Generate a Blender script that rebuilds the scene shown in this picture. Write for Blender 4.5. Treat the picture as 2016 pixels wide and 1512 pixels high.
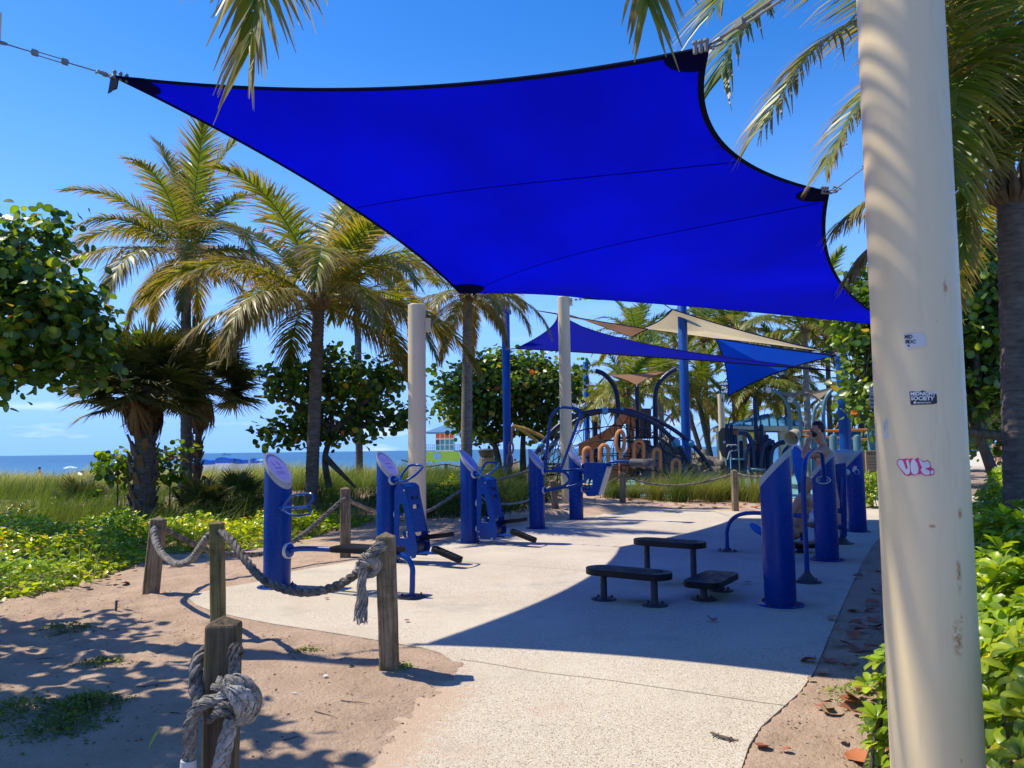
import bpy, bmesh, math, random
import numpy as np
from mathutils import Vector, Matrix, geometry
from mathutils.bvhtree import BVHTree

for o in list(bpy.data.objects): bpy.data.objects.remove(o)
SC = bpy.context.scene
COL = SC.collection
PI = math.pi
R_ = math.radians

# ------------------------------------------------------------------ camera
FPX = 1514.0; EYE = 1.5
PITCH, ROLL = R_(4.83), R_(0.75)
fw = Vector((0, math.cos(PITCH), math.sin(PITCH)))
up0 = Vector((0, -math.sin(PITCH), math.cos(PITCH)))
rt0 = Vector((1, 0, 0))
RT = rt0*math.cos(ROLL) - up0*math.sin(ROLL)
UP = up0*math.cos(ROLL) + rt0*math.sin(ROLL)
EYEP = Vector((0, 0, EYE))
cam_d = bpy.data.cameras.new('camera')
cam = bpy.data.objects.new('camera', cam_d); COL.objects.link(cam)
m = Matrix((RT, UP, -fw)).transposed().to_4x4(); m.translation = EYEP
cam.matrix_world = m
cam_d.sensor_width = 36; cam_d.sensor_fit = 'HORIZONTAL'
cam_d.lens = FPX/2016*36
cam_d.clip_start = 0.05; cam_d.clip_end = 20000
SC.camera = cam

# ------------------------------------------------------------------ light
SUN = Vector((-0.6, 0.19, 1.0)).normalized()          # towards the sun
world = bpy.data.worlds.new('World'); SC.world = world; world.use_nodes = True
wt = world.node_tree; wt.nodes.clear()
w_out = wt.nodes.new('ShaderNodeOutputWorld'); w_bg = wt.nodes.new('ShaderNodeBackground')
sky = wt.nodes.new('ShaderNodeTexSky'); sky.sky_type = 'NISHITA'; sky.sun_disc = False
sky.sun_elevation = math.asin(SUN.z); sky.sun_rotation = math.atan2(SUN.x, SUN.y) % (2*PI)
sky.altitude = 0; sky.air_density = 1.0; sky.dust_density = 0.2; sky.ozone_density = 2.6
hs = wt.nodes.new('ShaderNodeHueSaturation'); hs.inputs['Saturation'].default_value = 1.40
hs.inputs['Hue'].default_value = 0.511
hs.inputs['Value'].default_value = 1.15
wt.links.new(sky.outputs[0], hs.inputs['Color'])
# a few thin fair-weather clouds low over the sea
tc = wt.nodes.new('ShaderNodeTexCoord'); sep = wt.nodes.new('ShaderNodeSeparateXYZ')
mp = wt.nodes.new('ShaderNodeMapping'); mp.inputs['Scale'].default_value = (3.2, 3.2, 16)
nz = wt.nodes.new('ShaderNodeTexNoise'); nz.inputs['Scale'].default_value = 2.6; nz.inputs['Detail'].default_value = 6
rp = wt.nodes.new('ShaderNodeMapRange'); rp.inputs[1].default_value = 0.56; rp.inputs[2].default_value = 0.78; rp.inputs[4].default_value = 0.55
lo = wt.nodes.new('ShaderNodeMapRange'); lo.inputs[1].default_value = 0.22; lo.inputs[2].default_value = 0.02
mul = wt.nodes.new('ShaderNodeMath'); mul.operation = 'MULTIPLY'
mixc = wt.nodes.new('ShaderNodeMixRGB'); mixc.inputs[2].default_value = (7.6, 8.0, 8.6, 1)
L = wt.links.new
L(tc.outputs['Generated'], mp.inputs[0]); L(mp.outputs[0], nz.inputs[0]); L(nz.outputs[0], rp.inputs[0])
L(tc.outputs['Generated'], sep.inputs[0]); L(sep.outputs[2], lo.inputs[0])
L(rp.outputs[0], mul.inputs[0]); L(lo.outputs[0], mul.inputs[1])
# sea air: the whitish-yellow horizon of the model is turned to the pale blue of a sea horizon
hz = wt.nodes.new('ShaderNodeMapRange'); hz.inputs[1].default_value = 0.50; hz.inputs[2].default_value = -0.05; hz.interpolation_type = 'SMOOTHSTEP'
hm = wt.nodes.new('ShaderNodeMixRGB'); hm.inputs[2].default_value = (1.55, 3.35, 8.0, 1)
L(sep.outputs[2], hz.inputs[0]); L(hz.outputs[0], hm.inputs[0]); L(hs.outputs[0], hm.inputs[1])
L(mul.outputs[0], mixc.inputs[0]); L(hm.outputs[0], mixc.inputs[1]); L(mixc.outputs[0], w_bg.inputs[0])
w_bg.inputs[1].default_value = 0.14
L(w_bg.outputs[0], w_out.inputs[0])
sun_d = bpy.data.lights.new('sun', 'SUN'); sun_d.energy = 4.3; sun_d.angle = R_(0.53); sun_d.color = (1.0, 0.92, 0.75)
sun = bpy.data.objects.new('sun', sun_d); COL.objects.link(sun)
sun.rotation_euler = SUN.to_track_quat('Z', 'Y').to_euler(); sun.location = (-8, 3, 14)
SC.view_settings.view_transform = 'Standard'; SC.view_settings.look = 'None'
SC.view_settings.exposure = 0.42; SC.view_settings.gamma = 1.0
SC.view_settings.use_curve_mapping = False
SC.render.engine = 'CYCLES'
SC.cycles.max_bounces = 6; SC.cycles.diffuse_bounces = 3; SC.cycles.glossy_bounces = 2
SC.cycles.transmission_bounces = 3; SC.cycles.transparent_max_bounces = 8
SC.cycles.caustics_reflective = False; SC.cycles.caustics_refractive = False
try:
    SC.cycles.use_denoising = True
except Exception: pass

# ------------------------------------------------------------------ measuring the photograph
def ray(u, v): return fw*FPX + RT*(u-1008) - UP*(v-756)
def at(u, v, Y):                       # the point seen at pixel (u, v) that lies at depth Y
    d = ray(u, v); return EYEP + d*(Y/d.y)
def gr(u, v, z=0.0):
    d = ray(u, v); return EYEP + d*((z-EYE)/d.z)
def onp(u, v, P, d):                   # where the sight line meets the vertical plane through P along d
    n = Vector((-d.y, d.x, 0)); r = ray(u, v); t = (Vector(P)-EYEP).dot(n)/r.dot(n); return EYEP + r*t
def px(P):
    q = Vector(P)-EYEP; z = q.dot(fw); return (1008+FPX*q.dot(RT)/z, 756-FPX*q.dot(UP)/z)
def V(*a): return Vector(a)

# ------------------------------------------------------------------ scene tree
def tag(o, label=None, cat=None, group=None, kind=None):
    if label: o['label'] = label
    if cat: o['category'] = cat
    if group: o['group'] = group
    if kind: o['kind'] = kind
    return o
def thing(name, label, cat, loc=(0, 0, 0), rz=0, group=None):
    o = bpy.data.objects.new(name, None); COL.objects.link(o); o.empty_display_size = 0.2
    o.location = loc; o.rotation_euler = (0, 0, rz)
    return tag(o, label, cat, group)
def kids(o): return list(o.children)
def copy_tree(o, parent=None):
    c = o.copy(); COL.objects.link(c)
    if parent is not None: c.parent = parent
    for ch in kids(o): copy_tree(ch, c)
    return c

# ------------------------------------------------------------------ mesh builder
class MB:
    def __init__(s): s.v = []; s.f = []; s.m = []; s.mi = 0
    def add(s, vs, fs):
        b = len(s.v); s.v += [tuple(p) for p in vs]; s.f += [tuple(i+b for i in f) for f in fs]; s.m += [s.mi]*len(fs)
    def box(s, c, size, ax=None):
        ax = ax or (V(1,0,0), V(0,1,0), V(0,0,1)); c = Vector(c); h = [k/2 for k in size]; vs = []
        for sx in (-1,1):
            for sy in (-1,1):
                for sz in (-1,1): vs.append(c+ax[0]*h[0]*sx+ax[1]*h[1]*sy+ax[2]*h[2]*sz)
        s.add(vs, [(0,1,3,2),(4,6,7,5),(0,4,5,1),(2,3,7,6),(0,2,6,4),(1,5,7,3)])
    def tube(s, pts, r, n=10, closed=False, caps=True, sq=1.0):
        P = [Vector(p) for p in pts]; k = len(P)
        rr = r if isinstance(r, (list, tuple)) else [r]*k
        vs = []; nrm = None
        for i in range(k):
            if closed: t = (P[(i+1)%k]-P[i-1])
            else: t = P[min(i+1,k-1)]-P[max(i-1,0)]
            t = t.normalized() if t.length > 1e-9 else V(0,0,1)
            if nrm is None:
                a = V(0,0,1) if abs(t.z) < 0.9 else V(1,0,0); nrm = (a - t*a.dot(t)).normalized()
            else:
                nrm = nrm - t*nrm.dot(t)
                nrm = nrm.normalized() if nrm.length > 1e-6 else t.orthogonal().normalized()
            b = t.cross(nrm)
            for j in range(n):
                a = 2*PI*j/n; vs.append(P[i]+nrm*math.cos(a)*rr[i]+b*math.sin(a)*rr[i]*sq)
        fs = []
        for i in range(k if closed else k-1):
            i2 = (i+1) % k
            for j in range(n): fs.append((i*n+j, i2*n+j, i2*n+(j+1)%n, i*n+(j+1)%n))
        if caps and not closed:
            fs.append(tuple(range(n))[::-1]); fs.append(tuple((k-1)*n+j for j in range(n)))
        s.add(vs, fs)
    def lathe(s, prof, n=24, c=(0,0,0), ax=V(0,0,1), caps=True):
        ax = Vector(ax).normalized(); a = ax.orthogonal().normalized(); b = ax.cross(a); c = Vector(c); vs = []
        for (r, z) in prof:
            for j in range(n):
                t = 2*PI*j/n; vs.append(c+ax*z+(a*math.cos(t)+b*math.sin(t))*r)
        fs = []
        for i in range(len(prof)-1):
            for j in range(n): fs.append((i*n+j, i*n+(j+1)%n, (i+1)*n+(j+1)%n, (i+1)*n+j))
        if caps:
            fs.append(tuple(range(n))[::-1]); fs.append(tuple((len(prof)-1)*n+j for j in range(n)))
        s.add(vs, fs)
    def sphere(s, c, r, n=12, sc=(1,1,1)):
        c = Vector(c); vs = []; m_ = n//2
        for i in range(1, m_):
            p = PI*i/m_
            for j in range(n):
                t = 2*PI*j/n; vs.append(c+V(math.sin(p)*math.cos(t)*sc[0], math.sin(p)*math.sin(t)*sc[1], math.cos(p)*sc[2])*r)
        vs += [c+V(0,0,r*sc[2]), c-V(0,0,r*sc[2])]; fs = []; T = len(vs)-2
        for i in range(m_-2):
            for j in range(n): fs.append((i*n+j, (i+1)*n+j, (i+1)*n+(j+1)%n, i*n+(j+1)%n))
        for j in range(n):
            fs.append((T, j, (j+1)%n)); fs.append((T+1, (m_-2)*n+(j+1)%n, (m_-2)*n+j))
        s.add(vs, fs)
    def prism(s, poly, d, holes=()):
        """poly: 3-D points of a planar outline; d: extrusion vector"""
        loops = [[Vector(p) for p in poly]] + [[Vector(p) for p in h] for h in holes]; d = Vector(d)
        flat = [p for l in loops for p in l]; n = len(flat)
        tris = geometry.tessellate_polygon(loops)
        s.add(flat+[p+d for p in flat], [tuple(t) for t in tris]+[tuple(i+n for i in reversed(t)) for t in tris])
        b = len(s.v)-2*n; o = 0; fs = []
        for l in loops:
            k = len(l)
            for i in range(k):
                a_, b_ = o+i, o+(i+1)%k; fs.append((b+a_, b+b_, b+b_+n, b+a_+n))
            o += k
        s.f += fs; s.m += [s.mi]*len(fs)
    def build(s, name, mat, parent=None, smooth=True, bevel=0, local=True, fix=True, seg=2):
        me = bpy.data.meshes.new(name); v = s.v
        if parent is not None and local:
            inv = wmat(parent).inverted(); v = [inv @ Vector(p) for p in v]
        me.from_pydata([tuple(p) for p in v], [], s.f)
        mats = mat if isinstance(mat, (list, tuple)) else [mat]
        for q in mats: me.materials.append(q)
        if len(mats) > 1: me.polygons.foreach_set('material_index', s.m)
        if fix:
            bm = bmesh.new(); bm.from_mesh(me); bmesh.ops.recalc_face_normals(bm, faces=bm.faces); bm.to_mesh(me); bm.free()
        if smooth: me.shade_auto() if hasattr(me, 'shade_auto') else shade(me)
        o = bpy.data.objects.new(name, me); COL.objects.link(o)
        if parent is not None: o.parent = parent
        if bevel:
            b = o.modifiers.new('bevel', 'BEVEL'); b.width = bevel; b.segments = seg; b.limit_method = 'ANGLE'; b.angle_limit = R_(40)
        return o
def shade(me, ang=40):
    me.polygons.foreach_set('use_smooth', [True]*len(me.polygons))
    try: me.set_sharp_from_angle(angle=R_(ang))
    except Exception: pass
def wmat(o):
    m_ = Matrix.LocRotScale(o.location, o.rotation_euler, o.scale)
    return wmat(o.parent) @ m_ if o.parent is not None else m_
def link_mesh(name, me, parent=None, M_=None):
    o = bpy.data.objects.new(name, me); COL.objects.link(o)
    if parent is not None: o.parent = parent
    if M_ is not None: o.matrix_basis = M_
    return o
def np_mesh(name, verts, faces, mats, col=None, smooth=False):
    """verts (n,3); faces (m,k) all the same size"""
    me = bpy.data.meshes.new(name); verts = np.asarray(verts, np.float32); faces = np.asarray(faces, np.int32)
    me.vertices.add(len(verts)); me.vertices.foreach_set('co', verts.ravel())
    k = faces.shape[1]; me.loops.add(faces.size); me.loops.foreach_set('vertex_index', faces.ravel())
    me.polygons.add(len(faces)); me.polygons.foreach_set('loop_start', np.arange(0, faces.size, k, dtype=np.int32))
    try: me.polygons.foreach_set('loop_total', np.full(len(faces), k, np.int32))
    except Exception: pass
    for q in (mats if isinstance(mats, (list, tuple)) else [mats]): me.materials.append(q)
    me.update(calc_edges=True)
    if col is not None:
        ca = me.color_attributes.new('Col', 'FLOAT_COLOR', 'POINT')
        c4 = np.ones((len(verts), 4), np.float32); c4[:, :3] = col; ca.data.foreach_set('color', c4.ravel())
    if smooth: me.polygons.foreach_set('use_smooth', np.ones(len(faces), bool))
    return me
def spline(pts, n=8, closed=False):
    P = [Vector(p) for p in pts]; out = []; k = len(P)
    for i in range(k if closed else k-1):
        g = (lambda j: P[j % k]) if closed else (lambda j: P[min(max(j,0),k-1)])
        p0, p1, p2, p3 = g(i-1), g(i), g(i+1), g(i+2)
        for j in range(n):
            t = j/n
            out.append(0.5*((2*p1)+(p2-p0)*t+(2*p0-5*p1+4*p2-p3)*t*t+(3*p1-p0-3*p2+p3)*t**3))
    if not closed: out.append(P[-1])
    return out
def arc_corner(pts, r, n=5, closed=False):
    """polyline with rounded corners"""
    P = [Vector(p) for p in pts]; k = len(P); out = []
    rng = range(k) if closed else range(k)
    for i in rng:
        if not closed and i in (0, k-1): out.append(P[i]); continue
        a, b, c = P[i-1], P[i], P[(i+1)%k]; d1 = (a-b); d2 = (c-b)
        q = min(r, d1.length*0.45, d2.length*0.45); p1 = b+d1.normalized()*q; p2 = b+d2.normalized()*q
        for j in range(n+1):
            t = j/n; out.append(p1*(1-t)**2+b*2*t*(1-t)+p2*t*t)
    return out
# ------------------------------------------------------------------ materials
class NT:
    def __init__(s, name):
        s.mat = bpy.data.materials.new(name); s.mat.use_nodes = True; s.t = s.mat.node_tree; s.t.nodes.clear()
        s.out = s.t.nodes.new('ShaderNodeOutputMaterial')
    def n(s, ty, **kw):
        nd = s.t.nodes.new('ShaderNode'+ty)
        for k, v in kw.items():
            if k.startswith('_'): setattr(nd, k[1:], v)
            else: nd.inputs[k.replace('_', ' ')].default_value = v
        return nd
    def l(s, a, b): s.t.links.new(a, b)
    def noise(s, scale, detail=4, vec=None, rough=0.55, out=0, dist=0):
        nd = s.n('TexNoise', Scale=scale, Detail=detail, Roughness=rough, Distortion=dist)
        if vec is not None: s.l(vec, nd.inputs['Vector'])
        return nd.outputs[out]
    def coord(s, kind='Object', scale=None, loc=None, rot=None):
        tc = s.n('TexCoord'); o = tc.outputs[kind]
        if scale or loc or rot:
            mp = s.n('Mapping'); 
            if scale: mp.inputs['Scale'].default_value = scale
            if loc: mp.inputs['Location'].default_value = loc
            if rot: mp.inputs['Rotation'].default_value = rot
            s.l(o, mp.inputs[0]); o = mp.outputs[0]
        return o
    def pos(s, scale=None):
        g = s.n('NewGeometry'); o = g.outputs['Position']
        if scale:
            mp = s.n('Mapping'); mp.inputs['Scale'].default_value = scale; s.l(o, mp.inputs[0]); o = mp.outputs[0]
        return o
    def ramp(s, fac, stops, interp='LINEAR'):
        r = s.n('ValToRGB'); cr = r.color_ramp; cr.interpolation = interp
        while len(cr.elements) < len(stops): cr.elements.new(0.5)
        for e, (p, c) in zip(cr.elements, stops):
            e.position = p; e.color = (*c, 1) if len(c) == 3 else c
        s.l(fac, r.inputs[0]); return r.outputs[0]
    def rng(s, v, a, b, c=0, d=1):
        r = s.n('MapRange'); r.inputs[1].default_value = a; r.inputs[2].default_value = b; r.inputs[3].default_value = c; r.inputs[4].default_value = d
        s.l(v, r.inputs[0]); return r.outputs[0]
    def mix(s, fac, a, b, mode='MIX'):
        r = s.n('MixRGB'); r.blend_type = mode
        for i, x in ((0, fac), (1, a), (2, b)):
            if isinstance(x, (int, float)): r.inputs[i].default_value = x if i == 0 else (x, x, x, 1)
            elif isinstance(x, tuple): r.inputs[i].default_value = (*x, 1) if len(x) == 3 else x
            else: s.l(x, r.inputs[i])
        return r.outputs[0]
    def math(s, op, a, b=0.0):
        r = s.n('Math'); r.operation = op
        for i, x in ((0, a), (1, b)):
            if isinstance(x, (int, float)): r.inputs[i].default_value = x
            else: s.l(x, r.inputs[i])
        return r.outputs[0]
    def bump(s, h, strength=0.3, dist=0.01, nrm=None):
        b = s.n('Bump', Strength=strength, Distance=dist); s.l(h, b.inputs['Height'])
        if nrm is not None: s.l(nrm, b.inputs['Normal'])
        return b.outputs[0]
    def bsdf(s, col, rough=0.5, metal=0.0, nrm=None, spec=0.5, coat=0.0, trans=None, tw=0.0):
        p = s.n('BsdfPrincipled'); p.inputs['Metallic'].default_value = metal
        if isinstance(col, tuple): p.inputs['Base Color'].default_value = (*col, 1)
        else: s.l(col, p.inputs['Base Color'])
        if isinstance(rough, (int, float)): p.inputs['Roughness'].default_value = rough
        else: s.l(rough, p.inputs['Roughness'])
        p.inputs['Specular IOR Level'].default_value = spec; p.inputs['Coat Weight'].default_value = coat
        if nrm is not None: s.l(nrm, p.inputs['Normal'])
        o = p.outputs[0]
        if trans is not None:
            t = s.n('BsdfTranslucent')
            if isinstance(trans, tuple): t.inputs[0].default_value = (*trans, 1)
            else: s.l(trans, t.inputs[0])
            mx = s.n('MixShader'); mx.inputs[0].default_value = tw; s.l(o, mx.inputs[1]); s.l(t.outputs[0], mx.inputs[2]); o = mx.outputs[0]
        s.l(o, s.out.inputs[0]); return s.mat

def paint(name, col, rough=0.35, var=0.18, dirt=(0.10, 0.09, 0.07), dirt_amt=0.25, bump=0.03, coat=0.0, low=True, spec=0.5):
    t = NT(name); P = t.pos()
    n1 = t.noise(2.3, 5, P); n2 = t.noise(38, 3, P)
    c = t.mix(t.rng(n1, 0.3, 0.75), tuple(x*(1-var) for x in col), tuple(min(1, x*(1+var)) for x in col))
    m1 = t.rng(t.noise(9, 6, P, 0.7), 0.55, 0.78, 0, dirt_amt)
    if low:
        z = t.n('SeparateXYZ'); t.l(P, z.inputs[0])
        lowm = t.math('MULTIPLY', t.rng(z.outputs[2], 0.30, 0.0, 0, 0.5), t.rng(n1, 0.35, 0.6)); m1 = t.math('MAXIMUM', m1, lowm)
    c = t.mix(m1, c, dirt)
    r = t.rng(t.noise(14, 5, P, 0.65), 0.3, 0.8, rough*0.75, min(1, rough*1.6))
    return t.bsdf(c, r, nrm=t.bump(n2, bump, 0.004), coat=coat, spec=spec)

M = {}
M['blue'] = paint('blue_painted_steel', (0.0005, 0.036, 0.235), 0.24, 0.10, (0.004, 0.025, 0.09), 0.3, 0.01, spec=0.2)
M['blue_tube'] = paint('blue_painted_tube', (0.0005, 0.045, 0.25), 0.22, 0.1, (0.01, 0.03, 0.10), 0.15, 0.01, low=False, spec=0.3)
M['blue_pole'] = paint('blue_playground_pole', (0.001, 0.065, 0.32), 0.35, 0.1, (0.01, 0.04, 0.12), 0.15, 0.01, low=False, spec=0.4)
M['navy'] = paint('navy_playground_paint', (0.008, 0.022, 0.075), 0.35, 0.15, (0.05, 0.05, 0.06), 0.15, low=False)
M['lightblue'] = paint('light_blue_paint', (0.12, 0.25, 0.31), 0.35, 0.12, (0.2, 0.25, 0.25), 0.2, low=False)
M['skyplastic'] = paint('sky_blue_plastic', (0.10, 0.38, 0.58), 0.4, 0.12, (0.1, 0.2, 0.25), 0.25, low=False)
M['greycap'] = paint('grey_cast_cap', (0.36, 0.37, 0.38), 0.42, 0.1, (0.15, 0.15, 0.14), 0.35, low=False)
M['silver'] = paint('worn_silver_ring', (0.45, 0.47, 0.5), 0.35, 0.1, (0.2, 0.19, 0.17), 0.3, low=False)
M['black'] = paint('black_rubber', (0.008, 0.009, 0.013), 0.42, 0.2, (0.07, 0.06, 0.05), 0.10, 0.12, low=False, spec=0.2)
M['darkfoot'] = paint('dark_navy_footing', (0.012, 0.02, 0.05), 0.5, 0.2, (0.13, 0.09, 0.06), 0.45, 0.1)
M['orange'] = paint('orange_plastic', (0.78, 0.22, 0.04), 0.4, 0.1, (0.3, 0.12, 0.05), 0.3, low=False)
M['tanorange'] = paint('faded_orange_plastic', (0.62, 0.25, 0.09), 0.5, 0.15, (0.3, 0.15, 0.08), 0.3, low=False)
M['yellow'] = paint('yellow_orange_paint', (0.75, 0.38, 0.06), 0.4, 0.1, (0.3, 0.2, 0.08), 0.25, low=False)
M['redring'] = paint('dull_red_plastic', (0.45, 0.16, 0.11), 0.4, 0.1, (0.2, 0.1, 0.08), 0.25, low=False)
M['brownpanel'] = paint('brown_grey_panel', (0.085, 0.065, 0.055), 0.5, 0.1, (0.2, 0.17, 0.14), 0.2, low=False)
M['beige'] = paint('beige_plastic', (0.52, 0.42, 0.30), 0.5, 0.1, (0.3, 0.22, 0.15), 0.3, low=False)
M['white'] = paint('white_paint', (0.74, 0.74, 0.72), 0.4, 0.05, (0.4, 0.38, 0.33), 0.25, low=False)
M['lime'] = paint('lime_green_paint', (0.36, 0.60, 0.05), 0.5, 0.1, (0.3, 0.35, 0.1), 0.3, low=False)
M['teal'] = paint('teal_glass', (0.05, 0.30, 0.36), 0.15, 0.2, (0.1, 0.2, 0.2), 0.2, low=False)
M['towerorange'] = paint('tower_orange', (0.75, 0.13, 0.03), 0.5, 0.05, low=False)
M['roofblue'] = paint('blue_metal_roof', (0.07, 0.27, 0.48), 0.35, 0.1, (0.15, 0.3, 0.4), 0.3, low=False)
M['towerroof'] = paint('blue_grey_tower_roof', (0.10, 0.24, 0.38), 0.4, 0.1, low=False)
M['steel'] = paint('weathered_galvanised_steel', (0.22, 0.22, 0.22), 0.45, 0.3, (0.12, 0.09, 0.07), 0.4, low=False)
M['tan'] = paint('tan_board', (0.36, 0.26, 0.16), 0.6, 0.1, (0.2, 0.14, 0.1), 0.3, low=False)
M['stucco'] = paint('cream_stucco', (0.55, 0.47, 0.33), 0.85, 0.1, (0.3, 0.25, 0.18), 0.2, 0.2, low=False)
M['darkgrey'] = paint('dark_grey_plastic', (0.06, 0.06, 0.06), 0.5, 0.2, (0.2, 0.18, 0.15), 0.2, low=False)
M['roller'] = paint('dark_grey_foam_roller', (0.075, 0.075, 0.08), 0.6, 0.15, (0.16, 0.15, 0.13), 0.3, low=False)
M['stonegrey'] = paint('grey_fibre_concrete', (0.34, 0.32, 0.29), 0.85, 0.15, (0.2, 0.17, 0.14), 0.35, 0.3, low=False)
M['text_dark'] = paint('dark_print', (0.02, 0.02, 0.022), 0.5, low=False, dirt_amt=0)
M['text_white'] = paint('white_print', (0.72, 0.73, 0.74), 0.45, low=False, dirt_amt=0.05)
M['lavender'] = paint('lavender_print', (0.30, 0.30, 0.60), 0.30, low=False, dirt_amt=0.1)
M['purple'] = paint('purple_print', (0.16, 0.03, 0.30), 0.4, low=False, dirt_amt=0)
M['magenta'] = paint('magenta_ink', (0.55, 0.02, 0.16), 0.4, low=False, dirt_amt=0)
M['graffwhite'] = paint('pale_grey_ink', (0.56, 0.58, 0.62), 0.4, 0.1, low=False, dirt_amt=0.05)
M['stickerw'] = paint('pale_sticker_paper', (0.55, 0.56, 0.56), 0.5, 0.05, low=False, dirt_amt=0.2)
M['cloth_blue'] = paint('bright_blue_cloth', (0.01, 0.14, 0.60), 0.8, 0.15, low=False, dirt_amt=0)
M['cloth_light'] = paint('light_blue_cloth', (0.22, 0.48, 0.62), 0.85, 0.15, low=False, dirt_amt=0)
M['cloth_dark'] = paint('dark_swim_shorts', (0.02, 0.02, 0.03), 0.85, 0.2, low=False, dirt_amt=0)
M['cloth_red'] = paint('red_shirt_cloth', (0.4, 0.05, 0.07), 0.85, 0.2, low=False, dirt_amt=0)
M['hair'] = paint('black_hair', (0.012, 0.009, 0.008), 0.6, 0.3, (0.03, 0.02, 0.02), 0.2, 0.5, low=False)
M['playsurf'] = paint('teal_rubber_surface', (0.13, 0.33, 0.38), 0.8, 0.12, (0.25, 0.3, 0.28), 0.3, 0.15, low=False)

def cream(name, rust_spots):
    t = NT(name); P = t.pos()
    n1 = t.noise(1.3, 5, P)
    c = t.mix(t.rng(n1, 0.3, 0.7), (0.72, 0.565, 0.33), (0.78, 0.635, 0.395))
    st = t.noise(7, 6, t.pos((3, 3, 0.35)), 0.65)
    c = t.mix(t.rng(st, 0.55, 0.8, 0, 0.30), c, (0.42, 0.34, 0.24))
    sp = t.noise(55, 3, P, 0.6)
    c = t.mix(t.rng(sp, 0.72, 0.76, 0, 0.5), c, (0.25, 0.2, 0.15))
    for (loc, rad, k) in rust_spots:
        vm = t.n('VectorMath', _operation='SUBTRACT'); t.l(P, vm.inputs[0]); vm.inputs[1].default_value = loc
        v2 = t.n('VectorMath', _operation='DIVIDE'); t.l(vm.outputs[0], v2.inputs[0]); v2.inputs[1].default_value = rad
        ln = t.n('VectorMath', _operation='LENGTH'); t.l(v2.outputs[0], ln.inputs[0])
        nn = t.noise(60, 5, P, 0.7)
        f = t.math('MULTIPLY', t.rng(ln.outputs['Value'], 1.0, 0.2), t.rng(nn, 0.42, 0.52))
        c = t.mix(t.math('MULTIPLY', f, k), c, (0.40, 0.13, 0.03))
    r = t.rng(t.noise(20, 4, P), 0.3, 0.7, 0.32, 0.55)
    return t.bsdf(c, r, nrm=t.bump(t.noise(30, 3, P), 0.06, 0.004), coat=0.1)

def wood_mat(name, a, b, dark=(0.045, 0.035, 0.025), green=0.0):
    t = NT(name); O = t.coord('Object')
    mp = t.n('Mapping'); mp.inputs['Scale'].default_value = (38, 38, 1.6); t.l(O, mp.inputs[0])
    g = t.noise(1.4, 8, mp.outputs[0], 0.65, dist=0.4)
    c = t.mix(t.rng(g, 0.36, 0.62), a, b)
    mp2 = t.n('Mapping'); mp2.inputs['Scale'].default_value = (60, 60, 1.1); t.l(O, mp2.inputs[0])
    cr = t.noise(0.9, 6, mp2.outputs[0], 0.7)
    c = t.mix(t.rng(cr, 0.56, 0.63, 0, 0.95), c, dark)
    blot = t.noise(5, 6, O, 0.65)
    c = t.mix(t.rng(blot, 0.48, 0.66, 0, 0.8), c, dark)
    c = t.mix(t.rng(t.noise(4, 3, O), 0.45, 0.65, 0, green), c, (0.13, 0.13, 0.035))
    z = t.n('SeparateXYZ'); t.l(O, z.inputs[0])
    h = t.math('ADD', t.math('MULTIPLY', g, 0.6), t.math('MULTIPLY', t.rng(cr, 0.60, 0.72), -1.0))
    return t.bsdf(c, 0.85, nrm=t.bump(h, 0.7, 0.006), spec=0.25)
M['wood'] = wood_mat('weathered_timber', (0.12, 0.085, 0.045), (0.34, 0.26, 0.165), green=0.25)
M['wood_dark'] = wood_mat('dark_weathered_timber', (0.045, 0.034, 0.022), (0.16, 0.12, 0.075), green=0.25)
M['wood_yellow'] = wood_mat('yellowish_treated_timber', (0.21, 0.16, 0.05), (0.33, 0.26, 0.10), green=0.5)

def rope_mat(name, a, b, dark):
    t = NT(name); P = t.pos(); n1 = t.noise(14, 6, P, 0.7); n2 = t.noise(260, 3, P, 0.6); n3 = t.noise(90, 4, P, 0.7)
    c = t.mix(t.rng(n1, 0.35, 0.65), a, b); c = t.mix(t.rng(n3, 0.48, 0.66, 0, 0.85), c, dark)
    return t.bsdf(c, 0.95, nrm=t.bump(t.math('ADD', n2, n3), 0.8, 0.004), spec=0.15)
M['rope'] = rope_mat('weathered_grey_rope', (0.13, 0.115, 0.095), (0.40, 0.37, 0.33), (0.05, 0.045, 0.04))
M['rope_dark'] = rope_mat('dark_mouldy_rope', (0.07, 0.062, 0.055), (0.30, 0.27, 0.24), (0.025, 0.022, 0.02))
M['rope_pale'] = rope_mat('pale_frayed_rope', (0.30, 0.285, 0.26), (0.50, 0.48, 0.45), (0.07, 0.065, 0.06))
M['netrope'] = paint('black_net_cord', (0.012, 0.012, 0.014), 0.7, low=False)

def leaf_mat(name, tint=(1, 1, 1), tw=0.35, rough=0.4, tr=(1.5, 1.35, 0.5), spec=0.5):
    """colour comes from the leaf's own colour attribute"""
    t = NT(name); a = t.n('Attribute', _attribute_name='Col')
    oi = t.n('ObjectInfo'); n1 = t.noise(35, 3, t.pos(), 0.6)
    c = t.mix(1.0, a.outputs['Color'], tint, 'MULTIPLY')
    c = t.mix(t.rng(n1, 0.3, 0.7, 0, 0.35), c, t.mix(1.0, c, (0.6, 0.62, 0.5), 'MULTIPLY'))
    c = t.mix(t.rng(oi.outputs['Random'], 0, 1, 0, 0.35), c, t.mix(1.0, c, (1.35, 1.15, 0.7), 'MULTIPLY'))
    return t.bsdf(c, rough, spec=spec, trans=t.mix(1.0, c, tr, 'MULTIPLY'), tw=tw)
M['leaf'] = leaf_mat('green_leaf', (1.95, 1.95, 1.35), rough=0.33, tw=0.40, tr=(1.7, 1.6, .4))
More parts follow.
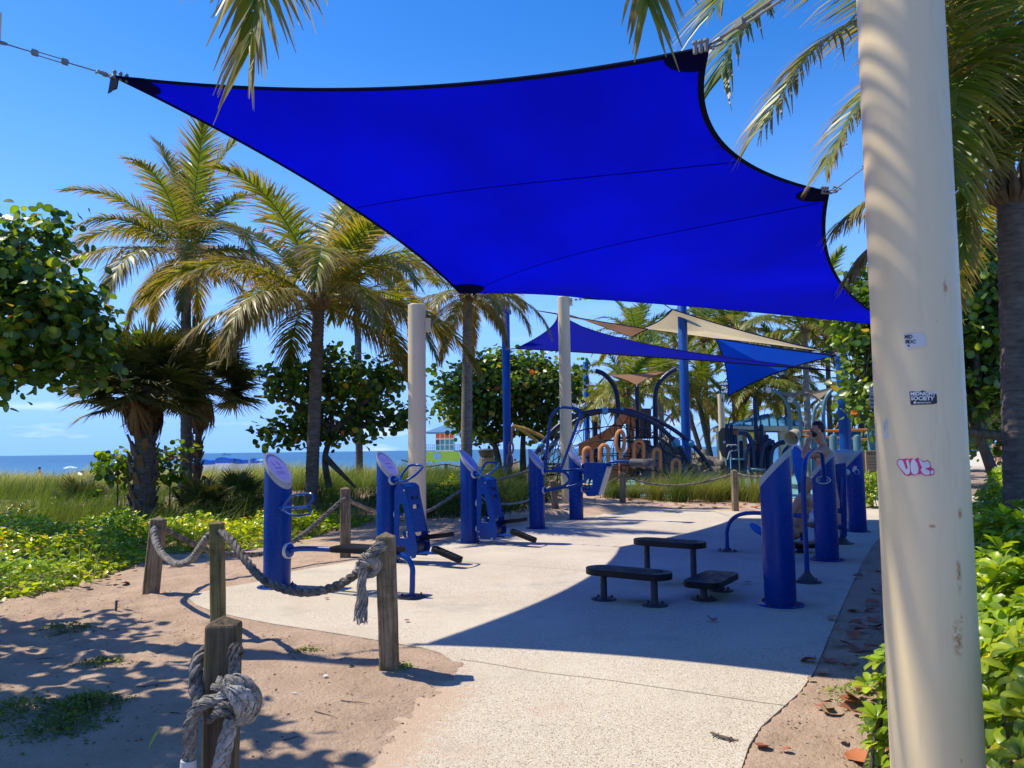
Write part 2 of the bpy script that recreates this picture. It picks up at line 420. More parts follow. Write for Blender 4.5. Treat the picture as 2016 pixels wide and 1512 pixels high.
M['frond'] = leaf_mat('palm_leaflet', (1.35, 1.55, 1.2), rough=0.42, tw=0.45, tr=(1.5, 1.3, 0.6), spec=0.45)
M['fan'] = leaf_mat('fan_palm_leaf', (1.7, 1.75, 1.4), rough=0.5, tw=0.18, tr=(1.3, 1.2, 0.5), spec=0.3)
M['grass'] = leaf_mat('grass_blade', (1.25, 1.4, 1.1), rough=0.6, tw=0.35, tr=(1.3, 1.25, 0.6), spec=0.25)
M['shrubleaf'] = leaf_mat('shrub_leaf', (1.85, 1.6, 1.3), rough=0.30, tw=0.42, tr=(1.6, 1.5, 0.35))

def bark(name, a, b, ringscale=0.0):
    t = NT(name); O = t.coord('Object'); mp = t.n('Mapping'); mp.inputs['Scale'].default_value = (6, 6, 22 if ringscale else 4); t.l(O, mp.inputs[0])
    n1 = t.noise(1.0, 7, mp.outputs[0], 0.65); n2 = t.noise(5, 5, O)
    c = t.mix(t.rng(n1, 0.3, 0.7), a, b); c = t.mix(t.rng(n2, 0.5, 0.75, 0, 0.5), c, tuple(x*0.45 for x in a))
    return t.bsdf(c, 0.9, nrm=t.bump(n1, 0.8, 0.02), spec=0.2)
M['palmbark'] = bark('palm_trunk_bark', (0.075, 0.06, 0.048), (0.20, 0.17, 0.14), 1)
M['palmbark_pale'] = bark('pale_palm_bark', (0.16, 0.14, 0.12), (0.34, 0.30, 0.26), 1)
M['bark'] = bark('grey_brown_bark', (0.06, 0.045, 0.035), (0.19, 0.15, 0.12))
M['boot'] = bark('dry_leaf_base', (0.10, 0.06, 0.03), (0.26, 0.17, 0.09))

def concrete():
    t = NT('exposed_aggregate_concrete'); P = t.pos()
    big = t.noise(0.55, 5, P, 0.6); mid = t.noise(3.5, 5, P, 0.6)
    c = t.mix(t.rng(big, 0.3, 0.7), (0.50, 0.44, 0.33), (0.62, 0.555, 0.43))
    vo = t.n('TexVoronoi', Scale=92, Randomness=1.0); t.l(P, vo.inputs['Vector'])
    sepc = t.n('SeparateColor'); t.l(vo.outputs['Color'], sepc.inputs[0])
    nearm = t.n('SeparateXYZ'); t.l(P, nearm.inputs[0])
    wornp = t.rng(t.math('ADD', t.noise(0.8, 4, P), t.rng(nearm.outputs[1], 6.5, 3.6, 0, 0.22)), 0.42, 0.60, 0.35, 1.0)
    peb = t.ramp(sepc.outputs[0], [(0, (0.20, 0.15, 0.12)), (0.25, (0.42, 0.30, 0.22)), (0.5, (0.58, 0.50, 0.40)), (0.75, (0.50, 0.36, 0.27)), (1, (0.80, 0.76, 0.69))])
    inside = t.rng(vo.outputs['Distance'], 0.55, 0.35)
    c = t.mix(t.math('MULTIPLY', t.math('MULTIPLY', inside, wornp), 0.95), c, peb)
    v2 = t.n('TexVoronoi', Scale=33, Randomness=1.0); t.l(P, v2.inputs['Vector'])
    s2 = t.n('SeparateColor'); t.l(v2.outputs['Color'], s2.inputs[0])
    dk = t.math('MULTIPLY', t.rng(s2.outputs[1], 0.80, 0.9), t.rng(v2.outputs['Distance'], 0.38, 0.2))
    c = t.mix(t.math('MULTIPLY', dk, t.math('MULTIPLY', wornp, 0.45)), c, (0.14, 0.12, 0.10))
    # thin sand spilled over the near left margin, then warm drifts and damp stains
    sm = t.math('SUBTRACT', nearm.outputs[0], t.math('MULTIPLY', nearm.outputs[1], 0.20)); sm = t.math('ADD', t.rng(sm, -1.0, -1.62, 0, 1), t.math('MULTIPLY', t.math('SUBTRACT', t.noise(16, 8, P, 0.8), 0.5), 2.0))
    sm = t.math('MULTIPLY', t.rng(sm, 0.30, 0.62), t.rng(nearm.outputs[1], 5.3, 4.9)); c = t.mix(t.math('MULTIPLY', sm, 0.92), c, t.mix(t.noise(40, 4, P), (0.40, 0.28, 0.19), (0.60, 0.44, 0.31)))
    c = t.mix(t.rng(t.noise(1.7, 6, P, 0.6), 0.56, 0.74, 0, 0.5), c, (0.52, 0.36, 0.25))
    c = t.mix(t.rng(t.noise(0.9, 7, P, 0.7), 0.54, 0.70, 0, 0.5), c, (0.30, 0.27, 0.23))
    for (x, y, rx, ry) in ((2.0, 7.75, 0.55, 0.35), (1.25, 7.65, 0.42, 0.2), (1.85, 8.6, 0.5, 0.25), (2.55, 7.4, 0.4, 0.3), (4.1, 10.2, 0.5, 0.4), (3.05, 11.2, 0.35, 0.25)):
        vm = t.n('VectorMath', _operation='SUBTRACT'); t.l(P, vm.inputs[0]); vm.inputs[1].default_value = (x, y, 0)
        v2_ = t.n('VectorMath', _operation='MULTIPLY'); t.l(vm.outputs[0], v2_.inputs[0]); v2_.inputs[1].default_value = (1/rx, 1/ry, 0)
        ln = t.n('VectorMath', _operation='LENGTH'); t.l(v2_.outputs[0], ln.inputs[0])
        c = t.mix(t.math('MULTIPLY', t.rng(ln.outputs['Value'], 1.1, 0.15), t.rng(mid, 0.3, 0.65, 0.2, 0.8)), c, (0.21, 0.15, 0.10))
    h = t.math('ADD', t.math('MULTIPLY', inside, wornp), t.math('MULTIPLY', t.noise(120, 3, P), 0.6))
    return t.bsdf(c, 0.9, nrm=t.bump(h, 0.45, 0.006), spec=0.25)
M['concrete'] = concrete()

def sand():
    t = NT('reddish_beach_sand'); P = t.pos()
    n0 = t.noise(0.5, 4, P); n1 = t.noise(2.4, 7, P, 0.65); n2 = t.noise(160, 3, P, 0.7); n3 = t.noise(11, 6, P, 0.7)
    c = t.mix(t.rng(n1, 0.3, 0.7), (0.45, 0.315, 0.215), (0.62, 0.45, 0.32))
    xyz = t.n('SeparateXYZ'); t.l(P, xyz.inputs[0])
    # darker soil towards the planted right side, pale beach beyond the dune
    rgt = t.rng(t.math('SUBTRACT', xyz.outputs[0], t.math('MULTIPLY', xyz.outputs[1], 0.50)), -0.15, 1.3)
    c = t.mix(t.math('MULTIPLY', rgt, t.rng(n3, 0.2, 0.6, 0.45, 0.9)), c, (0.27, 0.205, 0.155))
    c = t.mix(t.rng(n2, 0.60, 0.72, 0, 0.55), c, (0.24, 0.16, 0.11))
    c = t.mix(t.rng(n3, 0.60, 0.78, 0, 0.45), c, (0.20, 0.14, 0.10))
    c = t.mix(t.rng(xyz.outputs[1], 40, 52), c, (0.60, 0.53, 0.42))
    # little shell flecks
    vo = t.n('TexVoronoi', Scale=30, Randomness=1.0); t.l(P, vo.inputs['Vector'])
    s2 = t.n('SeparateColor'); t.l(vo.outputs['Color'], s2.inputs[0])
    c = t.mix(t.math('MULTIPLY', t.rng(s2.outputs[0], 0.90, 0.93), t.rng(vo.outputs['Distance'], 0.18, 0.10)), c, (0.66, 0.60, 0.52))
    h = t.math('ADD', t.math('MULTIPLY', n2, 0.35), t.math('MULTIPLY', t.noise(26, 5, P, 0.65), 1.0))
    return t.bsdf(c, 0.95, nrm=t.bump(h, 1.0, 0.03), spec=0.15)
M['sand'] = sand()

def seam():
    t = NT('sea_water'); P = t.pos(); xyz = t.n('SeparateXYZ'); t.l(P, xyz.inputs[0])
    wav = t.noise(1.0, 6, t.pos((0.12, 0.55, 1)), 0.6); band = t.noise(1.0, 5, t.pos((0.004, 0.035, 1)), 0.6)
    c = t.mix(t.rng(xyz.outputs[1], 95, 330), (0.03, 0.15, 0.25), (0.012, 0.075, 0.17))
    c = t.mix(t.rng(xyz.outputs[1], 400, 2500, 0, 0.7), c, (0.014, 0.07, 0.17))
    c = t.mix(t.rng(band, 0.35, 0.65, 0, 0.45), c, (0.018, 0.12, 0.22))
    c = t.mix(t.rng(wav, 0.66, 0.72, 0, 0.5), c, (0.25, 0.42, 0.52))
    return t.bsdf(c, 0.35, nrm=t.bump(wav, 0.9, 0.35), spec=0.25)
M['sea'] = seam()

def fabric(name, col, tr, tw, scale=140):
    t = NT(name); P = t.pos(); n1 = t.noise(1.1, 4, P); n2 = t.noise(scale, 2, P, 0.6); n3 = t.noise(28, 5, P, 0.7)
    c = t.mix(t.rng(n1, 0.3, 0.7), tuple(x*0.85 for x in col), col)
    tc_ = t.mix(t.rng(t.noise(0.55, 4, t.pos((0.8, 0.35, 1.0)), 0.55), 0.38, 0.62), tuple(x*0.58 for x in tr), tr)  # broad stretched noise puts uneven sunlight through the sail into the cloth colour
    tc_ = t.mix(t.rng(t.noise(7, 6, t.pos((1.6, 0.5, 1)), 0.7), 0.3, 0.7, 0, 0.28), tc_, tuple(x*0.6 for x in tr))
    tc_ = t.mix(t.rng(n2, 0.35, 0.7, 0, 0.22), tc_, tuple(x*0.6 for x in tr))
    tc_ = t.mix(t.rng(n3, 0.70, 0.76, 0, 0.25), tc_, tuple(min(1, x*1.3+0.04) for x in tr))
    return t.bsdf(c, 0.85, spec=0.1, nrm=t.bump(n2, 0.25, 0.003), trans=tc_, tw=tw)
M['sail'] = fabric('royal_blue_shade_cloth', (0.002, 0.006, 0.34), (0.0, 0.003, 0.70), 0.5)
M['sail_edge'] = fabric('navy_edge_webbing', (0.004, 0.006, 0.045), (0.0, 0.001, 0.05), 0.2)
M['sail_patch'] = fabric('navy_corner_patch', (0.002, 0.003, 0.10), (0.0, 0.001, 0.30), 0.45)
M['sail_bright'] = fabric('bright_blue_shade_cloth', (0.006, 0.10, 0.62), (0.003, 0.085, 0.85), 0.6)
M['sail_cream'] = fabric('cream_shade_cloth', (0.75, 0.62, 0.40), (0.98, 0.76, 0.44), 0.62)
M['sail_terra'] = fabric('terracotta_shade_cloth', (0.42, 0.24, 0.15), (0.55, 0.28, 0.15), 0.5)
M['canopy_grey'] = fabric('grey_beige_shade_cloth', (0.36, 0.31, 0.25), (0.42, 0.34, 0.25), 0.5)

def skin(name, a, b):
    t = NT(name); P = t.pos(); n1 = t.noise(9, 4, P); c = t.mix(t.rng(n1, 0.3, 0.7), a, b)
    return t.bsdf(c, 0.42, nrm=t.bump(t.noise(60, 3, P), 0.1, 0.003), spec=0.45)
M['skin'] = skin('tanned_skin', (0.44, 0.19, 0.09), (0.54, 0.26, 0.14))
M['skin_pale'] = skin('light_tanned_skin', (0.46, 0.22, 0.12), (0.56, 0.29, 0.17))
def rock_mat():
    t = NT('grey_boulder_rock'); P = t.pos(); n1 = t.noise(1.6, 8, P, 0.65); n2 = t.noise(7, 6, P, 0.7)
    c = t.mix(t.rng(n1, 0.3, 0.7), (0.13, 0.12, 0.11), (0.33, 0.30, 0.27)); c = t.mix(t.rng(n2, 0.5, 0.72, 0, 0.7), c, (0.07, 0.065, 0.06))
    return t.bsdf(c, 0.9, nrm=t.bump(t.math('ADD', n1, n2), 0.9, 0.08), spec=0.2)
M['rock'] = rock_mat()
def litter_mat(name, a, b):
    t = NT(name); O = t.coord('Object'); oi = t.n('ObjectInfo'); n1 = t.noise(28, 5, O, 0.7)
    c = t.mix(t.rng(n1, 0.3, 0.7), a, b); c = t.mix(t.rng(oi.outputs['Random'], 0, 1, 0, 0.6), c, t.mix(1.0, c, (0.55, 0.6, 0.6), 'MULTIPLY'))
    return t.bsdf(c, 0.6, nrm=t.bump(n1, 0.4, 0.004), spec=0.3)
M['litter'] = litter_mat('dry_red_brown_leaf', (0.30, 0.085, 0.045), (0.50, 0.19, 0.10))
M['litter_tan'] = litter_mat('dry_tan_leaf', (0.32, 0.20, 0.11), (0.48, 0.34, 0.21))
M['litter_orange'] = litter_mat('dry_orange_leaf', (0.45, 0.12, 0.04), (0.60, 0.22, 0.08))
M['litter_grit'] = leaf_mat('dry_crumbs', rough=0.8, tw=0.02, spec=0.1)
# ------------------------------------------------------------------ ground, slab, sea
rs = np.random.RandomState(7)
def vnoise(x, y, sc, seed=0):
    """smooth value noise, numpy"""
    r = np.random.RandomState(seed); T = r.rand(256, 256); x = np.asarray(x)*sc+100.3; y = np.asarray(y)*sc+57.7
    xi = np.floor(x).astype(int); yi = np.floor(y).astype(int); fx = x-xi; fy = y-yi
    fx = fx*fx*(3-2*fx); fy = fy*fy*(3-2*fy); g = lambda a, b: T[a % 256, b % 256]
    return (g(xi,yi)*(1-fx)+g(xi+1,yi)*fx)*(1-fy)+(g(xi,yi+1)*(1-fx)+g(xi+1,yi+1)*fx)*fy - 0.5
left_px = [(868,1285),(830,1274),(760,1263),(690,1251),(620,1240),(540,1228),(476,1216),(420,1203),(385,1190),(372,1178),(392,1166),(442,1156),(521,1143),(578,1124),(692,1105),(790,1086),(892,1066),(960,1046),(1015,1033),(1060,1024),(1101,1018),(1153,1011),(1230,1000),(1281,1001),(1360,1003),(1433,1005),(1500,1007),(1560,1000),(1640,990),(1760,982),(2100,968)]
right_px = [(2300,1010),(1900,1030),(1790,1036),(1745,1046),(1722,1068),(1700,1102),(1650,1210),(1604,1320),(1575,1362),(1535,1397),(1498,1430),(1474,1468),(1460,1512),(1452,1600)]
SL = [(p.x, p.y) for p in (gr(u, v) for u, v in left_px)]
SL += [(p.x, p.y) for p in (gr(u, v) for u, v in right_px)]
SL += [(0.9, -3.0), (-1.3, -3.0), (-1.25, 2.2)] + [(p.x, p.y) for p in (gr(u, v) for u, v in [(560,1512),(640,1430),(740,1375),(840,1352),(893,1338),(899,1318),(890,1300)])]
SLn = np.array(SL)
def inside_poly(x, y, P):
    c = np.zeros(x.shape, bool); n = len(P); j = n-1
    for i in range(n):
        xi, yi = P[i]; xj, yj = P[j]
        k = ((yi > y) != (yj > y)) & (x < (xj-xi)*(y-yi)/(yj-yi+1e-12)+xi); c ^= k; j = i
    return c
def pdist(x, y, P):
    d = np.full(x.shape, 1e9); n = len(P)
    for i in range(n):
        a = P[i]; b = P[(i+1) % n]; ab = b-a; t = np.clip(((x-a[0])*ab[0]+(y-a[1])*ab[1])/(ab@ab+1e-12), 0, 1)
        d = np.minimum(d, np.hypot(x-a[0]-ab[0]*t, y-a[1]-ab[1]*t))
    return d
blend_line = np.array([(p.x, p.y) for p in (gr(u, v) for u, v in [(899,1322),(845,1372),(790,1425),(745,1470),(715,1512),(690,1580)])] + [(-0.75, 2.0), (-0.8, -3.0)])
def side_of_blend(x, y):
    """positive on the sandy side, in metres"""
    n = len(blend_line); best = np.full(x.shape, 1e9); s = np.zeros(x.shape)
    for i in range(n-1):
        a = blend_line[i]; b = blend_line[i+1]; ab = b-a; t = np.clip(((x-a[0])*ab[0]+(y-a[1])*ab[1])/(ab@ab), 0, 1)
        dx = x-a[0]-ab[0]*t; dy = y-a[1]-ab[1]*t; d = np.hypot(dx, dy); sg = np.sign(ab[0]*dy-ab[1]*dx)
        k = d < best; best = np.where(k, d, best); s = np.where(k, sg*d, s)
    return -s
FOOT = [(_r.uniform(-5.2, -.5), _r.uniform(3.0, 8.6), _r.uniform(0, PI), _r.uniform(.8, 1.15)) for _r in [random.Random(19)] for _ in range(190)] + [(_r.uniform(1.2, 2.4), _r.uniform(3.0, 6.5), _r.uniform(0, PI), _r.uniform(.8, 1.1)) for _r in [random.Random(20)] for _ in range(30)]
def terrain_z(x, y):
    x = np.asarray(x, float); y = np.asarray(y, float)
    ins = inside_poly(x, y, SLn); d = pdist(x, y, SLn); sd = np.where(ins, -d, d)
    b = 0.055*vnoise(x, y, 1.1, 1)+0.045*vnoise(x, y, 3.2, 2)+0.042*vnoise(x, y, 6.0, 3)+0.022*vnoise(x, y, 14, 4)
    if (y < 9).any():
        for (fx, fy, fa, fs) in FOOT:
            u_ = ((x-fx)*math.cos(fa)+(y-fy)*math.sin(fa))/(.125*fs); v_ = (-(x-fx)*math.sin(fa)+(y-fy)*math.cos(fa))/(.055*fs); q_ = u_*u_+v_*v_
            b = b-0.026*np.exp(-q_*q_*.6)+0.012*np.exp(-(np.sqrt(q_)-1.45)**2*6)
    right = np.clip((x-0.50*y+0.3)/1.0, 0, 1)
    out = -0.004+b*0.7*np.clip(d/0.5, 0.12, 1)-0.05*right*np.clip(1.3-d, 0, 1)
    out = np.maximum(out, -0.12)
    z = np.where(ins, -0.018-0.05*right*np.clip(1-d/.1, 0, 1)-0.08*np.clip(d/0.35, 0, 1), out)
    # sand drifted over the slab's near left margin
    sb = side_of_blend(x, y); near = (y < 5.6) & (x < 0.4)
    drift = np.clip(sb, -0.6, 0.9)*0.085+0.010*vnoise(x, y, 5, 5)+0.012*vnoise(x, y, 22, 6)+0.5*b*np.clip(sb, 0, 1)
    z = np.where(near & ins & (sb > -0.55), np.maximum(drift, -0.10), z)
    z = np.where(near & ~ins & (sb > 0), np.maximum(z, np.minimum(drift, 0.04)), z)
    # dune and beach beyond
    far = np.clip((y-12)/8, 0, 1)*np.clip((4-x)/6, 0, 1)
    z = z+far*(0.22+0.5*vnoise(x, y, 0.12, 8)+0.25*vnoise(x, y, 0.4, 9))*np.clip((46-y)/12, 0, 1)
    z = z+np.where(y > 44, -(y-44)*0.045, 0)*np.clip((26-x+0.25*(y-44))/8, 0, 1)
    return z
def axis(lo, hi, fine_lo, fine_hi, step, grow=1.13):
    a = list(np.arange(fine_lo, fine_hi+1e-6, step)); s = step
    while a[-1] < hi: s *= grow; a.append(a[-1]+s)
    s = step; pre = [fine_lo]
    while pre[-1] > lo: s *= grow; pre.append(pre[-1]-s)
    return np.array(pre[:0:-1]+a)
xs = axis(-160, 160, -5.2, 4.2, 0.036); ys = axis(-12, 125, 2.0, 9.5, 0.036, 1.07)
X, Y = np.meshgrid(xs, ys); Z = terrain_z(X, Y); nx, ny = len(xs), len(ys)
idx = np.arange(nx*ny).reshape(ny, nx)
fq = np.stack([idx[:-1,:-1], idx[:-1,1:], idx[1:,1:], idx[1:,:-1]], -1).reshape(-1, 4)
ground_o = link_mesh('ground', np_mesh('ground', np.stack([X, Y, Z], -1).reshape(-1, 3), fq, M['sand'], smooth=True))
tag(ground_o, 'reddish sand and soil around the concrete slab', kind='structure')
def tz(x, y): return float(terrain_z(np.array([x]), np.array([y]))[0])

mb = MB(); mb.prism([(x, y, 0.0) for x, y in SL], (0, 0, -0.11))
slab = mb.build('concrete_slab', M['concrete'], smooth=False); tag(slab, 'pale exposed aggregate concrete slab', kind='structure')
# hairline joints in the slab: thin dark strips 4 mm proud of nothing, sunk cracks drawn as real narrow grooves
mb = MB()
def joint(p, q, w=0.0032):
    a = gr(*p); b = gr(*q); k = 14; pts = []
    for i in range(k+1):
        t = i/k; c = a.lerp(b, t); pts.append(V(c.x+0.012*math.sin(t*17+p[0]), c.y+0.014*math.sin(t*11+q[1]), 0.0035))
    d = (b-a).normalized(); n_ = V(-d.y, d.x, 0)
    for i in range(k):
        ww = w*(0.6+0.8*random.random()); mb.add([pts[i]-n_*w, pts[i]+n_*w, pts[i+1]+n_*w, pts[i+1]-n_*w], [(0,1,2,3)])
random.seed(3)
joint((905,1300),(1556,1390)); joint((700,1088),(1560,1158)); joint((880,1068),(1250,1090)); joint((1290,1045),(1580,1075))
jm = NT('dark_joint_line'); jm = jm.bsdf((0.22, 0.18, 0.14), 0.95, spec=0.1)
o = mb.build('slab_joint', jm, smooth=False); o['kind'] = 'structure'

mb = MB(); mb.prism([(-2200, 60, -1.55), (2600, 60, -1.55), (9000, 9000, -1.55), (-9000, 9000, -1.55)], (0, 0, -0.4))
sea = mb.build('sea', M['sea'], smooth=False); tag(sea, 'blue sea reaching the horizon', kind='structure')

mb = MB(); pl = [(4.5, 23.2), (9.5, 21.0), (12.5, 21.6), (13.5, 24), (15, 40), (-3, 44), (-5, 31), (-2.5, 24.4)]
mb.prism([(x, y, 0.035) for x, y in pl], (0, 0, -0.2))
o = mb.build('play_surface', M['playsurf'], smooth=False); tag(o, 'teal rubber safety surface of the playground', kind='structure')
# ------------------------------------------------------------------ big royal blue shade sail
CA = at(222,150,7.06); CB = at(1396,92,4.55); CC = at(1632,378,8.0); CD = at(1775,645,16.0); CF = at(1155,588,17.2); CE = at(905,577,12.6)
corners = [CA, CB, CC, CD, CF, CE]
bulge = [0.075, 0.115, 0.055, 0.05, 0.035, 0.05]            # how far each edge bows inward, as a share of its length
cen = sum(corners, V(0,0,0))/6
def edge_pts(a, b, k, n=30):
    m_ = (a+b)/2; inn = (cen-m_); inn -= (b-a)*(inn.dot(b-a)/(b-a).length_squared); inn.normalize()
    return [a.lerp(b, i/n)+inn*(4*k*(b-a).length*(i/n)*(1-i/n)) for i in range(n)]
NB = 30; bd = []
for i in range(6): bd += edge_pts(corners[i], corners[(i+1) % 6], bulge[i], NB)
B = np.array([tuple(p) for p in bd]); nB = len(B); c0 = np.array(B.mean(0)); RG = 26
G_ = np.zeros((RG+1, nB, 3)); 
for r in range(RG+1): G_[r] = c0+(B-c0)*(r/RG)
def mvc_z(p):
    """mean value interpolation of the boundary height"""
    d = B[:, :2]-p; r = np.hypot(d[:, 0], d[:, 1]); k = int(r.argmin())
    if r[k] < 1e-4: return B[k, 2]
    d2 = np.roll(d, -1, 0); cr = d[:, 0]*d2[:, 1]-d[:, 1]*d2[:, 0]; dt = (d*d2).sum(1); tn = np.tan(np.arctan2(cr, dt)/2)
    w = (np.roll(tn, 1)+tn)/r; return float((w*B[:, 2]).sum()/w.sum())
for r in range(RG):
    for j in range(nB): G_[r, j, 2] = mvc_z(G_[r, j, :2])
vs = [tuple(G_[0, 0])]+[tuple(p) for r in range(1, RG+1) for p in G_[r]]
fs = [(0, 1+j, 1+(j+1) % nB) for j in range(nB)]
for r in range(1, RG):
    a, b = 1+(r-1)*nB, 1+r*nB
    fs += [(a+j, b+j, b+(j+1) % nB, a+(j+1) % nB) for j in range(nB)]
sail = thing('shade_sail', 'large royal blue shade sail stretched over the exercise slab', 'shade sail', tuple(CA))
mb = MB(); mb.add(vs, fs); pan = mb.build('fabric_panel', M['sail'], sail, fix=False)
bvh = BVHTree.FromPolygons([Vector(v) for v in vs], fs)
def sail_z(x, y):
    h = bvh.ray_cast(V(x, y, 30), V(0, 0, -1)); return h[0].z if h[0] is not None else None
# dark webbing sewn along the edge
mb = MB(); W = 0.036; ring_in = []
for j in range(nB):
    d = Vector(G_[RG-1, j]-B[j]); d.normalize(); t = Vector(B[(j+1) % nB]-B[j-1]).normalized(); d = (d-t*d.dot(t)).normalized(); ring_in.append((Vector(B[j])-d*0.008, Vector(B[j])+d*W))
v2 = []
for o_, i_ in ring_in: v2 += [o_+V(0,0,-.006), i_+V(0,0,-.008), i_+V(0,0,.008), o_+V(0,0,.006)]
f2 = []
for j in range(nB):
    a, b = 4*j, 4*((j+1) % nB)
    for k in range(4): f2.append((a+k, a+(k+1) % 4, b+(k+1) % 4, b+k))
mb.add(v2, f2); mb.build('edge_webbing', M['sail_edge'], sail)
# reinforcing patches at the corners
def patch(i, r):
    c = corners[i]; mb = MB(); pts = []; rows = 6; K = 12
    e1 = Vector(B[(i*NB+2) % nB])-c; e2 = Vector(B[(i*NB-2) % nB])-c; a1 = math.atan2(e1.y, e1.x); a2 = math.atan2(e2.y, e2.x)
    mid = e1.normalized()+e2.normalized(); am = math.atan2(mid.y, mid.x); grid = []
    for q in range(1, rows+1):
        rr = r*q/rows; rr2 = rr; ok = []
        for s_ in range(-80, 81):
            a = am+R_(s_*1.0); x, y = c.x+rr2*math.cos(a), c.y+rr2*math.sin(a); z = sail_z(x, y)
            if z is not None: ok.append(a)
        if len(ok) < 2: continue
        lo_, hi_ = min(ok), max(ok); row = []
        for k in range(K+1):
            a = lo_+(hi_-lo_)*k/K; sh = 1-0.22*(abs(k/K-0.5)*2)**2 if q == rows else 1
            x, y = c.x+rr2*sh*math.cos(a), c.y+rr2*sh*math.sin(a); z = sail_z(x, y); row.append(V(x, y, (z if z is not None else c.z)))
        grid.append(row)
    for dz in (-0.012, 0.012):
        b = len(mb.v); vv = [c+V(0,0,dz)]+[p+V(0,0,dz) for row in grid for p in row]; ff = [(0, 1+k, 2+k) for k in range(K)]
        for q in range(len(grid)-1): ff += [(1+q*(K+1)+k, 1+(q+1)*(K+1)+k, 2+(q+1)*(K+1)+k, 2+q*(K+1)+k) for k in range(K)]
        mb.add(vv, ff)
    mb.build('corner_patch', M['sail_patch'], sail, smooth=False, fix=False)
for i, r in enumerate((0.42, 0.40, 0.34, 0.4, 0.4, 0.42)): patch(i, r)
# seams: overlapped joints between the cloth widths
def seam_line(pa, pb):
    """pixels on the sail's edge -> nearest edge points; the seam runs between them in plan"""
    def near(uv): return min((Vector(b) for b in B), key=lambda b: (px(b)[0]-uv[0])**2+(px(b)[1]-uv[1])**2)
    a, b = near(pa), near(pb); mb = MB(); pts = []
    for i in range(1, 60):
        t = i/60; x, y = a.x+(b.x-a.x)*t, a.y+(b.y-a.y)*t; z = sail_z(x, y)
        if z is not None: pts.append(V(x, y, z-0.004))
    if len(pts) > 3: mb.tube(pts, 0.0045, 5); mb.build('seam', M['sail_patch'], sail)
seam_line((680,410),(1480,300)); seam_line((915,576),(1622,392))
# clamped plates at the corners
def shackle(mb, p, d, s=1.0):
    d = d.normalized(); sd = d.orthogonal().normalized()
    ring = [p+d*0.05*s+(d*math.cos(a)*0.055*s+sd*math.sin(a)*0.03*s) for a in np.linspace(0, 2*PI, 14)[:-1]]
    mb.tube(ring, 0.007*s, 6, closed=True)
    mb.tube([p-sd*0.045*s, p+sd*0.045*s], 0.009*s, 6)
for i, out in ((0, V(-1, .15, .25)), (1, V(.7, .1, .35)), (2, V(1, .3, .2)), (5, V(-1, .2, -.4))):
    c = corners[i]; mb = MB(); d = out.normalized(); shackle(mb, c, d)
    sd = d.cross(V(0,0,1)).normalized()
    for k in range(3):
        mb.tube([c-d*(0.02+0.05*k)+V(0,0,.03)+sd*0.02*k, c-d*(0.02+0.05*k)+V(0,0,-.02)+sd*0.02*k], 0.014, 6)
        mb.sphere(c-d*(0.02+0.05*k)+V(0,0,.045)+sd*0.02*k, 0.02, 8)
    mb.build('corner_clamp', M['steel'], sail)
mb = MB(); c = CA; mb.add([c+V(-.02,0,0), c+V(.05,0,-.01), c+V(.035,.01,-.10), c+V(-.01,.0,-.16), c+V(-.05,0.01,-.17), c+V(-.03,0,-.08)], [(0,1,2,5),(5,2,3,4)])
mb.prism([c+V(-.02,.02,0), c+V(.05,.02,-.01), c+V(.03,.03,-.11), c+V(-.045,.02,-.15)], (0, .004, 0)); mb.build('loose_flap', M['darkgrey'], sail, smooth=False)

# ------------------------------------------------------------------ cream columns
def P3(p): return tuple(round(q, 4) for q in p)
nb = at(1845,1512,2.75); nt_ = at(1770.5,0,2.75); dirn = (nt_-nb).normalized(); base_n = nb+dirn*((-0.1-nb.z)/dirn.z); top_n = nb+dirn*((3.75-nb.z)/dirn.z)
RN = 0.1465
def on_near_pole(u, v, off=0.0):
    """point on the near column's skin seen at a pixel"""
    r = ray(u, v).normalized(); a = dirn; w = EYEP-base_n
    rd = r-a*r.dot(a); wd = w-a*w.dot(a); A_ = rd.dot(rd); B_ = 2*rd.dot(wd); C_ = wd.dot(wd)-RN**2; D_ = max(0, B_*B_-4*A_*C_)
    p = EYEP+r*((-B_-math.sqrt(D_))/(2*A_)); q = p-base_n; q = q-a*q.dot(a); return p+q.normalized()*off
spots = []
for (u, v, rx, rz) in ((1861,566,.012,.035), (1890,1010,.012,.03), (1888,1130,.012,.075), (1886,1258,.022,.075), (1893,1222,.008,.03), (1893,1498,.006,.01), (1836,1036,.014,.008)):
    p = on_near_pole(u, v); spots.append((P3(p), (rx, 0.06, rz), 0.9))
M['cream'] = cream('cream_painted_column', []); M['cream_near'] = cream('cream_painted_column_rust_marks', spots)
def column(name, label, base, top, r, mat, cap=True, group=None):
    t = thing(name, label, 'column', tuple(base), group=group); ax = (Vector(top)-Vector(base)); h = ax.length
    mb = MB(); mb.lathe([(r, 0), (r, h*0.25), (r, h*0.5), (r, h*0.75), (r, h-0.012), (r-0.012, h)], 40, base, ax); mb.build('shaft', mat, t)
    return t
npole = column('shade_column', 'thick cream column in front with stickers and pink tag', base_n, top_n, RN, M['cream_near'], group='cream columns carrying the sail')
mb = MB(); mb.box(top_n+V(-.15,.06,-.18), (.12,.06,.2)); mb.build('bracket', M['cream'], npole, bevel=.006)
def pole_from_px(u0, vtop, Y, r, name, label, group, bottom_u=None):
    tp = at(u0, vtop, Y); b = V(tp.x, tp.y, tz(tp.x, tp.y)-0.15); return column(name, label, b, tp, r, M['cream'] if 'cream' in label else M['blue_pole'], group=group), b, tp
grp = 'cream columns carrying the sail'
pE, bE, tE = pole_from_px(820.5, 600, 13.0, .15, 'shade_column', 'cream column standing behind the second exercise post on the left', grp)
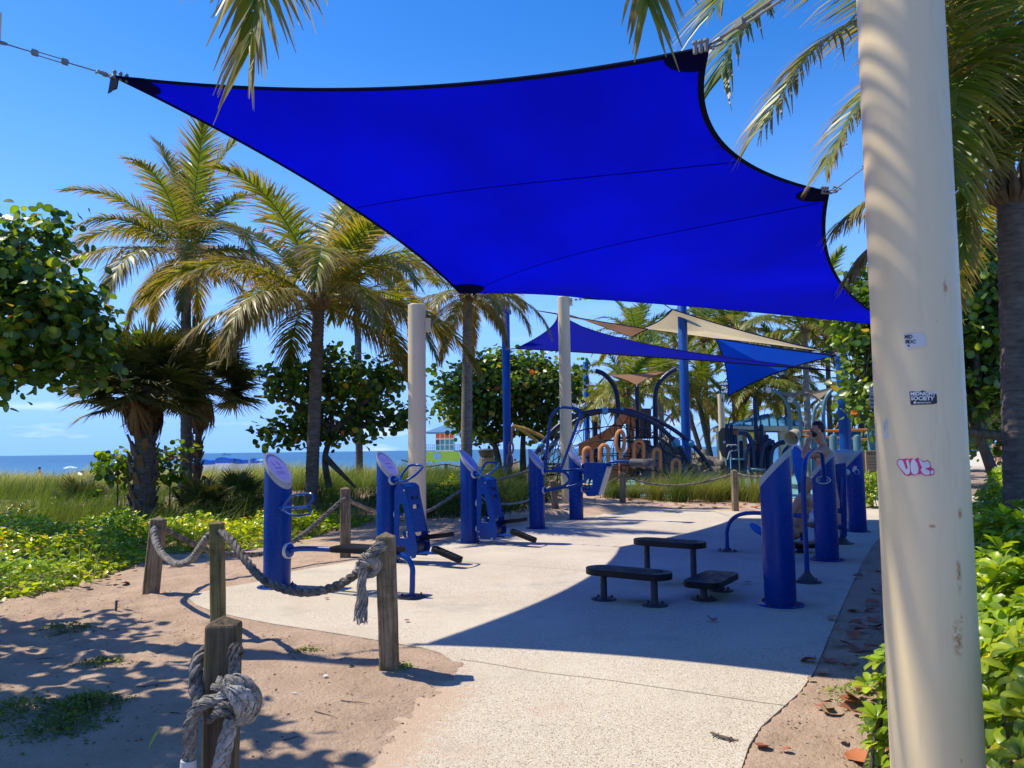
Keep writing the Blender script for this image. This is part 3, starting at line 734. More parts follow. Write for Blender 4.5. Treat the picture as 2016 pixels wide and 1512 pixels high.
mb = MB(); br = onp(846,640,tE,V(1,0,0)); mb.box(br+V(-.035,0,0), (.11,.05,.24)); mb.build('bracket', M['cream'], pE, bevel=.006)
pF, bF, tF = pole_from_px(1109.5, 585, 19.1, .148, 'shade_column', 'cream column rising behind the looped bars beside the rope fence', grp)
mb = MB(); mb.box(tF+V(.17,0,-.12), (.10,.05,.2)); mb.build('bracket', M['cream'], pF, bevel=.006)
cA = at(-50, -60, 6.75); pA = column('shade_column', 'cream column whose edge just shows at the top left corner', V(cA.x, cA.y, -0.2), cA+V(0,0,.6), .15, M['cream'], group=grp)
mb = MB(); qa = at(0,50,6.75); mb.box(qa+V(-.06,0,0.0), (.12,.05,.26)); mb.build('bracket', M['cream'], pA, bevel=.006)
# columns C and D hidden behind the near column; they hold the right corners
cC = at(1790,250,9.4); pC = column('shade_column', 'cream column mostly hidden behind the big front column', V(cC.x, cC.y, -.2), cC, .14, M['cream'], group=grp)
cD = at(1800,600,16.6); pD = column('shade_column', 'distant cream column hidden behind the big front column', V(cD.x, cD.y, -.2), cD, .14, M['cream'], group=grp)

# ------------------------------------------------------------------ cables with turnbuckles
def cable(a, b, label, tb=(0.35, 0.62), r=0.007, group='tension cables of the blue sail'):
    a = Vector(a); b = Vector(b); t = thing('tension_cable', label, 'cable', tuple(a), group=group); d = b-a
    mb = MB(); mb.tube([a, a+d*tb[0]], r, 6); mb.build('wire', M['steel'], t)
    mb = MB(); mb.tube([a+d*tb[1], b], r, 6); mb.build('wire', M['steel'], t)
    mb = MB(); dd = d.normalized(); sd = dd.cross(V(0,0,1)).normalized(); nn = dd.cross(sd)
    p, q = a+d*tb[0], a+d*tb[1]
    for s_ in (-1, 1): mb.tube([p+nn*s_*0.018, q+nn*s_*0.018], r*0.8, 6)
    for w_ in (p, q): mb.box(w_, (.05, .05, .045), (dd, sd, nn))
    mb.build('turnbuckle', M['steel'], t)
    mb = MB(); shackle(mb, b-dd*0.08, dd); mb.build('shackle', M['steel'], t)
    mb = MB(); shackle(mb, a, dd); mb.build('shackle', M['steel'], t)
cable(at(0,80,6.75)+V(-.05,0,0), CA+V(-.06,0,.02), 'cable from the top left corner to the sail tip')
brt = top_n+V(-.17,.10,-.15)
cable(at(1600,-48,4.0), CB+V(.03,0,.03), 'thick turnbuckle cable rising right from the sail corner', (0.2, 0.7), 0.013)
cable(at(1790,262,9.3), CC+V(.06,0,.02), 'cable from the right hand sail corner to behind the column')
cable(br+V(.02,0,0), CE, 'short cable from the far cream column to the sail corner')
cable(tF+V(.18,0,-.08), CF, 'short cable joining the sail to the column behind the looped bars')
cable(at(1790,640,16.5), CD, 'hidden cable joining the sail to the far right column')
# ------------------------------------------------------------------ outdoor fitness equipment
NL = V(.883, -.469, 0); TL = V(.469, .883, 0); UPV = V(0, 0, 1)
def slant_cyl(mb, c, r0, r1, z0, z1, n, slope, n_=36, cap=True, s0=0, s1=1):
    """ring from height z0 (slanted by s0) to z1 (slanted by s1); n: horizontal direction of descent"""
    c = Vector(c); lo_, hi_ = [], []
    for j in range(n_):
        a = 2*PI*j/n_; e = V(math.cos(a), math.sin(a), 0); d = e.dot(n)
        lo_.append(c+e*r0+UPV*(z0-s0*slope*d*r0)); hi_.append(c+e*r1+UPV*(z1-s1*slope*d*r1))
    fs = [(j, (j+1) % n_, n_+(j+1) % n_, n_+j) for j in range(n_)]
    if cap: fs += [tuple(range(n_))[::-1], tuple(range(n_, 2*n_))]
    mb.add(lo_+hi_, fs)
def base_plate(t, P, r=0.215, mat='blue', name='base_plate', bolts=4, off=0.7):
    mb = MB(); P = Vector((P[0], P[1], 0)); mb.lathe([(r, 0.0), (r, 0.008), (r-0.006, 0.012)], 32, P); mb.build(name, M[mat], t)
    for k in range(bolts):
        a = off+2*PI*k/bolts; q = P+V(math.cos(a), math.sin(a), 0)*(r-0.032); mb = MB()
        mb.lathe([(0.016, .012), (0.016, .022), (0.009, .022), (.009, .034), (.004, .038)], 8, q); mb.build('bolt', M['darkfoot'], t, smooth=False)
def exercise_post(P, n, label, rad=0.15, ztop=1.5, slope=1.12, matc='blue', face=True):
    t = thing('exercise_post', label, 'exercise post', (P[0], P[1], 0), group='slant-topped blue exercise posts')
    c = V(P[0], P[1], 0); zc = ztop-slope*rad
    mb = MB(); slant_cyl(mb, c, rad, rad, 0.0, zc-0.065, n, slope, 40); mb.build('shaft', M['blue'], t)
    mb = MB(); slant_cyl(mb, c, rad+0.001, rad+0.006, zc-0.075, zc-0.03, n, slope, 40, False, 1, 1); slant_cyl(mb, c, rad+0.006, rad+0.004, zc-0.03, zc, n, slope, 40, False, 1, 1)
    slant_cyl(mb, c, rad+0.004, rad-0.016, zc, zc+0.002, n, slope, 40, False, 1, 1); slant_cyl(mb, c, rad-0.016, rad-0.018, zc+.002, zc-0.008, n, slope, 40, False, 1, 1)
    mb.build('cap_ring', M['greycap'], t)
    mb = MB(); slant_cyl(mb, c, rad-0.018, rad-0.018, zc-0.03, zc-0.006, n, slope, 40, True, 1, 1); pl_ = mb.build('instruction_plate', M['lavender'], t)
    # print on the plate: little figures and lines of lettering
    b = (-n+UPV*slope).normalized(); a = n.cross(UPV).normalized()*-1; nn = (n*slope+UPV).normalized(); O_ = c+UPV*(zc-0.0045)
    random.seed(int(P[0]*100)); mb = MB()
    def bar(x, y, w, h, ang=0.0):
        ca, sa = math.cos(ang), math.sin(ang); pts = []
        for sx, sy in ((-1,-1),(1,-1),(1,1),(-1,1)):
            qx, qy = x+sx*w/2*ca-sy*h/2*sa, y+sx*w/2*sa+sy*h/2*ca; pts.append(O_+a*qx+b*qy)
        mb.add(pts, [(0,1,2,3)])
    for k in range(9): bar(-.052+k*.013, 0.0, .009, .016 if k % 3 else .012)
    for l_ in range(3):
        for k in range(12): bar(-.06+k*.010, -.05-l_*.018, .007, .005)
    for x0 in (-.045, .035):
        bar(x0, .07, .008, .03, .3); bar(x0+.012, .058, .022, .006, -.6); bar(x0-.006, .092, .011, .011, .7); bar(x0+.008, .045, .006, .026, .5)
    mb.build('print', M['purple'], t, smooth=False, fix=False)['kind'] = 'stuff'
    base_plate(t, P); return t
def flange(t, p, ax, r=0.063, tube=0.0, tr=.024):
    ax = ax.normalized(); mb = MB(); mb.lathe([(r, -.004), (r, .022), (r-.012, .030)], 24, p, ax); fr = mb.build('flange_ring', M['silver'], t)
    mb = MB(); mb.lathe([(r-.012, .028), (r-.022, .040), (.012, .044)], 20, p, ax); mb.build('hub', M['blue_tube'], fr)
    if tube: mb = MB(); mb.tube([p+ax*.01, p+ax*tube], tr, 12); mb.build('bracket_tube', M['blue_tube'], t)
def build_each(mbs, name, mat, t):
    for q in mbs: q.build(name, mat, t)
def L3(P, x, y, z, n=NL, t=TL): return V(P[0], P[1], 0)+n*x+t*y+UPV*z

FP = [V(*gr(545,1155)), V(*gr(763,1105)), V(*gr(925,1068)), V(*gr(1058,1040)), V(*gr(1135,1022))]
labs = ['slanted blue post with lavender plate, nearest on the left, carrying the slatted bench', 'blue slant-topped post second from the left, behind the corner rope post',
        'blue slant-topped post third from the left with walker frame on its right', 'blue post carrying the tall looped bars', 'blue post behind the looped bars carrying the foam rollers']
for p, l_ in zip(FP, labs): exercise_post(p, NL, l_, ztop=1.495)

def walker(P, label, seed=0):
    t = thing('leg_trainer', label, 'leg trainer', (P[0], P[1], 0), group='leg trainers with black pedals')
    f = lambda x, y, z: L3(P, x, y, z)
    side = [(.02,.10),(.03,.95),(.045,1.01),(.09,1.055),(.16,1.06),(.215,1.02),(.235,.90),(.385,.30),(.40,.20),(.37,.10),(.34,.085),(.05,.085)]
    hole = [(.10,.36),(.115,.76),(.125,.79),(.15,.80),(.165,.77),(.255,.40),(.25,.36),(.22,.345),(.12,.345)]
    for y0 in (-.155, .145):
        mb = MB(); mb.prism([f(.2+x, y0, z) for x, z in side], TL*.010, [[f(.2+x, y0, z) for x, z in hole]]); mb.build('side_plate', M['blue'], t, bevel=.002, smooth=False)
        if y0 < 0:
            for (x, z) in ((.19,.97),(.24,.42),(.07,.12),(.30,.10),(.06,.20)):
                mb = MB(); mb.lathe([(.011, 0), (.011, .006), (.005, .010)], 10, f(.2+x, y0, z), -TL); mb.build('bolt', M['silver'], t)
    # bent front sheet with two slots
    prof = [(.065,1.045),(.11,1.068),(.16,1.06),(.212,1.02),(.232,.93)]; mb = MB()
    for i in range(len(prof)-1):
        a, b = prof[i], prof[i+1]; mb.add([f(.2+a[0]+.003,-.143,a[1]),f(.2+a[0]+.003,.143,a[1]),f(.2+b[0]+.003,.143,b[1]),f(.2+b[0]+.003,-.143,b[1])], [(0,1,2,3)])
    mb2 = [(x, z) for x, z in ((.235,.93),(.345,.42))]; a, b = mb2; FR = lambda s, y: f(.2+a[0]+(b[0]-a[0])*s, y, a[1]+(b[1]-a[1])*s); nrm = V(0,0,0)+NL*.97+UPV*.2
    outer = [FR(0,-.143),FR(0,.143),FR(1,.143),FR(1,-.143)]; hs_ = []
    for s0 in (.07, .30): hs_.append([FR(s0,-.085),FR(s0,.085),FR(s0+.10,.085),FR(s0+.10,-.085)])
    mb.prism(outer, -nrm*.006, hs_); mb.build('front_sheet', M['blue'], t, smooth=False)
    for z in (.90, .64, .23)[1:]: flange(t, f(.147, 0, z), NL, tube=.10)
    flange(t, f(.13, -.06, 1.10), (NL-TL*.35+UPV*.25), .068)
    # handle loop
    H = [at(u, v, Y)-FP[2] for u, v, Y in ((944,934,12.35),(949,922,12.5),(958,910,12.62),(972,910,12.6),(982,912,12.5),(979,919,12.3),(973,927,12.15),(958,936,12.12),(948,938,12.2))]
    if seed: H = [h*1.0+V(.02, 0, .01) for h in H]
    mb = MB(); mb.tube(arc_corner([Vector((P[0], P[1], 0))+h for h in H], .07, 4, True), .0165, 10, closed=True); mb.tube([f(.15,-.05,1.10), Vector((P[0], P[1], 0))+H[0]], .024, 10)
    mb.build('handle_loop', M['blue_tube'], t)
    # linkage and pedals
    for pts_ in ([f(.42,-.10,.17), f(.62,-.12,.16), f(.9,-.13,.17)], [f(.42,.10,.24), f(.6,.12,.30)], [f(.33,-.09,.42), f(.45,-.10,.17)], [f(.33,.09,.44), f(.45,.10,.25)]):
        mb = MB(); mb.tube(pts_, .019, 8); mb.build('linkage', M['blue_tube'], t)
    mb = MB(); mb.lathe([(.085,-.10),(.09,-.09),(.09,.09),(.085,.10)], 20, f(.46, 0, .22), TL); mb.build('hub_cover', M['darkfoot'], t)
    for (x0, z0, x1, z1, yc) in ((.82,.225,1.26,.09,-.13), (.52,.32,.98,.385,.13)):
        d = f(x1, yc, z1)-f(x0, yc, z0); L_ = d.length; d.normalize(); up_ = TL.cross(d); up_ = up_ if up_.z > 0 else -up_
        out = []; w = .068
        for k in range(9):
            a = -PI/2+PI*k/8; out.append(f(x1, yc, z1)+d*(math.cos(a)*.05-.05)+TL*math.sin(a)*w)
        for k in range(9):
            a = PI/2+PI*k/8; out.append(f(x0, yc, z0)+d*(math.cos(a)*.05+.05)+TL*math.sin(a)*w)
        mb = MB(); mb.prism([p+up_*.022 for p in out], up_*-.044); pd = mb.build('pedal', M['black'], t, bevel=.006, smooth=False)
        mb = MB(); cc = sum(out, V(0,0,0))/len(out); rim = [cc+(p-cc)*.97+up_*.030 for p in out]; mb.tube(rim, .009, 6, closed=True); mb.build('pedal_rim', M['black'], pd)
        for k in range(7):
            mb = MB(); q = f(x0, yc, z0)+d*(.06+k*(L_-.12)/6)+up_*.024; mb.box(q, (.012, .11, .008), (d, TL, up_)); mb.build('pedal_rib', M['darkgrey'], pd, smooth=False)
    return t
walker(FP[1], 'blue walker frame with black pedals, beside the slatted bench and cream column', 1)
walker(FP[2], 'blue walker frame with black pedals, third machine along the left side')

# bench on a bent tube, nearest machine on the left
P1 = FP[0]; ft = gr(811,1176); bd_ = V(ft.x-P1.x, ft.y-P1.y, 0).normalized(); sd_ = V(-bd_.y, bd_.x, 0)
t = thing('sit_up_bench', 'low black slatted bench on a bent blue tube behind the corner rope post', 'exercise bench', (P1.x, P1.y, 0))
path = [P1+bd_*.17+UPV*.405]+[onp(u, v, P1, bd_) for u, v in ((600,1080),(690,1084),(770,1090),(798,1097),(811,1115),(812,1140))]; path.append(V(ft.x, ft.y, .01))
mb = MB(); mb.tube(spline(path, 6), .029, 14); mb.build('support_tube', M['blue_tube'], t)
flange(t, P1+bd_*.148+UPV*.405, bd_, .09)
base_plate(t, ft, .145, 'darkfoot', 'foot_plate', 3)
a_, b_ = onp(664,1078,P1,bd_), onp(786,1084,P1,bd_); zc = .405; a_.z = b_.z = zc; Lb = (b_-a_).length; cc = (a_+b_)/2
def stadium(c, d, s, L_, w, k=8, rr=None):
    out = []; r = rr or w/2
    if rr is None or abs(rr-w/2) < 1e-6:
        for i in range(k+1): a = -PI/2+PI*i/k; out.append(c+d*(L_/2-r+math.cos(a)*r)+s*math.sin(a)*r)
        for i in range(k+1): a = PI/2+PI*i/k; out.append(c+d*(-L_/2+r+math.cos(a)*r)+s*math.sin(a)*r)
    else:
        for (sx, sy, a0) in ((1,-1,-PI/2),(1,1,0),(-1,1,PI/2),(-1,-1,PI)):
            for i in range(5): a = a0+PI/2*i/4; out.append(c+d*(sx*(L_/2-r)+math.cos(a)*r)+s*(sy*(w/2-r)+math.sin(a)*r))
    return out
WB = .36
mb = MB(); o_ = stadium(cc+UPV*.03, bd_, sd_, Lb, WB, rr=.07); i_ = [cc+UPV*.03+(p-cc-UPV*.03)*.9 for p in o_]; mb.prism(o_, UPV*.055, [i_]); mb.build('seat_frame', M['black'], t, bevel=.01, smooth=False)
for k in range(6):
    y = (k-2.5)*.052; L_ = Lb*.92 if 0 < k < 5 else Lb*.86
    mb = MB(); mb.prism(stadium(cc+sd_*y+UPV*.066, bd_, sd_, L_, .040), UPV*.024); mb.build('slat', M['black'], t, bevel=.004, smooth=False)
for s_ in (-.3, .3):
    mb = MB(); mb.box(cc+bd_*Lb*s_+UPV*.042, (.05, .3, .02), (bd_, sd_, UPV)); mb.build('seat_bracket', M['darkfoot'], t)
# small double grip on the first post
t = thing('grip_handle', 'small double loop grip on the side of the nearest left post', 'grip handle', tuple(at(556,1000,8.58)))
hub = at(556,1000,8.64); mb = MB()
up_l = [at(u, v, Y) for u, v, Y in ((556,999,8.56),(573,976,8.5),(590,972,8.45),(613,972,8.35),(619,979,8.33),(607,997,8.33),(590,999,8.4))]
dn_l = [at(u, v, Y) for u, v, Y in ((556,1001,8.56),(567,1012,8.5),(585,1016,8.45),(610,1012,8.35),(613,1006,8.33),(607,998,8.33),(590,1000,8.4))]
mb.tube(arc_corner(up_l, .04, 4, True), .0125, 8, closed=True); mb.build('loop_tube', M['blue_tube'], t)
mb = MB(); mb.tube(arc_corner(dn_l, .04, 4, True), .0125, 8, closed=True); mb.build('loop_tube', M['blue_tube'], t)
mb = MB(); mb.lathe([(.05,-.05),(.05,.03),(.03,.05)], 20, hub, (at(590,999,8.4)-hub)); mb.build('flange_ring', M['blue_tube'], t)

# tall looped bars on the fourth post
P4 = FP[3]; t = thing('looped_bars', 'tall looped blue hand bars beside the fourth left post', 'exercise bars', (P4.x, P4.y, 0))
for v in (927, 965): z = onp(1060,v,P4,NL).z; flange(t, P4+NL*.147+UPV*z, NL, .075, tube=.12, tr=.03)
q4 = lambda u, v, o=0: onp(u, v, P4+TL*o, NL)
mb = MB(); mb.tube(arc_corner([q4(*p) for p in ((1073,925),(1079,858),(1086,815),(1101,801),(1136,804),(1144,814),(1104,925))], .18, 5), .027, 12); mb.build('upright_loop', M['blue_tube'], t)
mb = MB(); mb.tube(arc_corner([q4(*p) for p in ((1070,927),(1112,928),(1124,945),(1110,958),(1070,967))], .2, 5), .027, 12); mb.build('side_loop', M['blue_tube'], t)
mb = MB(); mb.tube(arc_corner([q4(*p, .35) for p in ((1085,927),(1148,924),(1154,945),(1136,955),(1085,964))], .2, 5), .027, 12); mb.build('side_loop', M['blue_tube'], t)
mb = MB(); mb.prism([q4(1084,926), q4(1108,926), q4(1100,915)], TL*.03); mb.build('gusset', M['blue_tube'], t, smooth=False)

# roller machine on the fifth post
P5 = FP[4]; t = thing('roller_machine', 'blue hopper-shaped plate with long arm and dark foam rollers', 'exercise machine', (P5.x, P5.y, 0))
q5 = lambda u, v, o=0: onp(u, v, P5+TL*o, NL)
pl_ = [q5(*p, -.12) for p in ((1149,913),(1152,911),(1194,912),(1195,917),(1178,973),(1172,977),(1156,977),(1152,971))]
ho_ = [q5(1159+7*math.cos(a)-(3*math.sin(a)), 954+13*math.sin(a), -.12) for a in np.linspace(0, 2*PI, 13)[:-1]]
mb = MB(); mb.prism(pl_, TL*.012, [ho_]); mb.build('side_plate', M['blue'], t, smooth=False)
mb = MB(); mb.prism([p+TL*.24 for p in pl_], TL*.012, [[p+TL*.24 for p in ho_]]); mb.build('side_plate', M['blue'], t, smooth=False)
mb = MB(); mb.prism([q5(1195,918,-.12), q5(1197,921,-.12), q5(1180,975,-.12), q5(1178,973,-.12)], TL*.24); mb.build('edge_strip', M['greycap'], t, smooth=False)
mb = MB(); mb.prism([pl_[1], pl_[2], pl_[2]+TL*.24, pl_[1]+TL*.24], UPV*-.012); mb.build('top_plate', M['blue'], t, smooth=False)
for v in (919, 963): z = onp(1140,v,P5,NL).z; flange(t, P5+NL*.145+UPV*z, NL, .075, tube=.26, tr=.026)
mb = MB(); mb.tube(spline([q5(1185,950), q5(1190,924), q5(1198,913), q5(1210,909), q5(1245,909), q5(1284,912)], 5), .03, 12); mb.build('arm', M['blue_tube'], t)
for (u0, u1) in ((1241,1270), (1274,1287)):
    a, b = q5(u0, 911), q5(u1, 912); mb = MB(); d = b-a; mb.lathe([(.075,0),(.088,.015),(.088,d.length-.015),(.075,d.length)], 24, a, d); mb.build('foam_roller', M['roller'], t)
for (du, ln) in ((0, 0),):
    a = q5(1277, 912, -.10); mb = MB(); mb.lathe([(.075,0),(.09,.012),(.09,.10),(.075,.112)], 24, a, -TL); mb.build('foam_roller', M['roller'], t)

# right-hand row
NRt = -NL
RP = [V(*gr(1537,1190)), V(*gr(1629,1102)), V(*gr(1689,1046))]
exercise_post(RP[0], NRt, 'thick blue slant-topped post standing in the shade, nearest on the right', .146, 1.475, 1.05)
exercise_post(RP[1], NRt, 'blue slant-topped post with oval flange in front of the standing man', .147, 1.43, 1.05)
r3 = exercise_post(RP[2], NRt, 'blue slant-topped post with torn white sticker, farthest on the right', .15, 1.47, 1.05)
# torn sticker on the third
def on_cyl(u, v, c, r, off=0):
    rr = ray(u, v); a = rr.x**2+rr.y**2; w = EYEP-Vector((c[0], c[1], 0)); b = 2*(rr.x*w.x+rr.y*w.y); k = w.x**2+w.y**2-r*r; D = max(0, b*b-4*a*k)
    p = EYEP+rr*((-b-math.sqrt(D))/(2*a)); e = V(p.x-c[0], p.y-c[1], 0).normalized(); return p+e*off
mb = MB(); blob = [(1679,921),(1682,917),(1687,918),(1686,923),(1690,924),(1693,930),(1690,934),(1684,933),(1681,929),(1678,928)]
mb.add([on_cyl(u, v, RP[2], .15, .002) for u, v in blob], [tuple(range(len(blob)))]); mb.build('torn_sticker', M['stickerw'], r3, smooth=False, fix=False)

t = thing('arched_bar', 'tall blue bar standing on a flared foot and bending over to the oval flange', 'exercise bar', tuple(gr(1590,1145)))
f0 = gr(1590,1146); pth = [V(f0.x, f0.y, .0), V(f0.x, f0.y, .5), V(f0.x, f0.y, 1.0)]+[at(u, v, Y) for u, v, Y in ((1584,925,8.6),(1588,903,8.75),(1598,889,9.1),(1609,888,9.5),(1617,893,9.75),(1620,915,9.92),(1623,944,10.05))]
mb = MB(); mb.tube(spline(pth, 6), .027, 14); mb.build('bar_tube', M['blue_tube'], t)
mb = MB(); mb.lathe([(.15,0),(.15,.008),(.11,.014),(.035,.10),(.03,.12)], 28, f0); mb.build('flared_foot', M['darkfoot'], t)
for k in range(4):
    a = .4+PI/2*k; mb = MB(); mb.lathe([(.014,.0),(.014,.022),(.006,.03)], 8, f0+V(math.cos(a)*.125, math.sin(a)*.125, .006)); mb.build('bolt', M['darkfoot'], t, smooth=False)
fo = on_cyl(1621,945,RP[1],.147,.004); e = V(fo.x-RP[1].x, fo.y-RP[1].y, 0).normalized(); s_ = e.cross(UPV)
mb = MB(); mb.prism([fo+s_*.092*math.cos(a)+UPV*.052*math.sin(a) for a in np.linspace(0, 2*PI, 25)[:-1]], e*.02, [[fo+s_*.078*math.cos(a)+UPV*.040*math.sin(a) for a in np.linspace(0, 2*PI, 25)[:-1]]]); mb.build('flange_ring', M['silver'], t)
mb = MB(); mb.prism([fo+s_*.078*math.cos(a)+UPV*.040*math.sin(a) for a in np.linspace(0, 2*PI, 21)[:-1]], e*.014); mb.build('flange_plate', M['blue'], t)
for k in (-1, 1): mb = MB(); mb.lathe([(.012,0),(.010,.01)], 10, fo+s_*.05*k+e*.014, e); mb.build('bolt', M['silver'], t)

t = thing('low_curved_bar', 'low blue bar curving down to the slab behind the step platforms', 'exercise bar', tuple(gr(1432,1086)))
f1 = gr(1432,1085); dR = (V(RP[1].x, RP[1].y, 0)-V(f1.x, f1.y, 0)).normalized(); q = lambda u, v: onp(u, v, f1, dR)
zz = q(1500,1011).z; endp = V(RP[1].x, RP[1].y, 0)-dR*.15+UPV*(zz-.01)
mb = MB(); mb.tube(spline([f1+UPV*.0, f1+UPV*.2, q(1431,1046), q(1437,1028), q(1452,1015), q(1478,1010), q(1530,1012), endp], 6), .028, 14); mb.build('bar_tube', M['blue_tube'], t)
mb = MB(); mb.lathe([(.14,0),(.14,.01),(.06,.016),(.034,.05)], 28, f1); mb.build('foot_plate', M['darkfoot'], t)
for k in range(4):
    a = .9+PI/2*k; mb = MB(); mb.lathe([(.014,.0),(.014,.022),(.006,.03)], 8, f1+V(math.cos(a)*.11, math.sin(a)*.11, .006)); mb.build('bolt', M['darkfoot'], t, smooth=False)
mb = MB(); mb.lathe([(.085,-.03),(.085,.02),(.05,.05)], 24, endp, -dR); mb.build('flange_ring', M['silver'], t)

# tapered machine between the second and third posts
t = thing('leg_press_machine', 'dark blue tapered leg machine between the second and third right posts', 'exercise machine', tuple(gr(1661,1070)))
f2 = gr(1661,1071); YY = f2.y; z_ = lambda u, v, o=0: at(u, v, YY+o)
mb = MB(); mb.prism([z_(*p) for p in ((1644,914),(1666,911),(1667,1000),(1668,1056),(1658,1058),(1655,1000),(1648,950))], V(0,.10,0)); mb.build('upright', M['blue'], t, bevel=.01, smooth=False)
mb = MB(); mb.tube(spline([z_(1660,1000,.05), z_(1661,1050,.05), V(f2.x, f2.y+.05, .0)], 4), .035, 12); mb.build('stem', M['blue_tube'], t)
mb = MB(); mb.lathe([(.17,0),(.17,.01),(.12,.016),(.04,.10)], 28, f2+V(0,.05,0)); mb.build('flared_foot', M['darkfoot'], t)
mb = MB(); mb.sphere(z_(1666,930,.1), .055, 12); mb.build('flange_ring', M['silver'], t)
mb = MB(); mb.sphere(z_(1664,1025,.1), .05, 12); mb.build('flange_ring', M['silver'], t)
mb = MB(); mb.tube(spline([z_(1644,940,.1), z_(1650,934,.05), z_(1656,945,.0), z_(1656,1000,-.02)], 5), .022, 10); mb.build('grip', M['blue_tube'], t)
for a, b in ((z_(1600,1000,-.1), z_(1655,1006,0)), (z_(1606,1032,-.1), z_(1658,1038,0))): mb = MB(); mb.tube([a, b], .035, 10); mb.build('cross_arm', M['blue'], t)
mb = MB(); mb.box(z_(1612,1034,-.12), (.26,.26,.07)); mb.build('seat_pad', M['black'], t, bevel=.02)

# ---- three low step platforms
def step_platform(c1, c2, zt, L_, w, label, ft=None, shift=0, rr=None, rot=0):
    c1 = V(c1[0], c1[1], 0); c2 = V(c2[0], c2[1], 0); c = (c1+c2)/2; d = (c2-c1).normalized()
    if rot: d = Matrix.Rotation(rot, 3, 'Z') @ d
    s = V(-d.y, d.x, 0); t = thing('step_platform', label, 'step platform', tuple(c), group='black step platforms')
    mb = MB(); oo = stadium(c+d*shift+UPV*(zt-.062), d, s, L_, w, 12, rr); mb.prism(oo, UPV*.062); mb.build('pad', M['black'], t, bevel=.018, smooth=False, seg=3)
    rim_c = c+d*shift
    for k in range(5):
        y = (k-2)*w*.155; hl = L_-w*.5-(abs(k-2)*.05); mb = MB(); mb.prism(stadium(rim_c+s*y+UPV*(zt-.002), d, s, hl, w*.10), UPV*.005); mb.build('tread_rib', M['black'], t, bevel=.0015, smooth=False, seg=1)
    for q in (c1, c2):
        mb = MB(); mb.lathe([(.034, .0), (.034, zt-.058)], 20, q); mb.build('leg', M['darkfoot'], t)
        mb = MB(); mb.lathe([(.125,0),(.125,.010),(.118,.014)], 28, q); mb.build('foot_plate', M['darkfoot'], t)
        for k in range(4):
            a = .5+PI/2*k; mb = MB(); mb.lathe([(.014,.012),(.014,.024),(.006,.034)], 8, q+V(math.cos(a), math.sin(a), 0)*.095); mb.build('bolt', M['darkfoot'], t, smooth=False)
    return t
step_platform(gr(1189,1180), gr(1289,1192), .315, .90, .34, 'long black oval step platform of middle height nearest the slab centre')
step_platform((1.52, 8.95), (1.97, 8.60), .455, .86, .33, 'tallest black oval step platform, behind the other two')
step_platform(gr(1386,1181), gr(1420,1163), .19, .80, .36, 'lowest black step platform, pointing towards the thick blue post', rr=.10, shift=-.02)
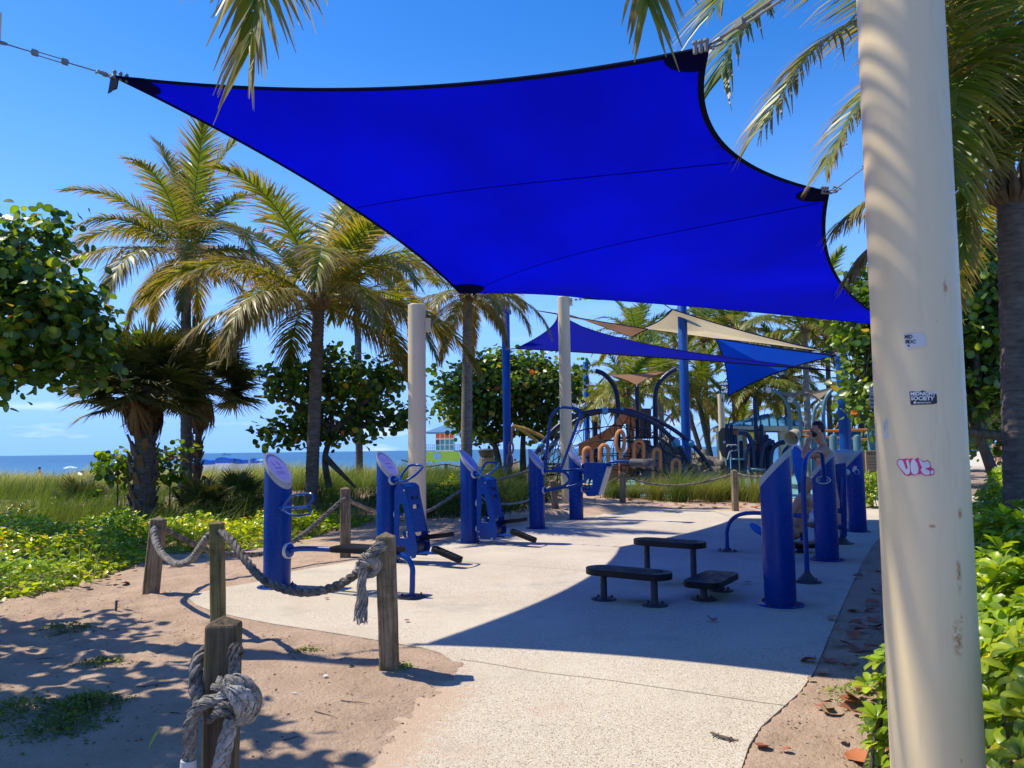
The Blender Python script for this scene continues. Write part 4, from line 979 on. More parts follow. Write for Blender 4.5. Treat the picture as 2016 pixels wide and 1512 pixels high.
# ------------------------------------------------------------------ plants: shared leaf and frond meshes
GREEN = np.array([.065, .125, .020]); DGREEN = np.array([.028, .058, .014]); YEL = np.array([.46, .31, .025]); BRN = np.array([.20, .125, .07]); PALE = np.array([.36, .30, .21])
def norm(a): return a/np.maximum(np.linalg.norm(a, axis=-1, keepdims=True), 1e-9)
def frond_mesh(name, pts,  n=46, ll=0.62, w=0.036, hang=0.55, age=0.3, seed=0, seg=3, mat=None, s0=0.14, petiole=0.022, brown=0.2, wide=False):
    """coconut frond along a curve; two rows of leaflets that droop, yellow and brown towards their tips with age"""
    r = np.random.RandomState(seed); P = np.array([tuple(p) for p in spline(pts, 10)]) if len(pts) < 9 else np.array([tuple(p) for p in pts])
    sl = np.r_[0, np.cumsum(np.linalg.norm(np.diff(P, axis=0), axis=1))]; Lt = sl[-1]
    ip = lambda s: np.stack([np.interp(s*Lt, sl, P[:, k]) for k in range(3)], -1)
    s = np.linspace(s0, 0.995, n)+r.uniform(-.3, .3, n)*(1-s0)/n; s = np.clip(s, 0, 1)
    base = ip(s); tan = norm(ip(np.clip(s+.02, 0, 1))-ip(s-.02)); side = norm(np.cross(tan, [0, 0, 1.0])+1e-4); nrm = np.cross(side, tan)
    V_, F_, C_ = [], [], []; nv = 0
    prof = np.interp(s, [0, s0, .35, .7, 1], [.3, .55, 1, .95, .62] if wide else [.3, .55, 1, .85, .42])
    for sg in (-1, 1):
        ang = np.interp(s, [0, .5, 1], [1.2, 1.15, .75] if wide else [1.15, .95, .35])+r.uniform(-.08, .08, n)
        d = tan*np.cos(ang)[:, None]+side*(sg*np.sin(ang))[:, None]+nrm*(.22+r.uniform(-.10, .10, n))[:, None]; d = norm(d)
        L_ = ll*prof*r.uniform(.85, 1.1, n); hg = hang*r.uniform(.7, 1.35, n); hg = np.where(r.rand(n) < .06, hg*2.2, hg)
        p = base.copy(); rows = []; wd = norm(np.cross(d, nrm)); 
        twist = r.uniform(-.5, .5, n)
        wd = norm(wd*np.cos(twist)[:, None]+nrm*np.sin(twist)[:, None])
        for k in range(seg+1):
            u = k/seg; ww = w*(1-.88*u**1.6)*(.75 if k == 0 else 1)*r.uniform(.85, 1.1)/2
            rows.append((p-wd*ww, p+wd*ww, u)); dd = norm(d+np.array([0, 0, -1.0])*(hg*(u+.25))[:, None]*1.4+r.normal(0, .03, (n, 3))); p = p+dd*(L_/seg)[:, None]
        ybase = np.clip(age*1.3+r.normal(0, .12, n)+(.15 if sg > 0 else 0), 0, 1)
        for (a, b, u) in rows:
            V_ += [a, b]; y = np.clip(ybase*(.15+1.0*u), 0, 1)[:, None]; c = (GREEN*(1-y)+YEL*y)*r.uniform(.8, 1.2, (n, 1))
            bt = np.clip((u-(1-brown*2.0-age*.45))/.2, 0, 1)*np.clip(.35+age+r.normal(0, .15, n), 0, 1); bt = bt[:, None]; c = c*(1-bt)+(BRN*.6+PALE*.4*r.rand(n, 1))*bt
            C_ += [c, c]
        o = nv; nv += 2*n*(seg+1); i = np.arange(n)
        for k in range(seg):
            a0 = o+2*k*n; F_.append(np.stack([a0+i, a0+n+i, a0+3*n+i, a0+2*n+i], -1))
    # rachis: thin three-sided tube
    q = np.linspace(0, 1, 16); c = ip(q); tg = norm(ip(np.clip(q+.03, 0, 1))-ip(np.clip(q-.03, 0, 1))); sd = norm(np.cross(tg, [0, 0, 1.0])+1e-4); nn = np.cross(sd, tg); rr = petiole*(1-.85*q)
    ring = [c+(sd*math.cos(a)+nn*math.sin(a))*rr[:, None] for a in (0.5, 2.6, 4.7)]
    for g in ring: V_.append(g); C_.append(np.tile(np.array([.20, .17, .04])*(1-age)+np.array([.34, .24, .10])*age, (16, 1)))
    i = np.arange(15)
    for k in range(3): a0 = nv+16*k; b0 = nv+16*((k+1) % 3); F_.append(np.stack([a0+i, b0+i, b0+i+1, a0+i+1], -1))
    return np_mesh(name, np.concatenate(V_), np.concatenate(F_), mat or M['frond'], np.concatenate(C_))
def arc_pts(elev, droop, L_=1.0, n=12, pw=1.4):
    p = V(0,0,0); out = [p.copy()]
    for i in range(n):
        a = R_(elev-droop*((i+.5)/n)**pw); p = p+V(math.cos(a), 0, math.sin(a))*(L_/n); out.append(p.copy())
    return out
# classes: (elevation, droop, hang, age)
FCL = [(80, 38, .22, .08), (58, 75, .35, .15), (34, 92, .55, .30), (10, 80, .8, .55), (-22, 55, 1.1, .85)]
FR_HI = [[frond_mesh('frond', arc_pts(e, d, 3.6), 100, .80, .040, h, a, 10*i+j) for j in range(3)] for i, (e, d, h, a) in enumerate(FCL)]
FR_YEL = [[frond_mesh('frond', arc_pts(e, d, 3.6), 104, .86, .044, h, min(1, a+.30), 10*i+j+70) for j in range(2)] for i, (e, d, h, a) in enumerate(FCL)]
FR_LO = [[frond_mesh('frond', arc_pts(e, d, 3.6), 60, .84, .075, h, a*.8, 10*i+j+40, seg=3, petiole=.04) for j in range(2)] for i, (e, d, h, a) in enumerate(FCL)]
def trunk_mesh(path, r0, r1, rings, name, mat, parent, seed=0):
    r = random.Random(seed); P = spline(path, 12); k = len(P); Lt = sum((P[i+1]-P[i]).length for i in range(k-1)); N = int(rings)
    pts, rad = [], []
    for i in range(N*2+1):
        t = i/(N*2); q = t*(k-1); a = int(min(q, k-2)); pts.append(P[a].lerp(P[a+1], q-a)); base = r1+(r0-r1)*(1-t)**1.0+r0*.45*max(0, 1-t*12)**2
        rad.append(base*(1+(.035 if i % 2 else -.02)+r.uniform(-.015, .015)))
    mb = MB(); mb.tube(pts, rad, 14); return mb.build(name, mat, parent)
def palm(label, base, crown, scale=1.0, nf=20, lib=None, seed=0, r0=.17, r1=.11, group=None, lean=None, mat='palmbark', classes=None, azo=0, rings=46, skip=False):
    t = thing('coconut_palm', label, 'palm tree', tuple(base), group=group); r = random.Random(seed); lib = lib or FR_LO
    base, crown = Vector(base), Vector(crown); mid = base.lerp(crown, .45)+(lean or V(0,0,0))
    trunk_mesh([base-V(0,0,.1), mid, crown], r0, r1, rings, 'trunk', M[mat], t, seed)
    mb = MB()
    for k in range(14):
        a = 2.4*k; e = V(math.cos(a), math.sin(a), 0); mb.tube([crown+e*.03-V(0,0,.25), crown+e*(r1+.07)+V(0,0,-.05), crown+e*.16+V(0,0,.22)], [.03, .06, .02], 6)
    mb.build('leaf_bases', M['boot'], t)['kind'] = 'stuff'
    cl = classes or [0, 0, 1, 1, 1, 2, 2, 2, 2, 3, 3, 3, 3, 4, 4]
    for k in range(nf):
        c = cl[int(k*len(cl)/nf)]; az = azo+k*2.39996+r.uniform(-.25, .25)
        if skip and math.cos(az) < -.1 and c >= 1: continue
        me = r.choice(lib[c]); o = link_mesh('frond', me, t)
        s_ = scale*r.uniform(.86, 1.1)*(0.8 if c == 4 else 1)
        o.location = inv_loc(t, crown+V(math.cos(az), math.sin(az), 0)*.08); o.rotation_euler = (r.uniform(-.25, .25), r.uniform(-.12, .12), az); o.scale = (s_, s_*r.uniform(.9, 1.1), s_)
    return t
def inv_loc(t, p): return wmat(t).inverted() @ Vector(p)
gp = 'coconut palms on the dune to the left'
def palm_px(label, ub, ut, vt, Y, **k):
    c = at(ut, vt, Y); b = at(ub, 900, Y); return palm(label, (b.x, b.y, tz(b.x, b.y)), c, **k)
palm_px('tall coconut palm with dark trunk and yellowing fronds, left beside the fan palm', 369, 366, 505, 20, scale=1.02, nf=24, lib=FR_YEL, seed=4, r0=.15, r1=.115, group=gp, azo=.4, classes=[0,0,1,1,1,2,2,2,3,3,3,3,3,4,4])
palm_px('coconut palm with ringed trunk and drooping orange-tipped fronds under the sail edge', 612, 628, 595, 16.5, scale=1.05, nf=27, lib=FR_YEL, seed=9, r0=.145, r1=.125, group=gp, azo=1.1, classes=[0,1,1,1,2,2,2,2,2,3,3,3,3,3,4], rings=60)
palm_px('slender coconut palm whose thin straight trunk rises behind the sea grape bush', 708, 703, 520, 29, scale=1.15, nf=20, lib=FR_LO, seed=14, r0=.14, r1=.12, group=gp)
palm_px('pale coconut palm between the cream column and the tall blue pole', 917, 921, 580, 20.5, scale=.72, nf=20, lib=FR_YEL, seed=21, r0=.17, r1=.12, group=gp, mat='palmbark_pale', classes=[1,2,2,3,3,3,3,4,4,4])
gb = 'coconut palms behind the playground'
for i, (ub, ut, vt, Y, sc, lab) in enumerate([
    (1262,1253,668,47,1.0,'round-headed palm just left of the cream canopy peak'), (1246,1232,775,36,.9,'palm behind the navy canopy posts of the climbing dome'), (1304,1300,752,39,.95,'palm rising over the middle of the climbing dome'),
    (1396,1385,668,48,1.0,'palm crown seen between the cream and bright blue sails'), (1406,1372,778,42,.85,'palm with dark trunk leaning left in the gap beside the boulder'), (1392,1352,800,46,.7,'small palm leaning left above the boulder'),
    (1450,1440,650,45,1.05,'palm crown above the bright blue sail'), (1500,1486,775,41,.9,'palm behind the low tip of the bright blue sail'), (1556,1545,745,43,.95,'palm behind the small beige canopy'),
    (1592,1584,650,36,1.0,'palm with pale trunk standing above the small beige canopy'), (1636,1628,665,44,.95,'palm at the top of the right blue pole'), (1478,1462,838,58,.9,'low distant palm beside the pavilion roof'),
    (1706,1690,800,46,.85,'palm behind the tan notice board'), (1560,1553,812,56,.9,'small distant palm over the pavilion roof'), (1172,1168,800,52,.85,'distant palm peeking beside the sea grape at the blue poles')]):
    palm_px(lab, ub, ut, vt, Y, scale=sc*1.02, nf=22, lib=FR_LO, seed=50+i, r0=.17, r1=.12, group=gb, mat='palmbark_pale' if i in (2, 9) else 'palmbark', azo=i*.7, rings=14)

# fronds placed one by one on the two palms that hang over the picture's right and top
def custom_frond(t, pts, **k):
    pts = [Vector(p) for p in pts]; b = pts[0]; me = frond_mesh('frond', [p-b for p in pts], **k); o = link_mesh('frond', me, t); o.location = inv_loc(t, b); return o
cR = at(1992,372,8.0); bR = at(1998,960,8.1)
pr = palm('coconut palm behind the hedge with dark striped trunk at the right edge', (bR.x, bR.y, 0), cR, 1.0, 15, FR_HI, 31, .15, .14, classes=[0,0,1,1,1,2,2,3], azo=-.9, rings=70, skip=True)
kw = dict(seg=4, ll=.98, w=.042, wide=True)
custom_frond(pr, [cR, at(1880,60,7.6), at(1680,-90,7.0), at(1525,-5,6.6), at(1440,85,6.4), at(1420,152,6.35)], n=120, hang=.45, age=.15, seed=301, **kw)
custom_frond(pr, [cR, at(1850,-80,7.2), at(1650,-150,6.6), at(1490,-70,6.2), at(1400,25,6.0)], n=110, hang=.35, age=.2, seed=309, **kw)
custom_frond(pr, [cR, at(1900,130,7.6), at(1770,20,7.1), at(1610,90,6.8), at(1498,250,6.6)], n=100, hang=.55, age=.62, seed=302, **{**kw, 'll': .8})
custom_frond(pr, [cR, at(1900,220,7.8), at(1790,130,7.6), at(1690,200,7.4), at(1624,335,7.3)], n=100, hang=.45, age=.45, seed=303, **{**kw, 'll': .6})
custom_frond(pr, [cR, at(1880,330,8.0), at(1790,350,8.0), at(1700,400,8.0), at(1652,440,8.0)], n=100, hang=.9, age=.5, seed=304, **{**kw, 'll': .6})
custom_frond(pr, [cR, at(1900,380,8.0), at(1800,430,8.1), at(1720,480,8.2), at(1672,545,8.2)], n=100, hang=.9, age=.95, seed=305, **{**kw, 'll': .5})
custom_frond(pr, [cR, at(1960,300,7.8), at(1920,330,7.6), at(1895,400,7.5), at(1900,500,7.4)], n=90, hang=.5, age=.35, seed=306, **{**kw, 'll': .6, 'wide': False})
custom_frond(pr, [cR, at(1965,180,7.9), at(1915,110,7.6), at(1885,200,7.4), at(1880,360,7.3)], n=100, hang=.6, age=.25, seed=307, **kw)
custom_frond(pr, [cR, at(2000,150,7.8), at(1950,-40,7.6), at(1880,-60,7.4), at(1850,60,7.2)], n=90, hang=.4, age=.3, seed=308, **{**kw, 'll': .7, 'wide': False})
cO = V(-.25, 2.1, 6.2)
po = palm('coconut palm leaning overhead whose frond tips hang into the top of the view', (-2.2, -2.6, 0), cO, 1.0, 9, FR_HI, 77, .17, .12, classes=[0,1,1,1,2], azo=3.6, lean=V(-.3,-.5,0))
custom_frond(po, [cO, V(-.7,2.9,6.5), at(520,-300,3.9), at(508,-60,3.75), at(492,100,3.7)], n=120, hang=.42, age=.42, seed=320, seg=4, ll=1.0, w=.034)
custom_frond(po, [cO, V(.3,2.7,6.6), at(1215,-420,3.5), at(1262,-150,3.35), at(1275,10,3.3)], n=120, hang=.5, age=.35, seed=321, seg=4, ll=.85, w=.032)

# ---- fan (cabbage) palm
def fan_mesh(seed, dead=False, n=46):
    r = np.random.RandomState(seed); V_, F_, C_ = [], [], []; nv = 0
    pet = .75 if not dead else .5; tip = np.array([pet, 0, 0.0])
    for i in range(n):
        a = -2.15+4.3*i/(n-1)+r.uniform(-.03, .03); L_ = (.78-.18*abs(a)/2.2)*r.uniform(.88, 1.08); d = np.array([math.cos(a), math.sin(a), .28*math.cos(a)]); w = .036
        if dead: d = norm(np.array([math.cos(a)*.55, math.sin(a)*.35, -.55+r.uniform(-.2, .1)])); L_ *= r.uniform(.8, 1.1)
        sd = norm(np.cross(d, [0, 0, 1.0])); p = tip.copy(); g = r.uniform(.35, .9)*(1.6 if dead else 1); fold = r.uniform(-.6, .6)
        for k in range(4):
            u = k/3; ww = w*(1.0-.9*u**1.5)*(.5 if k == 0 else 1); s2 = norm(sd+np.array([0, 0, fold])); V_ += [p-s2*ww, p+s2*ww]
            c = (np.array([.10, .058, .032]) if dead else DGREEN*1.05)*r.uniform(.75, 1.3); c = c*(1-.4*u)+(BRN*.8)*(.4*u if not dead else .2); C_ += [c, c]
            p = p+norm(d+np.array([0, 0, -g*u*u*1.6]))*L_/3
        for k in range(3): F_.append([nv+2*k, nv+2*k+1, nv+2*k+3, nv+2*k+2])
        nv += 8
    for q in range(2):
        V_ += [np.array([pet*q, -.016, 0]), np.array([pet*q, .016, 0]), np.array([pet*q, 0, .02])]; C_ += [np.array([.07, .08, .02]) if not dead else np.array([.12, .07, .04])]*3
    for k in range(3): F_.append([nv+k, nv+(k+1) % 3, nv+3+(k+1) % 3, nv+3+k])
    return np_mesh('fan_frond', np.array(V_), np.array(F_), M['fan'], np.array(C_))
FANS = [fan_mesh(s) for s in range(4)]; DEADF = [fan_mesh(20+s, True) for s in range(4)]
def fan_palm(label, base, crown, scale, n, nd, seed, r=.22, dirs=None):
    t = thing('fan_palm', label, 'palm tree', tuple(base)); rd = random.Random(seed); base, crown = Vector(base), Vector(crown)
    trunk_mesh([base-V(0,0,.1), base.lerp(crown, .5)+V(.04,0,0), crown], r*1.05, r*.85, 16, 'trunk', M['palmbark'], t, seed)
    H = (crown-base).length
    for k in range(60):                                           # criss-cross leaf boots
        h = .25+(H-.5)*k/60; a = k*2.4; e = V(math.cos(a), math.sin(a), 0); sd = V(-e.y, e.x, 0); p = base.lerp(crown, h/H)+e*(r*.9)
        mb = MB(); q = p+e*.10+UPV*.24; mb.prism([p-sd*.075, p+sd*.075, q+sd*.035, q-sd*.035], e*.035); mb.build('leaf_boot', M['boot'] if k % 2 else M['palmbark'], t, smooth=False)
    for k in range(n+nd):
        dead = k >= n; az = k*2.39996+rd.uniform(-.3, .3)
        el = rd.uniform(-.65, 1.35) if not dead else rd.uniform(-1.35, -.7)
        if not dead: el = math.asin(max(-1, min(1, -.55+1.5*((k+.5)/n))))
        o = link_mesh('fan_frond', rd.choice(DEADF if dead else FANS), t); s_ = scale*rd.uniform(.85, 1.12)*(1.0 if not dead else .95)
        o.location = inv_loc(t, crown+V(math.cos(az), math.sin(az), 0)*.1-V(0,0,.15 if dead else rd.uniform(0, .3))); o.rotation_euler = Matrix.Rotation(az, 3, 'Z').to_4x4().to_euler()
        o.rotation_euler = (Matrix.Rotation(az, 4, 'Z') @ Matrix.Rotation(-el, 4, 'Y') @ Matrix.Rotation(rd.uniform(-.4, .4), 4, 'X')).to_euler(); o.scale = (s_, s_, s_)
        if dead: o['label'] = 'dead brown hanging fan frond'
    return t
cc_ = at(282,745,16.0); fan_palm('squat fan palm with dark shaggy crown, dead brown skirt and crisscross boots', (at(285,900,16).x, 16, 0.0), cc_, .98, 66, 30, 5, r=.21)
cc_ = at(392,745,20.8); b_ = at(385,900,20.8); fan_palm('smaller dark fan palm pressed against the right side of the squat one', (b_.x, b_.y, 0.0), cc_, 1.15, 48, 12, 8, r=.09)
for i, (u, v, Y) in enumerate(((395,985,17.5), (160,985,18.5), (468,965,20))):
    g_ = at(u, 900, Y); t = thing('young_fan_palm', ['low bright fan palm seedling under the tall palm trunk', 'small fan palm seedling in the dune grass at far left', 'small fan palm seedling in the grass behind the first post'][i], 'plant', (g_.x, g_.y, tz(g_.x, g_.y)))
    for k in range(9):
        o = link_mesh('fan_frond', FANS[k % 4], t); o.rotation_euler = (Matrix.Rotation(k*2.4, 4, 'Z') @ Matrix.Rotation(-R_(35+10*(k % 4)), 4, 'Y')).to_euler(); o.scale = (.62, .62, .62); o.location = (0, 0, .1)

# ---- sea grape: stiff round leaves
def round_leaf(seed, col):
    r = np.random.RandomState(seed); n = 9; V_ = [np.zeros(3), np.array([.5, 0, .03])]; 
    for i in range(n):
        a = 2*PI*i/n; rad = .5*(1+r.uniform(-.06, .06)); V_.append(np.array([.5+rad*math.cos(a)*.95, rad*math.sin(a), .16*abs(math.sin(a))+r.uniform(-.02, .03)]))
    V_ = np.array(V_); F_ = [[1, 2+i, 2+(i+1) % n] for i in range(n)]
    C_ = np.tile(np.array(col), (len(V_), 1)); C_[1] = C_[1]*1.25+.01; C_[2:] *= .92
    return V_, np.array(F_), C_
def pointed_leaf(seed, col):
    xs_ = [0, .25, .6, .88, 1.0]; ws = [.05, .19, .24, .15, .0]; z_s = [0, .05, .06, -.02, -.10]; V_, F_, C_ = [], [], []
    for x, w, z in zip(xs_, ws, z_s): V_ += [(x, -w, z+w*.25), (x, 0, z), (x, w, z+w*.25)]
    for k in range(4):
        for j in (0, 1): a = 3*k+j; F_.append([a, a+1, a+4]); F_.append([a, a+4, a+3])
    V_ = np.array(V_, float); C_ = np.tile(np.array(col), (len(V_), 1)); C_[1::3] *= 1.25; return V_, np.array(F_), C_
def leaf_frames(pos, nrm, r, size):
    """rotation matrices for leaves with given normals and a random heading"""
    n = len(pos); nz = norm(nrm); t = r.normal(size=(n, 3)); x = norm(t-nz*(t*nz).sum(1)[:, None]); y = np.cross(nz, x); return np.stack([x, y, nz], -1)*np.asarray(size)[:, None, None]
def bake_leaves(name, protos, pos, Rm, r, mat, parent, kind='stuff', tint=None):
    V_, F_, C_ = [], [], []; nv = 0; which = r.randint(0, len(protos), len(pos)); inv = np.array(wmat(parent).inverted()) if parent is not None else np.eye(4)
    for k, (pv, pf, pc) in enumerate(protos):
        ii = np.nonzero(which == k)[0]
        if not len(ii): continue
        vv = np.einsum('nij,vj->nvi', Rm[ii], pv)+pos[ii][:, None, :]; m_ = len(pv)
        V_.append(vv.reshape(-1, 3)); F_.append((pf[None]+(np.arange(len(ii))*m_+nv)[:, None, None]).reshape(-1, 3)); tn = r.uniform(.7, 1.3, (len(ii), 1, 1)); 
        if tint is not None: tn = tn*tint[ii][:, None, :]
        C_.append((pc[None]*tn).reshape(-1, 3)); nv += m_*len(ii)
    V_ = np.concatenate(V_); V_ = V_@inv[:3, :3].T+inv[:3, 3]
    o = link_mesh(name, np_mesh(name, V_, np.concatenate(F_), mat, np.concatenate(C_)), parent)
    if kind: o['kind'] = kind
    return o
SG_COL = [(.035,.075,.016), (.045,.09,.018), (.03,.062,.014), (.075,.13,.02), (.13,.17,.025), (.025,.05,.014)]
SG_P = [round_leaf(i, c) for i, c in enumerate(SG_COL)]
SG_ME = [np_mesh('leaf', v, f, M['leaf'], c) for v, f, c in SG_P+[round_leaf(9, (.30,.20,.03)), round_leaf(10, (.30,.08,.02))]]
def single_leaves(meshes, pos, Rm, parent, r, weights=None, name='leaf'):
    inv = wmat(parent).inverted()
    for i in range(len(pos)):
        k = r.choice(len(meshes), p=weights); M4 = Matrix([[*map(float, Rm[i][a]), float(pos[i][a])] for a in range(3)]+[[0, 0, 0, 1]])
        o = link_mesh(name, meshes[k], parent, inv @ M4)
def sea_grape(label, base, limbs, blobs, ncl, size, seed, nobj=300, per=16, thick=.07, keep=None, spread=.30, cat='tree', name='sea_grape_tree'):
    t = thing(name, label, cat, tuple(base)); r = np.random.RandomState(seed)
    lp = []
    mb = MB()
    for lm in limbs:
        P = spline(lm, 8); k = len(P); mb = MB(); mb.tube(P, [thick*(1-.7*i/(k-1)) for i in range(k)], 9); mb.build('trunk' if lm is limbs[0] else 'branch', M['bark'], t); lp += P[2:]
    LP = np.array([tuple(p) for p in lp]); vol = np.array([b[1][0]*b[1][1]*b[1][2] for b in blobs])**.8; pick = r.choice(len(blobs), ncl, p=vol/vol.sum())
    C = np.array([blobs[k][0][:] for k in pick], float); Rr = np.array([blobs[k][1] for k in pick], float); d = norm(r.normal(size=(ncl, 3))); rad = r.uniform(.35, 1, ncl)**.45; cp = C+d*Rr*rad[:, None]
    out = norm(d/Rr)
    if keep is not None: k = keep(cp); cp, out = cp[k], out[k]
    # twigs
    mb = MB()
    for p, q in list(zip(cp, out))[::2]:
        j = int(((LP-p)**2).sum(1).argmin()); a = Vector(LP[j]); b = Vector(p); m_ = a.lerp(b, .5)+V(0,0,.08); mb.tube([a, m_, b], [.018, .012, .006], 4, caps=False)
    mb.build('twigs', M['bark'], t)['kind'] = 'stuff'
    n = len(cp)*per; ci = np.repeat(np.arange(len(cp)), per); pos = cp[ci]+r.normal(0, spread, (n, 3))*np.array([1, 1, .75]); 
    nr = norm(out[ci]*.55+np.array([0, 0, .55])+r.normal(0, .65, (n, 3))); sz = size*r.uniform(.65, 1.2, n); Rm = leaf_frames(pos, nr, r, sz)
    if keep is not None: k = keep(pos); pos, Rm = pos[k], Rm[k]
    dist = np.linalg.norm(pos-np.array([0, 0, 1.5]), axis=1); order = np.argsort(dist); a, b = order[:nobj], order[nobj:]
    w = np.array([.22,.2,.18,.14,.10,.1,.04,.02]); single_leaves(SG_ME, pos[a], Rm[a], t, r, w)
    bake_leaves('foliage', SG_P, pos[b], Rm[b], r, M['leaf'], t); return t
# left edge
c = lambda u, v, Y: tuple(at(u, v, Y))
sea_grape('big sea grape tree with round glossy leaves filling the left edge', at(-160,900,12.2)*1+V(0,0,0), [[at(-160,930,12.2), at(-120,760,12.2), at(-40,690,12.2), at(60,640,12.2)], [at(-120,760,12.2), at(0,740,12), at(100,740,12)], [at(-100,720,12), at(-20,560,12), at(40,480,12)], [at(60,640,12.2), at(150,640,12.2)]],
          [(c(20,520,12.2), (.95,.9,.75)), (c(60,640,12.0), (1.1,1.0,.75)), (c(125,650,12.0), (.65,.8,.6)), (c(178,690,12.0), (.38,.6,.45)), (c(-60,600,12.3), (1.3,1.2,1.4)), (c(95,450,12.2), (.35,.4,.22)), (c(60,740,12.0), (.9,.8,.22))], 270, .16, 11, per=17, spread=.2)
# middle bush in front of the sea
sea_grape('open branching sea grape bush behind the ringed palm trunk', at(645,965,19), [[at(648,960,19), at(640,900,19), at(655,840,19), at(640,760,19), at(650,710,19)], [at(655,850,19), at(720,790,19), at(780,740,19), at(840,740,19)], [at(650,840,19), at(570,790,19), at(500,780,19)], [at(655,850,19.2), at(760,830,19), at(800,815,19)], [at(650,850,19), at(570,850,19), at(520,850,19)], [at(640,900,19), at(700,960,18.5)]],
          [(c(590,760,19), (.7,.7,.5)), (c(650,740,19.3), (.7,.7,.65)), (c(720,760,19), (.8,.7,.6)), (c(660,830,19.2), (1.2,.8,.5)), (c(780,725,19), (.65,.6,.28)), (c(850,735,19), (.28,.3,.12)), (c(500,785,19), (.32,.4,.12)), (c(540,735,19), (.28,.4,.13)), (c(565,855,19), (.65,.6,.2)), (c(800,820,19), (.5,.6,.2)), (c(530,845,19), (.35,.4,.1)), (c(630,695,19), (.3,.4,.13))], 215, .165, 12, per=14, spread=.17, thick=.09)
# rounder tree further right
sea_grape('dense round sea grape tree with curved trunk beside the tall blue pole', at(985,930,30), [[at(985,935,30), at(975,880,30), at(955,840,30), at(940,790,30)], [at(970,870,30), at(1020,850,30), at(1080,800,30)], [at(1030,930,30.5), at(1030,860,30), at(1040,780,30)]],
          [(c(985,765,30), (2.1,1.6,1.15)), (c(910,800,30), (1.25,1.2,.75)), (c(1075,770,30), (1.3,1.2,1.2)), (c(1000,725,30), (1.6,1.2,.6)), (c(1125,740,31), (.35,.5,.5)), (c(950,850,30), (1.0,.9,.35)), (c(1060,840,30), (1.1,.9,.35))], 430, .21, 13, per=17, spread=.26, thick=.15, nobj=300)
# tree on the right behind the hedge
sea_grape('large spreading sea grape tree with bare inner limbs behind the hedge', at(1930,880,18.6), [[at(1960,945,18.6), at(1925,850,18.6), at(1890,760,18.6), at(1880,640,18.6)], [at(1925,850,18.6), at(1965,740,18.5), at(1950,620,18.5)], [at(1900,800,18.6), at(1760,820,18.7), at(1700,790,18.8)], [at(1990,860,18.7), at(1900,850,18.4), at(1820,850,18.3)], [at(1930,840,18.6), at(1925,740,18.4), at(1915,640,18.4)]],
          [(c(1790,640,18.9), (1.67,1.44,1.38)), (c(1900,560,19.0), (1.89,1.44,1.74)), (c(1740,650,19.0), (0.72,0.96,0.55)), (c(1745,560,19.0), (0.65,0.72,0.51)), (c(1760,770,18.9), (1.23,1.20,0.72)), (c(1960,640,19.0), (1.30,1.20,1.74)), (c(1930,790,19.0), (1.45,1.32,0.72)), (c(1735,735,19.0), (0.51,0.72,0.58)), (c(1900,700,19.0), (1.45,1.20,1.74))], 620, .20, 14, per=17, spread=.3, thick=.14)
for i, (u, v, Y) in enumerate(((232,925,17), (335,915,17.5))):
    b_ = at(u, v+35, Y); sea_grape(['small sprawling sea grape shrub left of the boot-covered trunk', 'small sea grape shrub between the two dark trunks'][i], (b_.x, b_.y, 0), [[V(b_.x, b_.y, 0), at(u, v, Y), at(u-5, v-25, Y)]], [(c(u, v, Y), (.42,.4,.42))], 18, .15, 60+i, nobj=60, per=13, spread=.14, thick=.02, cat='shrub', name='sea_grape_shrub')
sea_grape('broad dark green tree closing the view behind the hedge on the right', at(2010,900,24), [[at(2010,935,24), at(2000,800,24), at(1985,650,24)], [at(2000,820,24), at(1930,720,24)], [at(2000,820,24), at(2100,720,24)]],
          [(c(1930,760,25), (2.0,1.5,1.5)), (c(2060,700,25), (2.2,1.8,2.2)), (c(1880,620,26), (1.8,1.5,1.6)), (c(1990,560,26), (2.2,1.5,1.8)), (c(1800,700,27), (2.0,1.2,1.8)), (c(1880,830,28), (2.0,1.2,.9)), (c(2080,850,26), (2.0,1.5,1.2))], 420, .24, 17, nobj=0, per=18, spread=.36, thick=.16)
sea_grape('low green thicket beyond the notice board', at(1790,930,40), [[at(1790,925,40), at(1790,870,40), at(1780,850,40)]], [(c(1760,880,40), (1.6,1.2,.9)), (c(1840,870,42), (2.4,1.4,1.3)), (c(1700,860,48), (2.0,1.2,1.2)), (c(1900,880,44), (1.0,1.2,.5))], 150, .26, 18, nobj=0, per=16, spread=.36, thick=.12)
